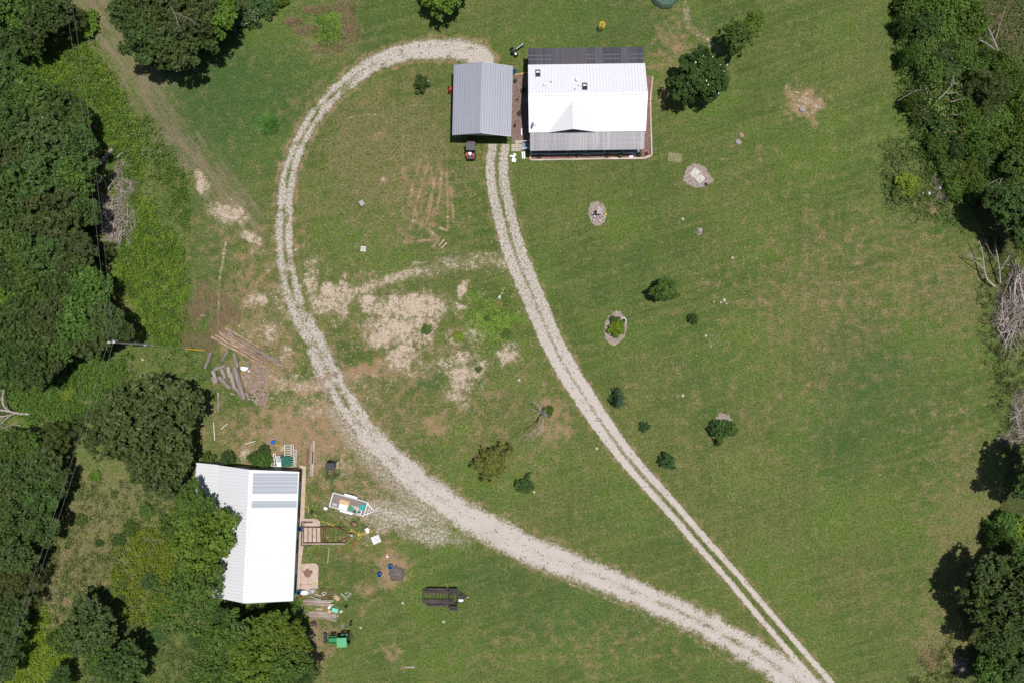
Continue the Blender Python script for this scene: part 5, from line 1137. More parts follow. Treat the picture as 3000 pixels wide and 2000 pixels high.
# ================================================================ LOGS
def log_obj(a, b, r0, r1, label, mt=W_log, group=None, z=None, knots=True):
    A, B_ = W(*a), W(*b); L = (B_ - A).length; m = MB(); n_ = 6
    pts = [(-L / 2 + L * k / n_, rs.uniform(-.04, .04), rs.uniform(-.02, .02)) for k in range(n_ + 1)]
    rad = [r0 + (r1 - r0) * k / n_ + rs.uniform(-.012, .012) for k in range(n_ + 1)]
    m.tube(pts, rad, 10)
    o = m.build('log', [mt, W_cut]); me = o.data
    for f in me.polygons:
        if len(f.vertices) > 4: f.material_index = 1
    o.location = (A + B_) / 2 + Vector((0, 0, (z if z is not None else max(r0, r1)))); o.rotation_euler = (0, 0, math.atan2(B_.y - A.y, B_.x - A.x)); return props(o, label, 'log', group)
def zc(x, y): return (550 + x / 3.137, 900 + y / 3.137)
gl = 'long barked logs stacked by the loop drive'
LL = [((225, 272), (722, 548), .20, .12), ((262, 255), (700, 505), .18, .12), ((292, 214), (640, 452), .17, .12), ((330, 262), (690, 470), .16, .11), ((345, 235), (760, 505), .16, .11), ((372, 228), (868, 536), .15, .09), ((350, 190), (672, 372), .17, .11), ((420, 262), (730, 462), .15, .10), ((455, 300), (850, 498), .15, .09), ((300, 235), (560, 415), .14, .12)]
for i, (a, b, r0, r1) in enumerate(LL):
    z = .18 if i in (0, 1, 3, 5, 6, 8) else .42
    log_obj(zc(*a), zc(*b), r0 * 1.2, r1 * 1.2, ['lowest long log of the stack', 'second long log from the lower edge of the stack', 'long log near the left end of the stack', 'grey long log in the middle of the stack', 'long log lying on top of the stack', 'longest grey log poking out right of the stack', 'uppermost pale long log of the stack', 'dark long log in the upper half of the stack', 'thin grey log at the right of the stack', 'short light log on top at the left of the stack'][i], W_long if i not in (3, 5, 8) else W_log, gl, z)
CH = [((220, 412), (168, 560), .17, .15, 'grey log standing apart at the left of the wood heap'), ((378, 398), (318, 492), .13, .1, 'short leaning log under the long stack'), ((427, 420), (468, 545), .15, .13, 'grey log between long stack and wood heap'), ((240, 578), (272, 690), .20, .18, 'thick vertical log at the left edge of the wood heap'),
      ((250, 572), (352, 535), .15, .13, 'log across the top left of the wood heap'), ((298, 640), (408, 745), .24, .20, 'thick barked log jutting from the lower left of the heap'), ((318, 570), (352, 650), .18, .16, 'short log at the upper left of the wood heap'), ((378, 545), (400, 640), .20, .18, 'stubby log at the top of the wood heap'),
      ((440, 550), (528, 842), .27, .22, 'thickest grey log down the middle of the wood heap'), ((402, 600), (440, 740), .20, .18, 'log left of the thickest one in the heap'), ((425, 720), (500, 805), .16, .14, 'low log left of the thickest log foot'), ((540, 780), (578, 850), .17, .15, 'short log at the foot of the heap'), ((288, 780), (285, 945), .11, .08, 'thin mossy log beside the round oak'),
      ((225, 640), (245, 700), .09, .07, 'thin dark stick left of the heap'), ((490, 620), (560, 690), .06, .04, 'thin dark pole across the heap'), ((570, 505), (575, 560), .14, .14, 'short upright log above the heap')]
for a, b, r0, r1, lb in CH: log_obj(zc(*a), zc(*b), r0 * 1.6, r1 * 1.55, lb, group='grey logs of the wood heap')
for (x_, y_, lb) in ((415, 795, 'short cut block below the wood heap'), (577, 920, 'short brown block at the foot of the wood heap'), (780, 830, 'small plank-like split right of the heap')):
    A = zc(x_ - 18, y_ - 8); B_ = zc(x_ + 18, y_ + 8); log_obj(A, B_, .14, .14, lb, W_split)
log_obj((131 / 1.0 + 0, 916 + 0), (606, 930), .1, .1, 'x') if False else None
item('white_sheet', MB().lathe([(.52, -.1), (.45, .06), (.25, .12), (0, .1)], n=11, jit=.28), plain('white_sheet', (.9, .9, .9), .6, var=.03), W(*zc(518, 563), .35), 0, 'crumpled white sheet on top of the wood heap', 'sheet').scale = (1.25, .8, 1)
item('cream_scrap', MB().lathe([(.2, 0), (.15, .08), (0, .1)], n=7, jit=.3), plain('cream', (.70, .66, .58), .7), W(*zc(560, 585), .3), 0, 'cream scrap right of the white sheet', 'scrap')
# firewood splits
sv = []
for k in range(6):
    m = MB(); L = rs.uniform(.34, .5); r_ = rs.uniform(.07, .11)
    pr = [(r_ * 1.1, 0), (r_ * .2, r_), (-r_ * .9, r_ * .35), (-r_ * .6, -r_ * .6)]
    vs = [(-L / 2, a, b) for a, b in pr] + [(L / 2, a, b) for a, b in pr]
    m.add(vs, [(3, 2, 1, 0), (4, 5, 6, 7)] + [(i, (i + 1) % 4, 4 + (i + 1) % 4, 4 + i) for i in range(4)]); me = m.mesh('firewood_split', [W_split, W_cut]); me.polygons[2].material_index = 1; sv.append(me)
def heap(n_, cx, cy, rx, ry, rot, hmax, group, label):
    for _ in range(n_):
        a, q_ = rs.uniform(0, 6.283), math.sqrt(rs.random()); u, v = q_ * rx * math.cos(a), q_ * ry * math.sin(a)
        c, s_ = math.cos(R_(rot)), math.sin(R_(rot)); x_, y_ = cx + u * c - v * s_, cy + u * s_ + v * c
        o = link('firewood_split', rs.choice(sv)); o.location = W(*zc(x_, y_)) + Vector((0, 0, .07 + rs.random() * hmax * (1 - q_))); o.rotation_euler = (rs.uniform(-.5, .5), rs.uniform(-.4, .4), rs.uniform(0, 6.28))
        s2 = rs.uniform(1.0, 1.8); o.scale = (s2, s2, s2); props(o, label, 'firewood', group)
heap(165, 640, 720, 95, 185, -18, .55, 'split firewood in the main heap', 'split piece of firewood in the main heap')
heap(40, 690, 620, 80, 80, 0, .3, 'split firewood in the main heap', 'split piece of firewood in the main heap')
heap(14, 1270, 770, 55, 45, 20, .04, 'reddish bark chips on the drive', 'reddish bark piece scattered on the drive')
heap(14, 1290, 640, 130, 25, -18, .03, 'reddish bark chips on the drive', 'reddish bark piece scattered on the drive')
# stray planks/logs in meadow
log_obj((588, 927), (602, 922), .16, .16, 'small dark stump log in the dry reeds', W_log)
log_obj((293, 482), (335, 436), .30, .22, 'thick grey log at the top of the left brush pile', W_log)
# ================================================================ VEGETATION
L_DARK = leafmat('leaf_dark', (.022, .050, .012), (.105, .170, .036))
L_OAK = leafmat('leaf_oak', (.028, .048, .012), (.120, .160, .044))
L_MID = leafmat('leaf_mid', (.034, .076, .014), (.135, .225, .034))
L_LITE = leafmat('leaf_light', (.050, .100, .010), (.175, .260, .028))
L_CEDAR = leafmat('leaf_cedar', (.024, .038, .007), (.100, .120, .024), trans=.1)
L_COOL = leafmat('leaf_cool', (.020, .055, .016), (.095, .175, .045))
L_MAG = leafmat('leaf_magnolia', (.014, .036, .006), (.052, .098, .018), (.22, .15, .06), .02, trans=.05, rough=.6, spec=.15)
L_YEL = leafmat('leaf_yellow', (.085, .15, .012), (.25, .32, .028), (.42, .38, .04), .03)
L_BRITE = leafmat('leaf_bright', (.048, .095, .012), (.140, .215, .030))
L_FIELD = leafmat('leaf_field', (.050, .085, .018), (.130, .160, .040), (.30, .22, .13), .10)
L_LOCUST = leafmat('leaf_locust', (.045, .065, .012), (.27, .26, .055), (.30, .22, .13), .04)
L_FIR = leafmat('leaf_fir', (.020, .045, .018), (.070, .120, .045), trans=.05)
L_DRY = leafmat('dry_stalks', (.20, .135, .075), (.42, .31, .19), trans=.1)
L_FLW = leafmat('white_petals', (.70, .70, .62), (.85, .85, .80), trans=.1)
L_ORN = leafmat('ornamental_blades', (.07, .17, .03), (.20, .36, .08))

def crown_mesh(name, seed, mat, ncl=60, nmini=14, nleaf=13, leaf=.05, rc=.23, rm=.07, irr=.16, squash=.72, aspect=.6, zlow=-.45, fill=.35):
    rng = np.random.default_rng(seed)
    i = np.arange(ncl); z = 1 - (1 - zlow) * (i + .5) / ncl; th = i * 2.39996 + rng.uniform(0, 6) + rng.normal(size=ncl) * .25
    a1, a2, a3 = rng.uniform(0, 6, 3)
    rad = 1 + irr * np.sin(2 * th + a1) * .6 + irr * np.sin(3 * th + a2) + irr * .7 * np.sin(5 * th + a3)
    rr = np.sqrt(np.clip(1 - z * z, 0, 1)); rcl = rc * rng.uniform(.7, 1.3, ncl)
    sh = np.where(rng.random(ncl) < fill, rng.uniform(.35, .8, ncl), rng.uniform(.86, 1.05, ncl)) * (1 - rc * .8)
    P = np.stack([np.cos(th) * rr * rad * sh, np.sin(th) * rr * rad * sh, z * squash * sh + rng.normal(size=ncl) * .05], 1)
    D = rng.normal(size=(ncl, nmini, 3)); D[..., 2] = np.abs(D[..., 2]) * .9 - .25; D /= np.linalg.norm(D, axis=2, keepdims=True)
    MC = P[:, None] + D * rcl[:, None, None] * np.array([1, 1, .8]) * rng.uniform(.75, 1.1, (ncl, nmini, 1))
    O = rng.normal(size=(ncl, nmini, nleaf, 3)) * rm * np.array([1, 1, .55])
    C = (MC[:, :, None] + O).reshape(-1, 3)
    N = (D[:, :, None] * .6 + np.array([0, 0, .75]) + rng.normal(size=(ncl, nmini, nleaf, 3)) * .45).reshape(-1, 3)
    t = np.clip(rng.random((ncl, 1, 1)) * .35 + rng.random((ncl, nmini, 1)) * .40 + rng.random((ncl, nmini, nleaf)) * .25, 0, 1).reshape(-1)
    V = leaf_quads(C, N, leaf * rng.uniform(.7, 1.3, len(C)), rng, aspect)
    return np_mesh(name, V, len(C), t, mat)

def trunk_mesh(name, seed, h, r, spread, n=6):
    r_ = random.Random(seed); m = MB(); m.tube([(0, 0, -.1), (r_.uniform(-.1, .1), .05, h * .25), (r_.uniform(-.2, .2), r_.uniform(-.2, .2), h * .5), (0, 0, h * .8)], [r * 1.25, r, r * .8, r * .3], 10)
    for k in range(n):
        a = k * 2.4 + r_.random(); z0 = h * r_.uniform(.35, .6); e_ = spread * r_.uniform(.55, .85)
        m.tube([(0, 0, z0), (math.cos(a) * e_ * .5, math.sin(a) * e_ * .5, z0 + h * .14), (math.cos(a) * e_, math.sin(a) * e_, z0 + h * r_.uniform(.2, .34))], [r * .5, r * .32, r * .1], 6)
    return m.mesh(name, W_trunk)

KINDS = {
    'oak': dict(mat=L_OAK, ncl=120, nmini=11, nleaf=10, leaf=.040, rc=.145, rm=.034, irr=.12, squash=.55),
    'dark': dict(mat=L_DARK, ncl=100, nmini=11, nleaf=10, leaf=.044, rc=.165, rm=.036, irr=.20, squash=.62),
    'mid': dict(mat=L_MID, ncl=96, nmini=11, nleaf=10, leaf=.044, rc=.165, rm=.038, irr=.20, squash=.62),
    'light': dict(mat=L_LITE, ncl=92, nmini=11, nleaf=10, leaf=.046, rc=.165, rm=.040, irr=.20, squash=.62),
    'cedar': dict(mat=L_CEDAR, ncl=70, nmini=18, nleaf=14, leaf=.036, rc=.15, rm=.032, irr=.18, squash=1.05, aspect=.3, zlow=-.3),
    'magnolia': dict(mat=L_MAG, ncl=64, nmini=12, nleaf=9, leaf=.072, rc=.18, rm=.05, irr=.12, squash=.9, aspect=.5),
    'shrub': dict(mat=L_MID, ncl=38, nmini=8, nleaf=8, leaf=.078, rc=.22, rm=.07, irr=.20, squash=.7, zlow=-.1),
    'darkshrub': dict(mat=L_DARK, ncl=40, nmini=8, nleaf=8, leaf=.075, rc=.20, rm=.06, irr=.20, squash=.8, zlow=-.1),
    'cool': dict(mat=L_COOL, ncl=40, nmini=8, nleaf=8, leaf=.075, rc=.20, rm=.06, irr=.20, squash=.8, zlow=-.1),
    'liteshrub': dict(mat=L_LITE, ncl=26, nmini=12, nleaf=10, leaf=.085, rc=.32, rm=.10, irr=.2, squash=.7, zlow=-.1),
    'yshrub': dict(mat=L_YEL, ncl=24, nmini=12, nleaf=9, leaf=.09, rc=.30, rm=.10, irr=.2, squash=.6, zlow=-.1),
    'locust': dict(mat=L_LOCUST, ncl=64, nmini=8, nleaf=8, leaf=.055, rc=.16, rm=.05, irr=.30, squash=.5, zlow=-.2, fill=.5, aspect=.4),
    'thicket': dict(mat=L_MID, ncl=44, nmini=14, nleaf=11, leaf=.060, rc=.26, rm=.08, irr=.22, squash=.5, zlow=-.1, fill=.4),
    'thicketd': dict(mat=L_DARK, ncl=44, nmini=14, nleaf=11, leaf=.060, rc=.26, rm=.08, irr=.22, squash=.5, zlow=-.1, fill=.4),
    'thicketl': dict(mat=L_BRITE, ncl=44, nmini=14, nleaf=11, leaf=.060, rc=.26, rm=.08, irr=.22, squash=.5, zlow=-.1, fill=.4),
}
CACHE = {}
def get_crown(kind, v):
    if (kind, v) not in CACHE: CACHE[(kind, v)] = crown_mesh('crown_' + kind, 100 + v * 17 + len(kind), **KINDS[kind])
    return CACHE[(kind, v)]
NAMES = {'oak': 'oak_tree', 'dark': 'broadleaf_tree', 'mid': 'broadleaf_tree', 'light': 'broadleaf_tree', 'cedar': 'cedar_tree', 'magnolia': 'magnolia_tree'}
cnt = [0]
def tree(px, py, Rp, h, kind, label, group=None, nm=None, cat=None, base=None):
    """px,py,Rp: crown centre and radius on the survey at crown height"""
    cnt[0] += 1; v = cnt[0] % (3 if kind in ('dark', 'oak', 'mid', 'shrub', 'darkshrub', 'thicket') else 2)
    K_ = KINDS[kind]; low = kind not in NAMES
    if not low and base is None and kind != 'magnolia' and h > 5: h = 3.2 + (h - 5) * .62 + 1.3
    me = get_crown(kind, v)
    if low: zc_ = h * .35; hh = h - zc_
    else:
        R0 = Rp / 20 * .92; hh = min(h * .42, R0 * K_['squash'] * 1.05) if kind != 'cedar' else h * .5
        zc_ = h - hh
    Rm_ = Rp / 20 * (1 - zc_ / HC)
    P = W(px, py, zc_); n_ = nm or NAMES.get(kind) or 'shrub'
    B0 = base or (P.x, P.y)
    t = thing(n_, (B0[0], B0[1], 0), label, cat or ('tree' if not low else 'shrub'), 0, group)
    c = link('crown' if not low else 'foliage', me, t); c.location = (P.x - B0[0], P.y - B0[1], zc_); c.scale = (Rm_, Rm_, hh / K_['squash']); c.rotation_euler = (0, 0, random.uniform(0, 6.28))
    if not low:
        key = ('trunk', int(h)); 
        if key not in CACHE: CACHE[key] = trunk_mesh('trunk', int(h), int(h) * .85, .10 + .018 * h, .3 * h)
        link('trunk', CACHE[key], t)
    else:
        key = ('stem', int(h * 2))
        if key not in CACHE: CACHE[key] = trunk_mesh('stem', int(h * 2), max(.5, h * .6), .04 + .01 * h, .25 * h, 4)
        link('stem', CACHE[key], t)
    return t

gw = 'trees of the left-hand wood'; gu = 'trees of the upper wood beside the brown track'; gr_ = 'trees along the right edge'
TR = [
 # upper left corner
 (35, 20, 75, 11, 'mid', 'pale-tipped tree filling the top left corner', gw), (120, 60, 70, 9, 'dark', 'dark tree just right of the top left corner', gw), (185, 60, 62, 6, 'cedar', 'olive cedar in the top left, crossed by the overhead wires', gw),
 (150, 25, 60, 9, 'dark', 'dark crown at the top edge between corner tree and cedar', gw), (15, 110, 50, 7, 'dark', 'small dark crown on the left edge above the fallen dead branch', gw), (95, 110, 45, 5, 'mid', 'low green crown right above the fallen dead branch', gw),
 (20, 185, 40, 6, 'dark', 'dark crown on the left edge beside the fallen branch tip', gw),
 # left wood from top to bottom
 (30, 260, 70, 9, 'dark', 'leftmost crown at the upper end of the main left wood', gw), (105, 285, 72, 10, 'mid', 'green crown at the upper end of the main left wood', gw), (175, 320, 66, 9, 'dark', 'dark crown nearing the wires at the upper end of the wood', gw), (228, 350, 42, 8, 'mid', 'small round crown touching the wires at the wood top', gw),
 (50, 370, 88, 11, 'dark', 'broad dark crown on the left edge, upper third', gw), (140, 410, 84, 12, 'oak', 'large olive crown in the upper third of the wood', gw), (215, 425, 62, 10, 'dark', 'crown on the wood edge above the brush pile', gw),
 (30, 480, 80, 11, 'oak', 'olive crown on the left edge level with the thick grey log', gw), (120, 520, 92, 13, 'dark', 'tall dark crown left of the brush pile top', gw), (215, 520, 70, 11, 'mid', 'green crown on the wood edge beside the brush pile top', gw), 
 (45, 600, 85, 12, 'dark', 'dark crown on the left edge level with the brush pile', gw), (150, 630, 90, 13, 'oak', 'large olive crown left of the brush pile middle', gw), (232, 620, 56, 10, 'dark', 'dark crown touching the brush pile', gw),
 (60, 715, 62, 10, 'mid', 'mid green crown below the dark gap on the left edge', gw), (135, 735, 76, 12, 'dark', 'dark crown left of the bare tan spot', gw), (215, 735, 66, 11, 'oak', 'olive crown at the wood edge below the brush pile', gw),
 (40, 800, 62, 8, 'dark', 'shaded crown on the left edge above the bright clearing', gw), (110, 825, 66, 10, 'mid', 'soft green crown right of the bright clearing', gw), (185, 840, 68, 11, 'dark', 'dark crown level with the bare tan spot', gw), (252, 830, 64, 10, 'mid', 'brighter crown under the wires above the power pole', gw),
 (20, 880, 60, 6, 'light', 'bright green low crown in the clearing on the left edge', gw), (90, 910, 70, 10, 'dark', 'dark crown below the bright clearing', gw), (165, 930, 72, 11, 'oak', 'olive crown up left of the power pole', gw), (240, 930, 78, 12, 'mid', 'big green crown directly above the power pole', gw), (305, 940, 58, 11, 'oak', 'rounded crown right of the wires above the power pole', gw), (345, 965, 40, 9, 'dark', 'small dark crown jutting right above the power pole', gw), (260, 990, 62, 9, 'oak', 'crown behind the power pole insulators', gw),
 (30, 970, 66, 9, 'dark', 'dark crown on the left edge level with the power pole', gw), (105, 1005, 72, 11, 'dark', 'dark crown left of the power pole', gw), (180, 1010, 50, 9, 'mid', 'green crown immediately left of the power pole', gw),
 (25, 1065, 60, 9, 'dark', 'dark crown at the lower end of the main left wood, far left', gw), (100, 1085, 58, 10, 'dark', 'dark crown closing the lower end of the main left wood', gw), (150, 1055, 44, 8, 'oak', 'olive crown at the lower right tip of the main left wood', gw),
 # lower left
 (30, 1300, 52, 9, 'mid', 'leafy green crown below the dead log on the left edge', gw), (85, 1300, 42, 8, 'mid', 'small leafy crown left of the feathery cedar', gw), (178, 1282, 52, 7, 'cedar', 'feathery cedar between wood and round oak', gw),
 (40, 1370, 70, 9, 'dark', 'dark crown on the left edge, lower wood top', gw), (120, 1365, 62, 8, 'oak', 'olive crown below the feathery cedar', gw), (30, 1450, 70, 10, 'oak', 'sparse olive crown on the left edge, lower wood', gw), (105, 1450, 66, 9, 'dark', 'dark crown left of the wires in the lower wood', gw), (165, 1410, 40, 7, 'dark', 'small dark crown touching the wires, lower wood', gw),
 (30, 1535, 74, 11, 'dark', 'dark crown on the left edge level with the barn middle', gw), (110, 1530, 62, 9, 'dark', 'dark crown under the wires level with the barn middle', gw), (45, 1620, 62, 9, 'oak', 'grey-tipped olive crown on the left edge', gw),
 (45, 1720, 74, 7, 'cedar', 'wide dark cedar on the lower left edge', gw), (90, 1670, 44, 6, 'cedar', 'small cedar above the wide lower left cedar', gw), (30, 1800, 56, 7, 'dark', 'dark crown below the wide lower left cedar', gw), (30, 1870, 44, 7, 'dark', 'dark crown under the wires near the lower left corner', gw), (10, 1940, 50, 7, 'dark', 'dark crown cut by the left edge near the bottom corner', gw),
 # round oak, trees by the barn
 (448, 1240, 146, 13, 'oak', 'huge round dark oak above left of the barn', None), (350, 1250, 96, 11, 'oak', 'lower left shoulder tree of the round oak', None), (470, 1340, 100, 10, 'oak', 'lower crown leaning against the round oak', None),
 (594, 1575, 98, 8.6, 'light', 'yellow-green crown overhanging the barn roof', None, None, None, (-43.3, -27.2)), (578, 1682, 84, 8.0, 'mid', 'darker crown below the one overhanging the barn', None, None, None, (-44.2, -31.5)), (570, 1480, 62, 7.6, 'mid', 'upper small crown overhanging the barn roof', None, None, None, (-44.0, -24.6)), (530, 1540, 60, 8, 'mid', 'leafy crown left of the one overhanging the barn', None),
 (265, 1835, 78, 9, 'oak', 'dark tree standing alone in the lower left meadow', None), (195, 1870, 48, 7, 'mid', 'smaller crown left of the lone lower left tree', None), (360, 1945, 72, 9, 'dark', 'dark tree at the bottom edge right of the lone meadow tree', None), (300, 1925, 50, 8, 'mid', 'mid green crown between the two lower left trees', None), (180, 1985, 36, 4, 'dark', 'small dark crown at the bottom edge', None),
 (690, 1860, 70, 10, 'mid', 'green tree below the barn, left', None), (795, 1842, 58, 9, 'light', 'bright tree below the barn roof corner', None), (858, 1872, 52, 8, 'light', 'bright tree bordering the tractor yard', None), (745, 1918, 84, 11, 'light', 'big yellow-green tree with bare twigs below the barn', None), (838, 1940, 66, 10, 'mid', 'green tree left of the tractor', None), (680, 1960, 70, 9, 'mid', 'green tree at the bottom edge below the barn', None), (880, 1975, 52, 8, 'dark', 'darker crown at the bottom edge below the tractor yard', None), (780, 1990, 60, 9, 'mid', 'crown cut by the bottom edge below the barn', None), (660, 1812, 34, 6, 'dark', 'shaded crown tucked under the lower barn edge', None),
 # upper wood
 (395, 30, 70, 10, 'dark', 'leftmost dark crown of the upper wood', gu), (470, 40, 80, 12, 'oak', 'olive crown at the top edge of the upper wood', gu), (430, 110, 74, 11, 'dark', 'dark crown beside the brown track in the upper wood', gu), (515, 120, 80, 11, 'oak', 'big olive crown in the middle of the upper wood', gu), (570, 35, 76, 12, 'oak', 'crown at the top edge, centre of the upper wood', gu), (640, 40, 60, 10, 'light', 'yellowish crown at the right of the upper wood', gu), (600, 100, 50, 8, 'dark', 'dark crown above the dark-leaved shrubs', gu), (470, 160, 44, 7, 'dark', 'lowest dark crown of the upper wood', gu),
 # single trees
 (1296, -46, 86, 7, 'light', 'bright round tree at the top centre above the gravel loop', None), (2050, 224, 78, 6, 'magnolia', 'dark glossy magnolia with white flowers right of the farmhouse', None), (2160, 106, 46, 5, 'mid', 'leafy green tree up right of the magnolia', None), (1950, 848, 36, 3.8, 'mid', 'small round dark green tree in the middle of the right lawn', None),
 # right
 (2890, 265, 60, 7, 'cedar', 'dark cedar inside the right thicket', gr_), (2985, 610, 78, 10, 'dark', 'dark tree casting the big shade on the right edge', gr_), (2930, 590, 48, 8, 'dark', 'shaded crown left of the big right edge tree', gr_), (2990, 690, 40, 6, 'light', 'bright crown at the right edge above the brush pile', gr_), (2985, 470, 50, 6, 'mid', 'green crown on the right edge above the dark tree', gr_),
 (3055, 1395, 88, 12, 'dark', 'dark tree cut by the right edge, throwing round shade', gr_), (3060, 1340, 70, 11, 'dark', 'x', 'skip'), (2960, 1760, 110, 12, 'dark', 'large dark tree in the lower right corner', gr_), (2900, 1690, 60, 9, 'oak', 'upper left crown of the lower right group', gr_), (2925, 1850, 66, 10, 'dark', 'lower crown of the lower right group', gr_), (3000, 1640, 50, 8, 'mid', 'green crown at the right edge above the lower group', gr_), (2985, 1955, 60, 8, 'dark', 'dark crown in the very bottom right corner', gr_), (2900, 1965, 50, 6, 'mid', 'green crown at the bottom edge near the right corner', gr_),
]
for r_ in TR:
    r_ = tuple(r_)
    if r_[7:] == () and r_[6] == 'skip': continue
    tree(*r_)
SH = [

 (1538, 1418, 27, 1.6, 'darkshrub', 'dark green bush below the yellow-green spiky tree'), (2030, 934, 17, 1.2, 'darkshrub', 'small conical bush below the round tree on the right lawn'), (1806, 962, 23, 1.5, 'yshrub', 'yellow-green bush beside the round white planter'), (1800, 938, 14, .8, 'darkshrub', 'low dark plant above the yellow-green bush in the oval bed'),
 (1888, 1250, 15, 1.2, 'cool', 'little dark bush right of the conifer'), (1955, 1348, 26, 1.8, 'cool', 'dark bluish bush on the lower right lawn'), (2110, 1260, 34, 2.2, 'darkshrub', 'dark bush in the mulch ring on the right lawn'), (2138, 1256, 24, 1.4, 'shrub', 'lighter bush joined to the dark one in the mulch ring'),
 (1236, 246, 24, 1.4, 'darkshrub', 'dark bush with pale rock inside the gravel loop'), (1250, 966, 16, .5, 'shrub', 'low leafy weed clump between the sandy patches'), (1343, 986, 15, .5, 'yshrub', 'bright yellow-green clump near the sandy patches'), (1485, 978, 14, .5, 'shrub', 'dark weed clump in the bright grass'), (1427, 932, 9, .4, 'shrub', 'tiny dark weed right of the sandy patch'), (1402, 1081, 10, .4, 'shrub', 'tiny green weed beside the sandy strip'),
 (2216, 50, 22, 1.0, 'liteshrub', 'light green bush up right of the leafy tree'), (2200, 80, 34, 1.6, 'liteshrub', 'light feathery bush behind the leafy tree'), (2658, 540, 34, 1.4, 'yshrub', 'yellow-green bush apart from the right thicket'), (2635, 560, 26, 1.0, 'shrub', 'low dark weeds beside the yellow-green bush'),
 (612, 1346, 22, 1.6, 'shrub', 'bush at the back left corner of the barn'), (668, 1342, 26, 1.8, 'darkshrub', 'dark bush behind the barn, left of the sandy gap'), (752, 1343, 24, 1.8, 'darkshrub', 'dark bush behind the barn, right of the sandy gap'), (776, 1346, 24, 1.7, 'shrub', 'green bush beside the white racks'), (775, 1318, 20, 1.4, 'darkshrub', 'small dark bush above the green one by the racks'),
 (350, 1580, 20, 1.0, 'darkshrub', 'dark round bush in the dry lower left meadow'), (383, 1545, 22, 1.0, 'shrub', 'green bush higher in the dry lower left meadow'), (291, 1591, 13, .7, 'darkshrub', 'small dark bush left in the dry meadow'), (302, 1735, 15, .7, 'cool', 'bluish bush low in the dry meadow'), (270, 1740, 14, .6, 'shrub', 'green bush left of the bluish one'), (360, 1710, 16, .8, 'shrub', 'bush right of the bluish one'), (430, 1495, 24, 1.0, 'shrub', 'bush between the dry meadow and the barn tree'), (395, 1395, 18, .8, 'liteshrub', 'light bush below the round oak'), (440, 1700, 30, 1.2, 'darkshrub', 'dark bush left of the darker barn tree'), (355, 1750, 18, .9, 'darkshrub', 'dark bush above the lone meadow tree'), (280, 1390, 16, .7, 'liteshrub', 'small light bush under the left oak shoulder'), (325, 1780, 20, .8, 'shrub', 'green bush touching the lone meadow tree'), (570, 1880, 20, .9, 'darkshrub', 'dark bush in the meadow left of the barn trees'), (240, 1520, 18, .7, 'shrub', 'faint green bush at the top of the dry meadow'), (520, 1440, 22, 1.2, 'liteshrub', 'light bush at the left barn wall'), (460, 1860, 20, .7, 'cool', 'bluish-green weeds in the lower meadow'),
 (230, 1225, 20, .9, 'darkshrub', 'dark shrub left of the oak shoulder'), (200, 1150, 20, .8, 'yshrub', 'yellow-green shrub in the meadow below the power pole'), (310, 735, 30, 1.2, 'cedar_s', ''), 
 (540, 165, 34, 1.8, 'cool', 'white-dotted dark shrub at the tip of the upper wood'), (500, 190, 26, 1.4, 'cool', 'white-dotted shrub furthest down the upper wood'), (610, 130, 30, 1.6, 'cool', 'dark-leaved shrub in the middle of the wood fringe'), (670, 85, 36, 1.8, 'cool', 'dark-leaved shrub on the fringe of the upper wood'), (720, 50, 38, 1.8, 'cool', 'white-dotted shrub on the fringe near the top'), (775, 20, 36, 1.8, 'cool', 'dark-leaved shrub on the fringe at the top edge'), (825, 0, 20, 1.4, 'liteshrub', 'last light shrub of the fringe at the top edge'), (570, 150, 24, 1.2, 'liteshrub', 'light shrub below the dark-leaved fringe'),
 (255, 75, 40, 1.5, 'liteshrub', 'light shrub between cedar and brown track'),
]
for s_ in SH:
    if s_[4] in ('', 'cedar_s'): continue
    gs = 'shrubs of the upper wood fringe' if 'fringe' in s_[5] else None
    tree(s_[0], s_[1], s_[2], s_[3], s_[4], s_[5], gs)
tree(312, 738, 28, 2.2, 'cedar', 'small cedar below the left brush pile, under the wires')
# right-hand thicket: tall bushes
gt = 'bushes of the right-hand thicket'
TH = [(2660, 20, 46, 'thicket'), (2725, 10, 50, 'thicketl'), (2790, 25, 54, 'thicketl'), (2700, 80, 46, 'thicketd'), (2765, 85, 54, 'thicketl'), (2830, 70, 48, 'thicketl'), (2700, 150, 44, 'thicket'), (2755, 165, 48, 'thicketd'), (2815, 145, 50, 'thicket'), (2720, 215, 44, 'thicket'), (2780, 230, 46, 'thicketd'), (2840, 200, 44, 'thicket'),
      (2690, 285, 34, 'thicketd'), (2750, 300, 40, 'thicket'), (2810, 290, 40, 'thicket'), (2870, 175, 30, 'thicket'), (2930, 200, 40, 'thicketl'), (2955, 260, 44, 'thicket'), (2985, 230, 34, 'thicketl'), (2700, 340, 34, 'thicketd'), (2760, 370, 44, 'thicketd'), (2820, 350, 40, 'thicketl'), (2880, 370, 42, 'thicket'), (2935, 350, 44, 'thicketl'), (2985, 340, 44, 'thicketl'), (2740, 430, 36, 'thicket'), (2790, 440, 34, 'thicketd'),
      (2850, 430, 40, 'thicket'), (2910, 425, 42, 'thicketl'), (2970, 410, 44, 'thicketl'), (2780, 495, 38, 'thicket'), (2835, 500, 42, 'thicketl'), (2890, 490, 42, 'thicketd'), (2950, 480, 36, 'thicket'), (2800, 550, 34, 'thicketl'), (2850, 555, 36, 'thicketl'), (2640, 80, 30, 'thicketd'), (2650, 170, 26, 'thicket'), (2655, 300, 24, 'thicket'),
      (2935, 1535, 40, 'thicket'), (2985, 1560, 40, 'yl'), (2960, 1590, 34, 'thicketl'), (2910, 1570, 30, 'thicketd')]
TL = []
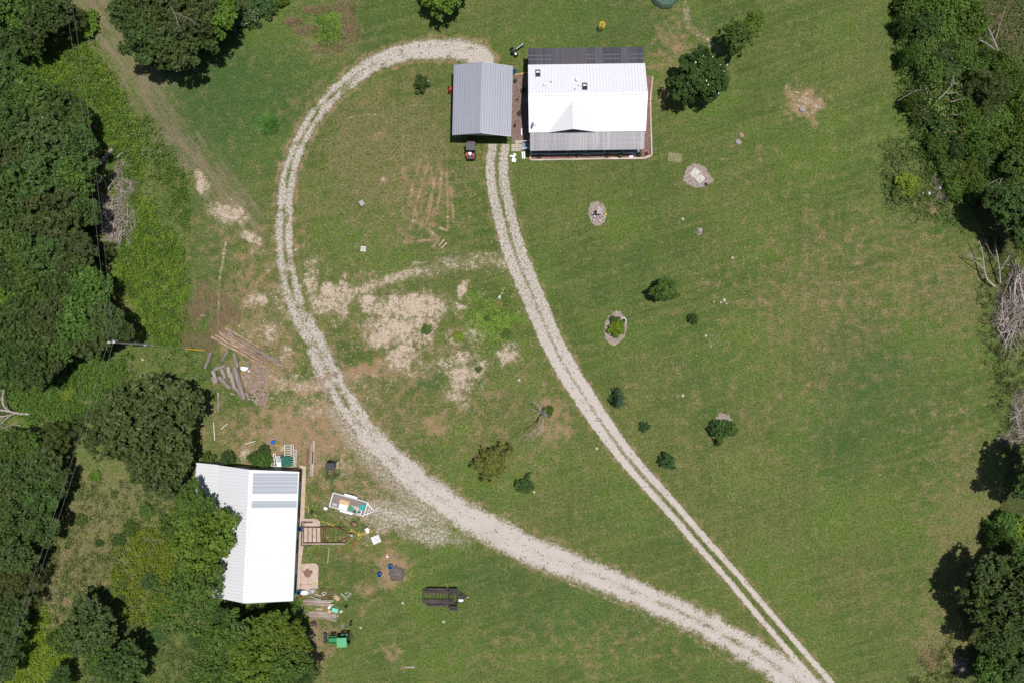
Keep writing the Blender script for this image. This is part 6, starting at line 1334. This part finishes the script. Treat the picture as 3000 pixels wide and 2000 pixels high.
for i, (a, b, r_, k) in enumerate(TH):
    lab = {'thicket': 'green', 'thicketd': 'dark green', 'thicketl': 'bright green', 'yl': 'yellow-flecked'}[k]
    row = ['top edge', 'upper part', 'middle', 'lower middle', 'lower end'][min(4, b // 125)]
    hz = 'left side' if a < 2720 else ('left of centre' if a < 2790 else ('centre' if a < 2860 else ('right side' if a < 2940 else 'right edge')))
    TL.append(f'{lab} bush, {row} of the right thicket, {hz}' if b < 700 else f'{lab} bush in the gap between the right edge trees, {["upper left", "upper right", "lower right", "lower left"][i - len(TH) + 4]}')
for i, (a, b, r_, k) in enumerate(TH):
    same = sorted([j for j in range(len(TH)) if TL[j] == TL[i]], key=lambda j: TH[j][1])
    lb = TL[i]
    if len(same) > 1: lb = lb.replace('thicket,', 'thicket, ' + {2: ['upper', 'lower'], 3: ['top', 'middle', 'bottom']}[len(same)][same.index(i)] + ' one on the')
    tree(a, b, r_ * 1.02, random.uniform(1.6, 3.0), 'yshrub' if k == 'yl' else k, lb, gt, 'thicket_bush', 'bush')

# magnolia and hydrangea flowers
def flowers(name, label, cat, pts, zs, size, parent=None, n_each=6, mt=L_FLW, kind=None):
    rng = np.random.default_rng(5); C = []
    for (p_, z_) in zip(pts, zs):
        v = W(p_[0], p_[1], z_); C.append(np.array([v.x, v.y, v.z]) + rng.normal(size=(n_each, 3)) * size * .5)
    C = np.concatenate(C); V = leaf_quads(C, rng.normal(size=C.shape) * .5 + [0, 0, 1], np.full(len(C), size), rng, .8)
    o = link(name, np_mesh(name, V, len(C), rng.random(len(C)), mt), parent); 
    if not parent: props(o, label, cat, kind=kind)
    return o
mt_ = [o for o in bpy.data.objects if o.name.startswith('magnolia_tree') and not o.parent][0]
fl = flowers('blossom', '', '', [(2060, 165), (2038, 183), (2090, 168), (2111, 190), (2131, 190), (2122, 208), (2071, 237), (2078, 248), (2017, 243), (2105, 275)], [6.9, 6.6, 6.5, 5.8, 5, 5.2, 7.1, 7.1, 6.4, 5.6], .10, None, 2)
fl.parent = mt_; fl.matrix_parent_inverse = Matrix.Translation(-mt_.location)

# spiky yellow-green locust, conifer, snag
def sprays(name, mat, n_br, R, h, seed, leaf=.10, per=46, up=.35, droop=0.0, z0=.35, aspect=.28, body=0):
    rng = np.random.default_rng(seed); C = []; N = []; A = []
    for k in range(n_br):
        a = k * 2.39996 + rng.normal() * .2; f = (k + .5) / n_br; el = f ** .8; ex = R * rng.uniform(.6, 1.1) * (1 - .25 * f if up > .3 else (1 - f * .95))
        zb = h * (z0 + (1 - z0) * f * .9); s_ = np.linspace(.25, 1, per)
        px_ = np.cos(a) * ex * s_; py_ = np.sin(a) * ex * s_; pz_ = zb + (up * ex * .5) * s_ - droop * s_ ** 2 * ex
        w_ = (.22 * R * (1.15 - s_))[:, None] * .7
        P = np.stack([px_, py_, pz_], 1)[:, None] + rng.normal(size=(per, 3, 3)) * w_[:, None] * [1, 1, .5]
        C.append(P.reshape(-1, 3)); N.append(rng.normal(size=(per * 3, 3)) * .45 + [0, 0, 1]); d = np.array([np.cos(a), np.sin(a), up * .3]); A.append(np.tile(d, (per * 3, 1)) + rng.normal(size=(per * 3, 3)) * .5)
    C = np.concatenate(C); N = np.concatenate(N); A = np.concatenate(A)
    V = leaf_quads(C, N, leaf * rng.uniform(.7, 1.3, len(C)), rng, aspect, A)
    t_ = np.clip(rng.random(len(C)) * .6 + np.repeat(rng.random(n_br), per * 3) * .4, 0, 1)
    return np_mesh(name, V, len(C), t_, mat)
P = W(1442, 1358, 3.2); t = thing('locust_tree', (P.x, P.y, 0), 'sparse yellow-green spiky tree between the two gravel drives', 'tree'); link('crown', sprays('locust_crown', L_LOCUST, 90, 2.75, 3.6, 3, .12, 42, .12, .05, .40, .35), t); link('trunk', trunk_mesh('trunk', 5, 3.6, .10, 1.6, 9), t)
lc = link('inner_crown', crown_mesh('locust_inner', 77, **KINDS['locust']), t); lc.location = (0, 0, 2.6); lc.scale = (2.5, 2.5, 2.6)
P = W(1810, 1180, 1.6); t = thing('conifer_tree', (P.x + .05, P.y + .25, 0), 'young conifer beside the right gravel track', 'tree'); link('crown', sprays('fir_crown', L_FIR, 44, 1.65, 3.4, 8, .10, 30, .1, .18, .06, .25), t); MB().tube([(0, 0, 0), (0, 0, 3.1)], [.09, .02], 8).build('trunk', W_trunk, t)
P = W(1810, 1150, 1.0); t = thing('round_evergreen', (P.x, P.y, 0), 'rounded evergreen touching the top of the young conifer', 'tree'); link('crown', sprays('ball_crown', L_FIR, 40, 1.15, 2.0, 9, .09, 26, .1, .1, .2, .4), t); MB().tube([(0, 0, 0), (0, 0, 1.6)], [.07, .02], 8).build('trunk', W_trunk, t)

def branchy(m, rng, p, d, L, r, depth, kids_=3, gn=.25, flat=.5, curve=.25):
    n_ = 4; pts = [p.copy()]; dd = d.copy()
    for k in range(n_):
        dd = (dd + Vector((rng.uniform(-1, 1), rng.uniform(-1, 1), rng.uniform(-1, 1) * flat)) * curve).normalized(); pts.append(pts[-1] + dd * L / n_)
    m.tube(pts, [r * (1 - .6 * k / n_) for k in range(n_ + 1)], 5 if depth else 4)
    if depth > 0:
        for k in range(kids_):
            i = rng.randint(1, n_); q = Vector((rng.uniform(-1, 1), rng.uniform(-1, 1), rng.uniform(-.6, 1) * flat)).normalized()
            branchy(m, rng, pts[i], (dd * .9 + q * .8).normalized(), L * rng.uniform(.45, .75), r * .5, depth - 1, kids_, gn, flat, curve)
def limbs(paths, seed, tw=2, r=.09):
    """one dead tree from surveyed limb paths (px,py,h)"""
    rng = random.Random(seed); m = MB(); P0 = W(*paths[0][0][:3])
    base = Vector((P0.x, P0.y, 0))
    for k, pa in enumerate(paths):
        V = [W(*q[:3]) - base for q in pa]; V = [Vector(v) for v in smooth([tuple(v) for v in V], 3)]
        r0 = pa[0][3] if len(pa[0]) > 3 else r; r1 = pa[-1][3] if len(pa[-1]) > 3 else r * .3; n_ = len(V)
        m.tube(V, [r0 + (r1 - r0) * i / (n_ - 1) for i in range(n_)], 6)
        for j in range(tw):
            i = rng.randint(n_ // 2, n_ - 1); d = (V[-1] - V[0]).normalized(); q = Vector((rng.uniform(-1, 1), rng.uniform(-1, 1), rng.uniform(-.3, .3)))
            branchy(m, rng, V[i], (d + q * .7).normalized(), .9, r1 * .8, 1, 2)
    return m, base
def dead(name, label, paths, seed, tw=2, cat='dead tree', part='trunk', mt=W_dead):
    m, b = limbs(paths, seed, tw); o = m.build(name, mt); o.location = b; return props(o, label, cat)
RS = 1.0
sn = dead('dead_snag', 'bare silver-grey dead tree leaning in the brown grass', [[(1604, 1218, 0, .16), (1598, 1213, 1.6, .13), (1588, 1208, 2.4, .09)], [(1598, 1213, 1.6, .09), (1592, 1226, 3.2, .06), (1584, 1245, 4.0, .05), (1560, 1265, 4.6, .03), (1530, 1278, 4.8, .02)], [(1592, 1226, 3.0, .06), (1590, 1250, 4.2, .04), (1575, 1272, 4.8, .03), (1557, 1293, 5, .02)], [(1590, 1210, 2, .06), (1583, 1195, 3, .04), (1575, 1185, 3.4, .03), (1562, 1175, 3.6, .02)], [(1592, 1215, 2, .06), (1592, 1240, 3.4, .04), (1591, 1268, 3.8, .02)], [(1588, 1210, 2.2, .05), (1573, 1205, 3, .03), (1560, 1198, 3.4, .02)], [(1590, 1230, 3, .05), (1578, 1250, 4, .03), (1560, 1262, 4, .02)]], 3, 3, mt=plain('silver_wood', (.36, .35, .34), .8))
tree(1606, 1203, 17, 1.0, 'shrub', 'green sprouts at the foot of the dead snag', nm='sprout_shrub')
dead('fallen_dead_branch', 'pale fallen limb forking in the upper left meadow', [[(12, 122, .6, .22), (32, 150, .6, .18), (50, 182, .5, .14), (60, 205, .4, .11), (64, 232, .3, .07)], [(20, 132, .7, .14), (55, 142, .8, .11), (82, 148, .8, .08), (100, 160, .7, .05), (106, 168, .6, .03)], [(70, 144, .8, .07), (75, 128, 1, .06), (84, 115, 1.1, .04)], [(25, 128, .8, .06), (20, 112, 1, .05), (32, 102, 1.2, .03)], [(52, 185, .5, .05), (42, 195, .6, .04), (38, 212, .5, .02)]], 4, 3)
dead('fallen_dead_tree', 'fallen grey trunk entering from the left edge above the lower wood', [[(88, 1212, .4, .20), (55, 1210, .6, .20), (20, 1203, .9, .15), (-20, 1198, 1, .10)], [(30, 1205, .8, .14), (12, 1190, 1.2, .11), (7, 1165, 1.4, .09), (12, 1140, 1.6, .07)], [(45, 1211, .7, .10), (15, 1218, .8, .07), (-10, 1216, .8, .05)], [(40, 1212, .6, .07), (18, 1225, .8, .05), (2, 1240, .8, .03)], [(60, 1245, .5, .06), (35, 1243, .6, .05), (15, 1252, .6, .04), (5, 1248, .6, .03)]], 6, 3)
dead('fallen_forked_tree', 'fallen grey forked trunk in the upper right corner', [[(2934, 167, .4, .19), (2922, 145, .6, .16), (2910, 115, .9, .12), (2896, 85, 1.1, .08)], [(2934, 167, .5, .18), (2915, 148, .6, .15), (2890, 128, .8, .12), (2868, 118, .9, .07)], [(2917, 115, .9, .08), (2926, 85, 1.1, .06), (2935, 55, 1.3, .05), (2946, 20, 1.5, .03)]], 7, 2)
dead('bare_branch', 'thin bare branches over the shade at the right thicket foot', [[(2942, 500, 1.5, .06), (2930, 535, 1.6, .05), (2918, 562, 1.6, .04), (2890, 580, 1.5, .02)], [(2935, 520, 1.6, .04), (2905, 535, 1.7, .03), (2885, 550, 1.6, .02)], [(2925, 548, 1.6, .04), (2900, 560, 1.6, .03), (2878, 566, 1.5, .02)]], 8, 4, 'branch')
dead('bare_branch', 'pale forked branch lying in the middle of the right thicket', [[(2750, 292, 2.6, .06), (2772, 270, 2.7, .05), (2792, 246, 2.8, .03)], [(2775, 275, 2.7, .04), (2800, 272, 2.6, .03), (2818, 268, 2.6, .02)], [(2785, 300, 2.6, .05), (2810, 292, 2.6, .04), (2830, 290, 2.6, .02)]], 9, 4, 'branch')
dead('bare_branch', 'pale branch lying near the left side of the right thicket', [[(2630, 296, 1.2, .04), (2660, 278, 1.8, .04), (2685, 265, 2.2, .02)], [(2790, 335, 2.5, .05), (2810, 337, 2.6, .04), (2835, 320, 2.6, .02)]], 10, 4, 'branch')
dead('bare_branch', 'white bent branch in the dark of the left wood', [[(15, 1452, 5.5, .07), (28, 1462, 5.6, .06), (45, 1460, 5.6, .04), (56, 1448, 5.5, .02)]], 11, 2, 'branch')
dead('bare_branch', 'bare twigs sticking out of the big tree below the barn', [[(720, 1870, 6.4, .05), (706, 1876, 6.8, .035), (686, 1880, 6.9, .02)], [(716, 1862, 6.6, .04), (712, 1845, 6.9, .025), (706, 1834, 7, .015)], [(712, 1876, 6.6, .04), (704, 1888, 6.8, .02), (694, 1896, 6.9, .015)]], 12, 1, 'branch')
dead('bare_branch', 'thin dead branches over the upper wood crown', [[(500, 20, 11, .05), (515, 50, 11.4, .04), (525, 80, 11.5, .02)], [(508, 35, 11.2, .04), (540, 50, 11.3, .03), (560, 58, 11.3, .02)]], 13, 4, 'branch')

# brush piles: individual bare branches over a mat of fine twigs
BR = []
for k in range(7):
    m = MB(); rr_ = random.Random(50 + k); branchy(m, rr_, Vector((0, 0, 0)), Vector((1, 0, .05)), 3.0, .08, 2, 3, flat=.35, curve=.2); BR.append(m.mesh('branch', W_dead))
def brush(cx, cy, rx, ry, rot, n_, label, group, ang, spread=.7, sc=(.6, 1.1), hmax=1.0, mat_n=500):
    for k in range(n_):
        a, q_ = rs.uniform(0, 6.283), math.sqrt(rs.random()) * .85; u, v = q_ * rx * math.cos(a), q_ * ry * math.sin(a)
        c, s_ = math.cos(R_(rot)), math.sin(R_(rot)); x_, y_ = cx + u * c - v * s_, cy + u * s_ + v * c
        o = link('branch', rs.choice(BR)); s2 = rs.uniform(*sc); o.scale = (s2, s2, s2); rz = R_(ang) + rs.gauss(0, spread) + (math.pi if rs.random() < .4 else 0)
        o.location = W(x_, y_) + Vector((-math.cos(rz) * 1.5 * s2, -math.sin(rz) * 1.5 * s2, .15 + rs.random() * hmax * (1 - q_))); o.rotation_euler = (rs.uniform(-.5, .5), rs.uniform(-.15, .1), rz); props(o, label, 'branch', group)
    rng = np.random.default_rng(int(cx)); a = rng.uniform(0, 6.283, mat_n); q_ = np.sqrt(rng.random(mat_n)); u = q_ * rx * np.cos(a); v = q_ * ry * np.sin(a); c, s_ = math.cos(R_(rot)), math.sin(R_(rot))
    x_ = cx + u * c - v * s_; y_ = cy + u * s_ + v * c; C = np.stack([(x_ - 1500) / 20, (1000 - y_) / 20, .06 + rng.random(mat_n) * hmax * .7 * (1 - q_)], 1)
    th = R_(ang) + rng.normal(size=mat_n) * spread * 1.3; A = np.stack([np.cos(th), np.sin(th), rng.normal(size=mat_n) * .12], 1)
    V = leaf_quads(C, rng.normal(size=(mat_n, 3)) * .4 + [0, 0, 1], rng.uniform(.25, .75, mat_n), rng, .035, A)
    o = link('twig_mat', np_mesh('twigs', V, mat_n, rng.random(mat_n), leafmat('dead_twigs', (.16, .12, .10), (.38, .31, .28), trans=0, rough=.9))); props(o, 'mat of fine dead twigs under ' + group, 'twigs', kind='stuff')
brush(348, 640, 48, 70, 0, 44, 'bare grey branch tangled in the left brush pile', 'the left brush pile', 100, .9, (.55, 1.0), 1.0, 500)
brush(335, 675, 34, 46, 10, 16, 'pale branch at the foot of the left brush pile', 'the foot of the left brush pile', 75, .35, (.4, .7), .5, 200)
brush(372, 548, 32, 32, 0, 18, 'grey branch in the small heap above the left brush pile', 'the small upper left brush heap', 110, .9, (.4, .65), .5, 400)
brush(360, 500, 24, 34, 0, 6, 'grey branch in the topmost left brush heap', 'the topmost left brush heap', 60, .9, (.3, .45), .3, 300)
brush(2962, 905, 55, 110, 8, 46, 'bleached branch in the big right brush pile', 'the big right brush pile', 78, .5, (.6, 1.15), 1.1, 1200)
brush(2990, 830, 30, 60, 0, 12, 'thick bleached branch at the head of the right brush pile', 'the head of the big right brush pile', 95, .3, (.8, 1.2), 1.0, 100)
brush(2990, 1210, 34, 75, 0, 18, 'grey branch in the lower right brush pile', 'the lower right brush pile', 70, .8, (.4, .8), .6, 700)
brush(2952, 1285, 30, 18, 0, 8, 'whitish branch at the foot of the lower right brush pile', 'the foot of the lower right brush pile', 20, .5, (.35, .6), .3, 200)
brush(2760, 566, 32, 22, 0, 7, 'grey branch in the small brush heap by the right thicket', 'the small brush heap by the right thicket', 40, 1.2, (.25, .4), .3, 500)
brush(2752, 520, 16, 26, 20, 6, 'grey branch above the small right brush heap', 'the heap above the small right brush heap', 60, .6, (.25, .4), .3, 150)
brush(2690, 240, 30, 30, 0, 6, 'grey branch among the thicket leaves', 'the twiggy gap in the right thicket', 40, 1.2, (.25, .4), .9, 250)
brush(2700, 310, 24, 40, 0, 5, 'grey branch in the lower twiggy gap of the thicket', 'the lower twiggy gap in the right thicket', 50, 1.2, (.25, .4), .8, 250)
brush(2800, 425, 44, 22, 0, 7, 'grey branch in the shaded thicket foot', 'the shaded foot of the right thicket', 20, 1.2, (.3, .5), .9, 300)
brush(2815, 1945, 24, 24, 0, 6, 'grey branch in the small heap at the lower right', 'the small heap at the lower right', 20, 1.2, (.3, .45), .4, 250)
dead('fallen_dead_tree', 'bleached forked limb reaching up from the right brush pile', [[(2915, 840, .5, .14), (2890, 815, .9, .12), (2883, 780, 1.2, .10), (2878, 740, 1.5, .07), (2868, 705, 1.8, .04)], [(2883, 788, 1.1, .07), (2862, 770, 1.4, .05), (2840, 750, 1.5, .03), (2832, 732, 1.5, .02)], [(2880, 760, 1.3, .06), (2855, 755, 1.5, .04), (2842, 738, 1.6, .02)]], 21, 3)
dead('fallen_dead_tree', 'second bleached limb in the right brush pile', [[(2930, 830, .5, .12), (2928, 790, 1, .10), (2920, 740, 1.4, .07), (2915, 712, 1.6, .04)], [(2925, 800, 1, .07), (2945, 770, 1.4, .05), (2965, 735, 1.6, .03)], [(2925, 770, 1.2, .05), (2905, 745, 1.5, .03), (2890, 715, 1.6, .02)]], 22, 3)
dead('fallen_dead_tree', 'thick bleached trunk at the right edge of the brush pile', [[(2975, 900, .6, .15), (2972, 850, 1, .14), (2980, 810, 1.2, .11), (2998, 800, 1.3, .10)], [(2985, 810, 1.2, .12), (2992, 850, 1.2, .10), (3002, 890, 1.2, .08)]], 23, 2)
dead('bare_branch', 'pale branch above the left brush pile', [[(292, 512, .6, .08), (303, 525, .8, .07), (316, 552, .7, .05)], [(316, 556, .7, .06), (325, 540, .9, .05), (338, 528, 1, .03)]], 24, 2, 'branch')
dead('bare_branch', 'short whitish branch right of the thick grey log', [[(344, 462, .5, .09), (352, 452, .6, .07), (360, 448, .6, .04)]], 25, 1, 'branch')

# ---- ground-cover: lumps of weeds spread through surveyed outlines (one mesh each: nobody could count them)
def cover(name, label, polys, mat, dens, hmin, hmax, leaf, seed, clump=7, thr=.0, freq=1 / 14., kind='stuff', cat='weeds', rad=.45, holes=()):
    rng = np.random.default_rng(seed); Cs = []
    for poly in polys:
        P_ = np.array(poly, float); x0, y0 = P_.min(0); x1, y1 = P_.max(0); n_ = int((x1 - x0) * (y1 - y0) / 400. * dens)
        x = rng.uniform(x0, x1, n_); y = rng.uniform(y0, y1, n_); jx = x + rng.normal(size=n_) * 14; jy = y + rng.normal(size=n_) * 14
        k = inpoly(poly, jx, jy)
        for hc in holes: k &= ~inpoly(hc, x, y)
        x, y = x[k], y[k]; Cs.append(np.stack([x, y], 1))
    C2 = np.concatenate(Cs)
    if thr > 0:      # patchy
        T_ = rng.random((64, 64)); fx, fy = C2[:, 0] * freq, C2[:, 1] * freq; ix, iy = fx.astype(int), fy.astype(int); tx, ty = fx - ix, fy - iy; tx = tx * tx * (3 - 2 * tx); ty = ty * ty * (3 - 2 * ty)
        g = lambda a, b: T_[a % 64, b % 64]; vv = (g(ix, iy) * (1 - tx) + g(ix + 1, iy) * tx) * (1 - ty) + (g(ix, iy + 1) * (1 - tx) + g(ix + 1, iy + 1) * tx) * ty
        C2 = C2[vv + rng.normal(size=len(vv)) * .07 > thr]
    n_ = len(C2); hs_ = rng.uniform(hmin, hmax, n_); base = np.stack([(C2[:, 0] - 1500) / 20, (1000 - C2[:, 1]) / 20, hs_], 1)
    O = rng.normal(size=(n_, clump, 3)) * [rad * .5, rad * .5, .12]; C = base[:, None] + O; C[..., 2] = np.maximum(C[..., 2] - np.hypot(O[..., 0], O[..., 1]) * .5, .04)
    C = C.reshape(-1, 3); N = rng.normal(size=C.shape) * .5 + [0, 0, 1]
    t_ = np.clip(np.repeat(rng.random(n_) * .55, clump) + rng.random(len(C)) * .45, 0, 1)
    V = leaf_quads(C, N, leaf * rng.uniform(.6, 1.4, len(C)), rng, .6)
    o = link(name, np_mesh(name, V, len(C), t_, mat)); props(o, label, cat, kind=kind); return o
LM = [(110, 150), (220, 120), (270, 150), (330, 240), (400, 380), (430, 470), (380, 470), (330, 420), (270, 380), (270, 320), (160, 260), (80, 250), (60, 180)]
LM2 = [(430, 470), (400, 560), (470, 640), (530, 720), (545, 830), (560, 960), (520, 1020), (440, 985), (400, 900), (350, 860), (345, 760), (330, 720), (390, 650), (400, 560), (370, 480)]
cover('meadow_weeds', 'bright yellow-green weeds of the upper left meadow', [LM], L_YEL, 24, .10, .45, .10, 31, 8, .34)
cover('meadow_weeds', 'bright yellow-green weeds between wood and lawn', [LM2], L_YEL, 22, .10, .50, .10, 32, 8, .42)
cover('meadow_weeds', 'deeper green weeds mixed through the left meadow', [LM, LM2, [(380, 340), (470, 520), (560, 700), (560, 560), (440, 360)], [(300, 400), (420, 470), (400, 560), (380, 600), (350, 480)]], L_BRITE, 18, .1, .7, .11, 33, 8, .36)
SHK = [(60, 1140), (180, 1060), (330, 1030), (400, 1050), (330, 1160), (230, 1230), (150, 1250), (90, 1240), (20, 1130)]
cover('meadow_weeds', 'green weeds below the power pole', [SHK], L_BRITE, 24, .2, .8, .12, 34, 8, .30)
cover('meadow_weeds', 'weeds with white flowers between pole and wood heap', [[(400, 1000), (560, 1000), (600, 1060), (640, 1150), (620, 1200), (560, 1120), (470, 1090)]], L_BRITE, 12, .1, .5, .10, 35, 7, .48)
cover('meadow_weeds', 'yellow-green weeds left of the barn trees', [[(330, 1620), (420, 1540), (500, 1560), (520, 1700), (500, 1800), (430, 1830), (360, 1800), (330, 1720)]], L_YEL, 22, .2, .7, .12, 36, 8, .42)
cover('meadow_weeds', 'yellow-green weeds in the lower left corner', [[(40, 1880), (130, 1830), (210, 1920), (230, 2010), (0, 2010)], [(60, 1820), (130, 1770), (150, 1840), (90, 1880)]], L_YEL, 24, .2, .6, .12, 37, 8, .28)
cover('meadow_weeds', 'rough green weeds of the lower left meadow', [[(120, 1780), (330, 1700), (650, 1760), (660, 2010), (230, 2010), (150, 1850)], [(150, 1400), (560, 1400), (560, 1500), (430, 1700), (150, 1780)]], L_FIELD, 10, .05, .4, .11, 38, 7, .45)
cover('meadow_weeds', 'green undergrowth along the barn tree foot', [[(470, 1700), (640, 1740), (640, 1860), (500, 1860), (430, 1780)], [(640, 1750), (880, 1765), (880, 2010), (560, 2010), (600, 1850)]], L_MID, 12, .3, 1.0, .14, 39, 8, .40)
cover('undergrowth', 'shaded undergrowth on the left wood floor', [[(0, 0), (230, 0), (130, 130), (60, 160), (60, 260), (240, 380), (270, 560), (290, 800), (330, 980), (180, 1090), (0, 1140)], [(0, 1260), (190, 1330), (180, 1500), (100, 1800), (0, 2000)]], L_DARK, 7, .3, 1.6, .15, 40, 8, .3, cat='undergrowth')
cover('undergrowth', 'leafy undergrowth at the upper wood', [[(330, 0), (840, -10), (700, 90), (560, 190), (480, 200), (400, 130)]], L_MID, 9, .2, .9, .13, 41, 8, .35, cat='undergrowth')
cover('undergrowth', 'leafy floor of the right thicket', [[(2610, -20), (2880, -20), (2900, 160), (3010, 200), (3010, 600), (2790, 600), (2700, 480), (2640, 300), (2620, 100)]], L_MID, 12, .2, 1.1, .13, 42, 8, .25, cat='undergrowth')
cover('undergrowth', 'rough weeds of the upper right corner', [[(2880, -20), (3010, -20), (3010, 230), (2930, 200), (2880, 120)], [(2600, 400), (2700, 430), (2790, 600), (2850, 700), (2780, 640), (2640, 620), (2580, 560)]], L_FIELD, 12, .05, .5, .12, 43, 7, .35)
cover('undergrowth', 'weedy verge along the right edge', [[(2860, 900), (2900, 1050), (2940, 1350), (3010, 1400), (3010, 700), (2880, 680), (2900, 760)], [(2650, 2010), (2700, 1940), (2850, 1830), (3010, 1850), (3010, 2010)]], L_FIELD, 12, .05, .4, .11, 44, 7, .45)
cover('meadow_weeds', 'bright weeds in the middle sandy clearing', [[(1380, 880), (1500, 850), (1530, 1000), (1440, 1080), (1380, 1000)]], L_BRITE, 9, .03, .22, .09, 45, 6, .40)
cover('meadow_weeds', 'yellow-green patch in the tall grass near the top', [[(920, 40), (1000, 70), (1010, 120), (950, 140), (925, 90)]], L_BRITE, 14, .1, .4, .10, 46, 7, .25)
def yflow():
    cover('yellow_flower_heads', 'yellow flower heads dotted through the right thicket', [[(2670, 260), (2830, 230), (2840, 330), (2800, 430), (2700, 400)]], leafmat('yellow_heads', (.28, .27, .07), (.44, .40, .13), trans=.1), 6, 1.8, 2.8, .09, 47, 2, cat='flowers', rad=.2)
yflow()
cover('white_wildflowers', 'white wildflowers dotted through the left meadow', [[(350, 300), (480, 430), (460, 560), (380, 420)], [(470, 1020), (600, 1040), (600, 1160), (500, 1080)], [(400, 850), (500, 880), (520, 960), (430, 940)], [(300, 1040), (420, 1060), (380, 1110)], [(170, 1740), (270, 1720), (240, 1790), (100, 1800)], [(2650, 320), (2680, 400), (2640, 400)], [(2960, 1520), (3000, 1530), (2990, 1600)], [(2600, 470), (2660, 480), (2650, 500)]], L_FLW, 1.1, .3, .7, .06, 48, 4, .45, cat='flowers', rad=.35)
cover('white_wildflowers', 'tiny white blooms on the dark shrubs of the upper wood', [[(480, 170), (560, 140), (560, 190), (500, 210)], [(640, 80), (800, 10), (800, 40), (680, 120)], [(700, 30), (800, 0), (780, 30)]], L_FLW, 4, 1.3, 1.8, .055, 49, 2, cat='flowers', rad=.3)

# grasses as blades
def blades(name, label, spots, mat, n_, L, wd, seed, kind=None, cat='grass', lean=None, fan=1.0, parent=None):
    rng = np.random.default_rng(seed); C = []; A = []
    for (cx, cy, rx, ry) in spots:
        a = rng.uniform(0, 6.283, n_); q_ = np.sqrt(rng.random(n_)); x = cx + q_ * rx * np.cos(a); y = cy + q_ * ry * np.sin(a)
        base = np.stack([(x - 1500) / 20, (1000 - y) / 20, np.full(n_, .02)], 1)
        if lean is None: out = np.stack([np.cos(a), -np.sin(a), np.zeros(n_)], 1) * fan * (.4 + .6 * q_[:, None])
        else: out = np.tile(np.array([math.cos(R_(lean)), math.sin(R_(lean)), 0]), (n_, 1)) * fan
        d = out + rng.normal(size=(n_, 3)) * [.35, .35, .05] + np.array([0, 0, .55]); d /= np.linalg.norm(d, axis=1, keepdims=True)
        l_ = L * rng.uniform(.6, 1.2, n_); C.append(base + d * l_[:, None] / 2); A.append(d * l_[:, None])
    C = np.concatenate(C); A = np.concatenate(A); l_ = np.linalg.norm(A, axis=1); n2 = len(C)
    s_ = np.cross(A, rng.normal(size=A.shape) * .2 + [0, 0, 1]); s_ /= np.linalg.norm(s_, axis=1, keepdims=True) + 1e-9
    V = np.empty((n2, 4, 3)); V[:, 0] = C - A / 2 - s_ * wd; V[:, 1] = C - A / 2 + s_ * wd; V[:, 2] = C + A / 2 + s_ * wd * .3; V[:, 3] = C + A / 2 - s_ * wd * .3
    V[..., 2] = np.maximum(V[..., 2], .01)
    o = link(name, np_mesh(name, V.reshape(-1, 3), n2, rng.random(n2), mat)); props(o, label, cat, kind=kind); return o
blades('ornamental_grass', 'bright green fountain grass clump on the lush lawn', [(790, 366, 15, 13)], L_ORN, 900, 1.15, .035, 60)
blades('dry_reeds', 'tan dry reeds flattened beside the long logs', [(600, 870, 28, 40), (585, 915, 30, 26), (650, 900, 30, 40), (560, 930, 24, 40), (640, 960, 24, 30), (610, 1010, 30, 30), (560, 1000, 30, 30), (680, 930, 30, 30)], L_DRY, 260, 1.1, .016, 61, 'stuff', 'reeds', 110, .8)
blades('dry_reeds', 'brown dry grass tufts around the tall-grass patch near the top', [(900, 90, 40, 12), (860, 65, 20, 10), (1020, 60, 18, 36), (1030, 100, 24, 24), (960, 140, 50, 14), (930, 30, 40, 10), (1010, 20, 30, 14)], L_DRY, 380, .5, .02, 62, 'stuff', 'grass', None, .9)
blades('dry_reeds', 'pale dry grass strands in the lower left meadow', [(300, 1560, 90, 60), (250, 1650, 80, 60), (350, 1480, 120, 40), (420, 1420, 90, 20), (590, 1800, 40, 30), (150, 1730, 30, 40), (350, 1080, 50, 40), (260, 1500, 60, 60)], leafmat('olive_stalks', (.13, .12, .05), (.30, .25, .13), trans=.1), 650, .45, .014, 63, 'stuff', 'grass', 200, .9)
blades('dry_reeds', 'grey-brown dry grass on the right thicket edge', [(2650, 190, 20, 30), (2640, 60, 14, 40), (2660, 30, 18, 24), (2900, 60, 30, 50), (2960, 120, 30, 50), (2960, 60, 40, 60), (2720, 1930, 40, 30), (2900, 1900, 40, 20)], L_DRY, 260, .6, .02, 64, 'stuff', 'grass', 30, .8)

cover('stone_chips', 'tiny pale stone chips scattered over the right lawn', [[(1960, 740), (2230, 700), (2250, 1000), (2100, 1000), (1980, 1150), (1900, 1100)]], leafmat('stone_chip', (.30, .22, .16), (.62, .52, .42), trans=0, rough=.9), .35, .02, .04, .09, 70, 2, cat='stones', rad=.3)
cover('stone_chips', 'pale debris and chips scattered over the dry yard above the barn', [[(630, 1080), (900, 1050), (1060, 1250), (1120, 1500), (930, 1640), (900, 1320), (640, 1320)]], leafmat('stone_chip', (.30, .22, .16), (.62, .52, .42), trans=0, rough=.9), .8, .02, .04, .09, 71, 3, cat='stones', rad=.4)
cover('stone_chips', 'sparse dry flecks over the lawn between the two drives', [[(900, 500), (1400, 420), (1480, 700), (1640, 1200), (1900, 1600), (1400, 1500), (1000, 1200), (900, 900)]], leafmat('straw_fleck', (.26, .20, .11), (.50, .42, .28), trans=0, rough=.9), .5, .02, .04, .10, 72, 2, cat='straw', rad=.3)
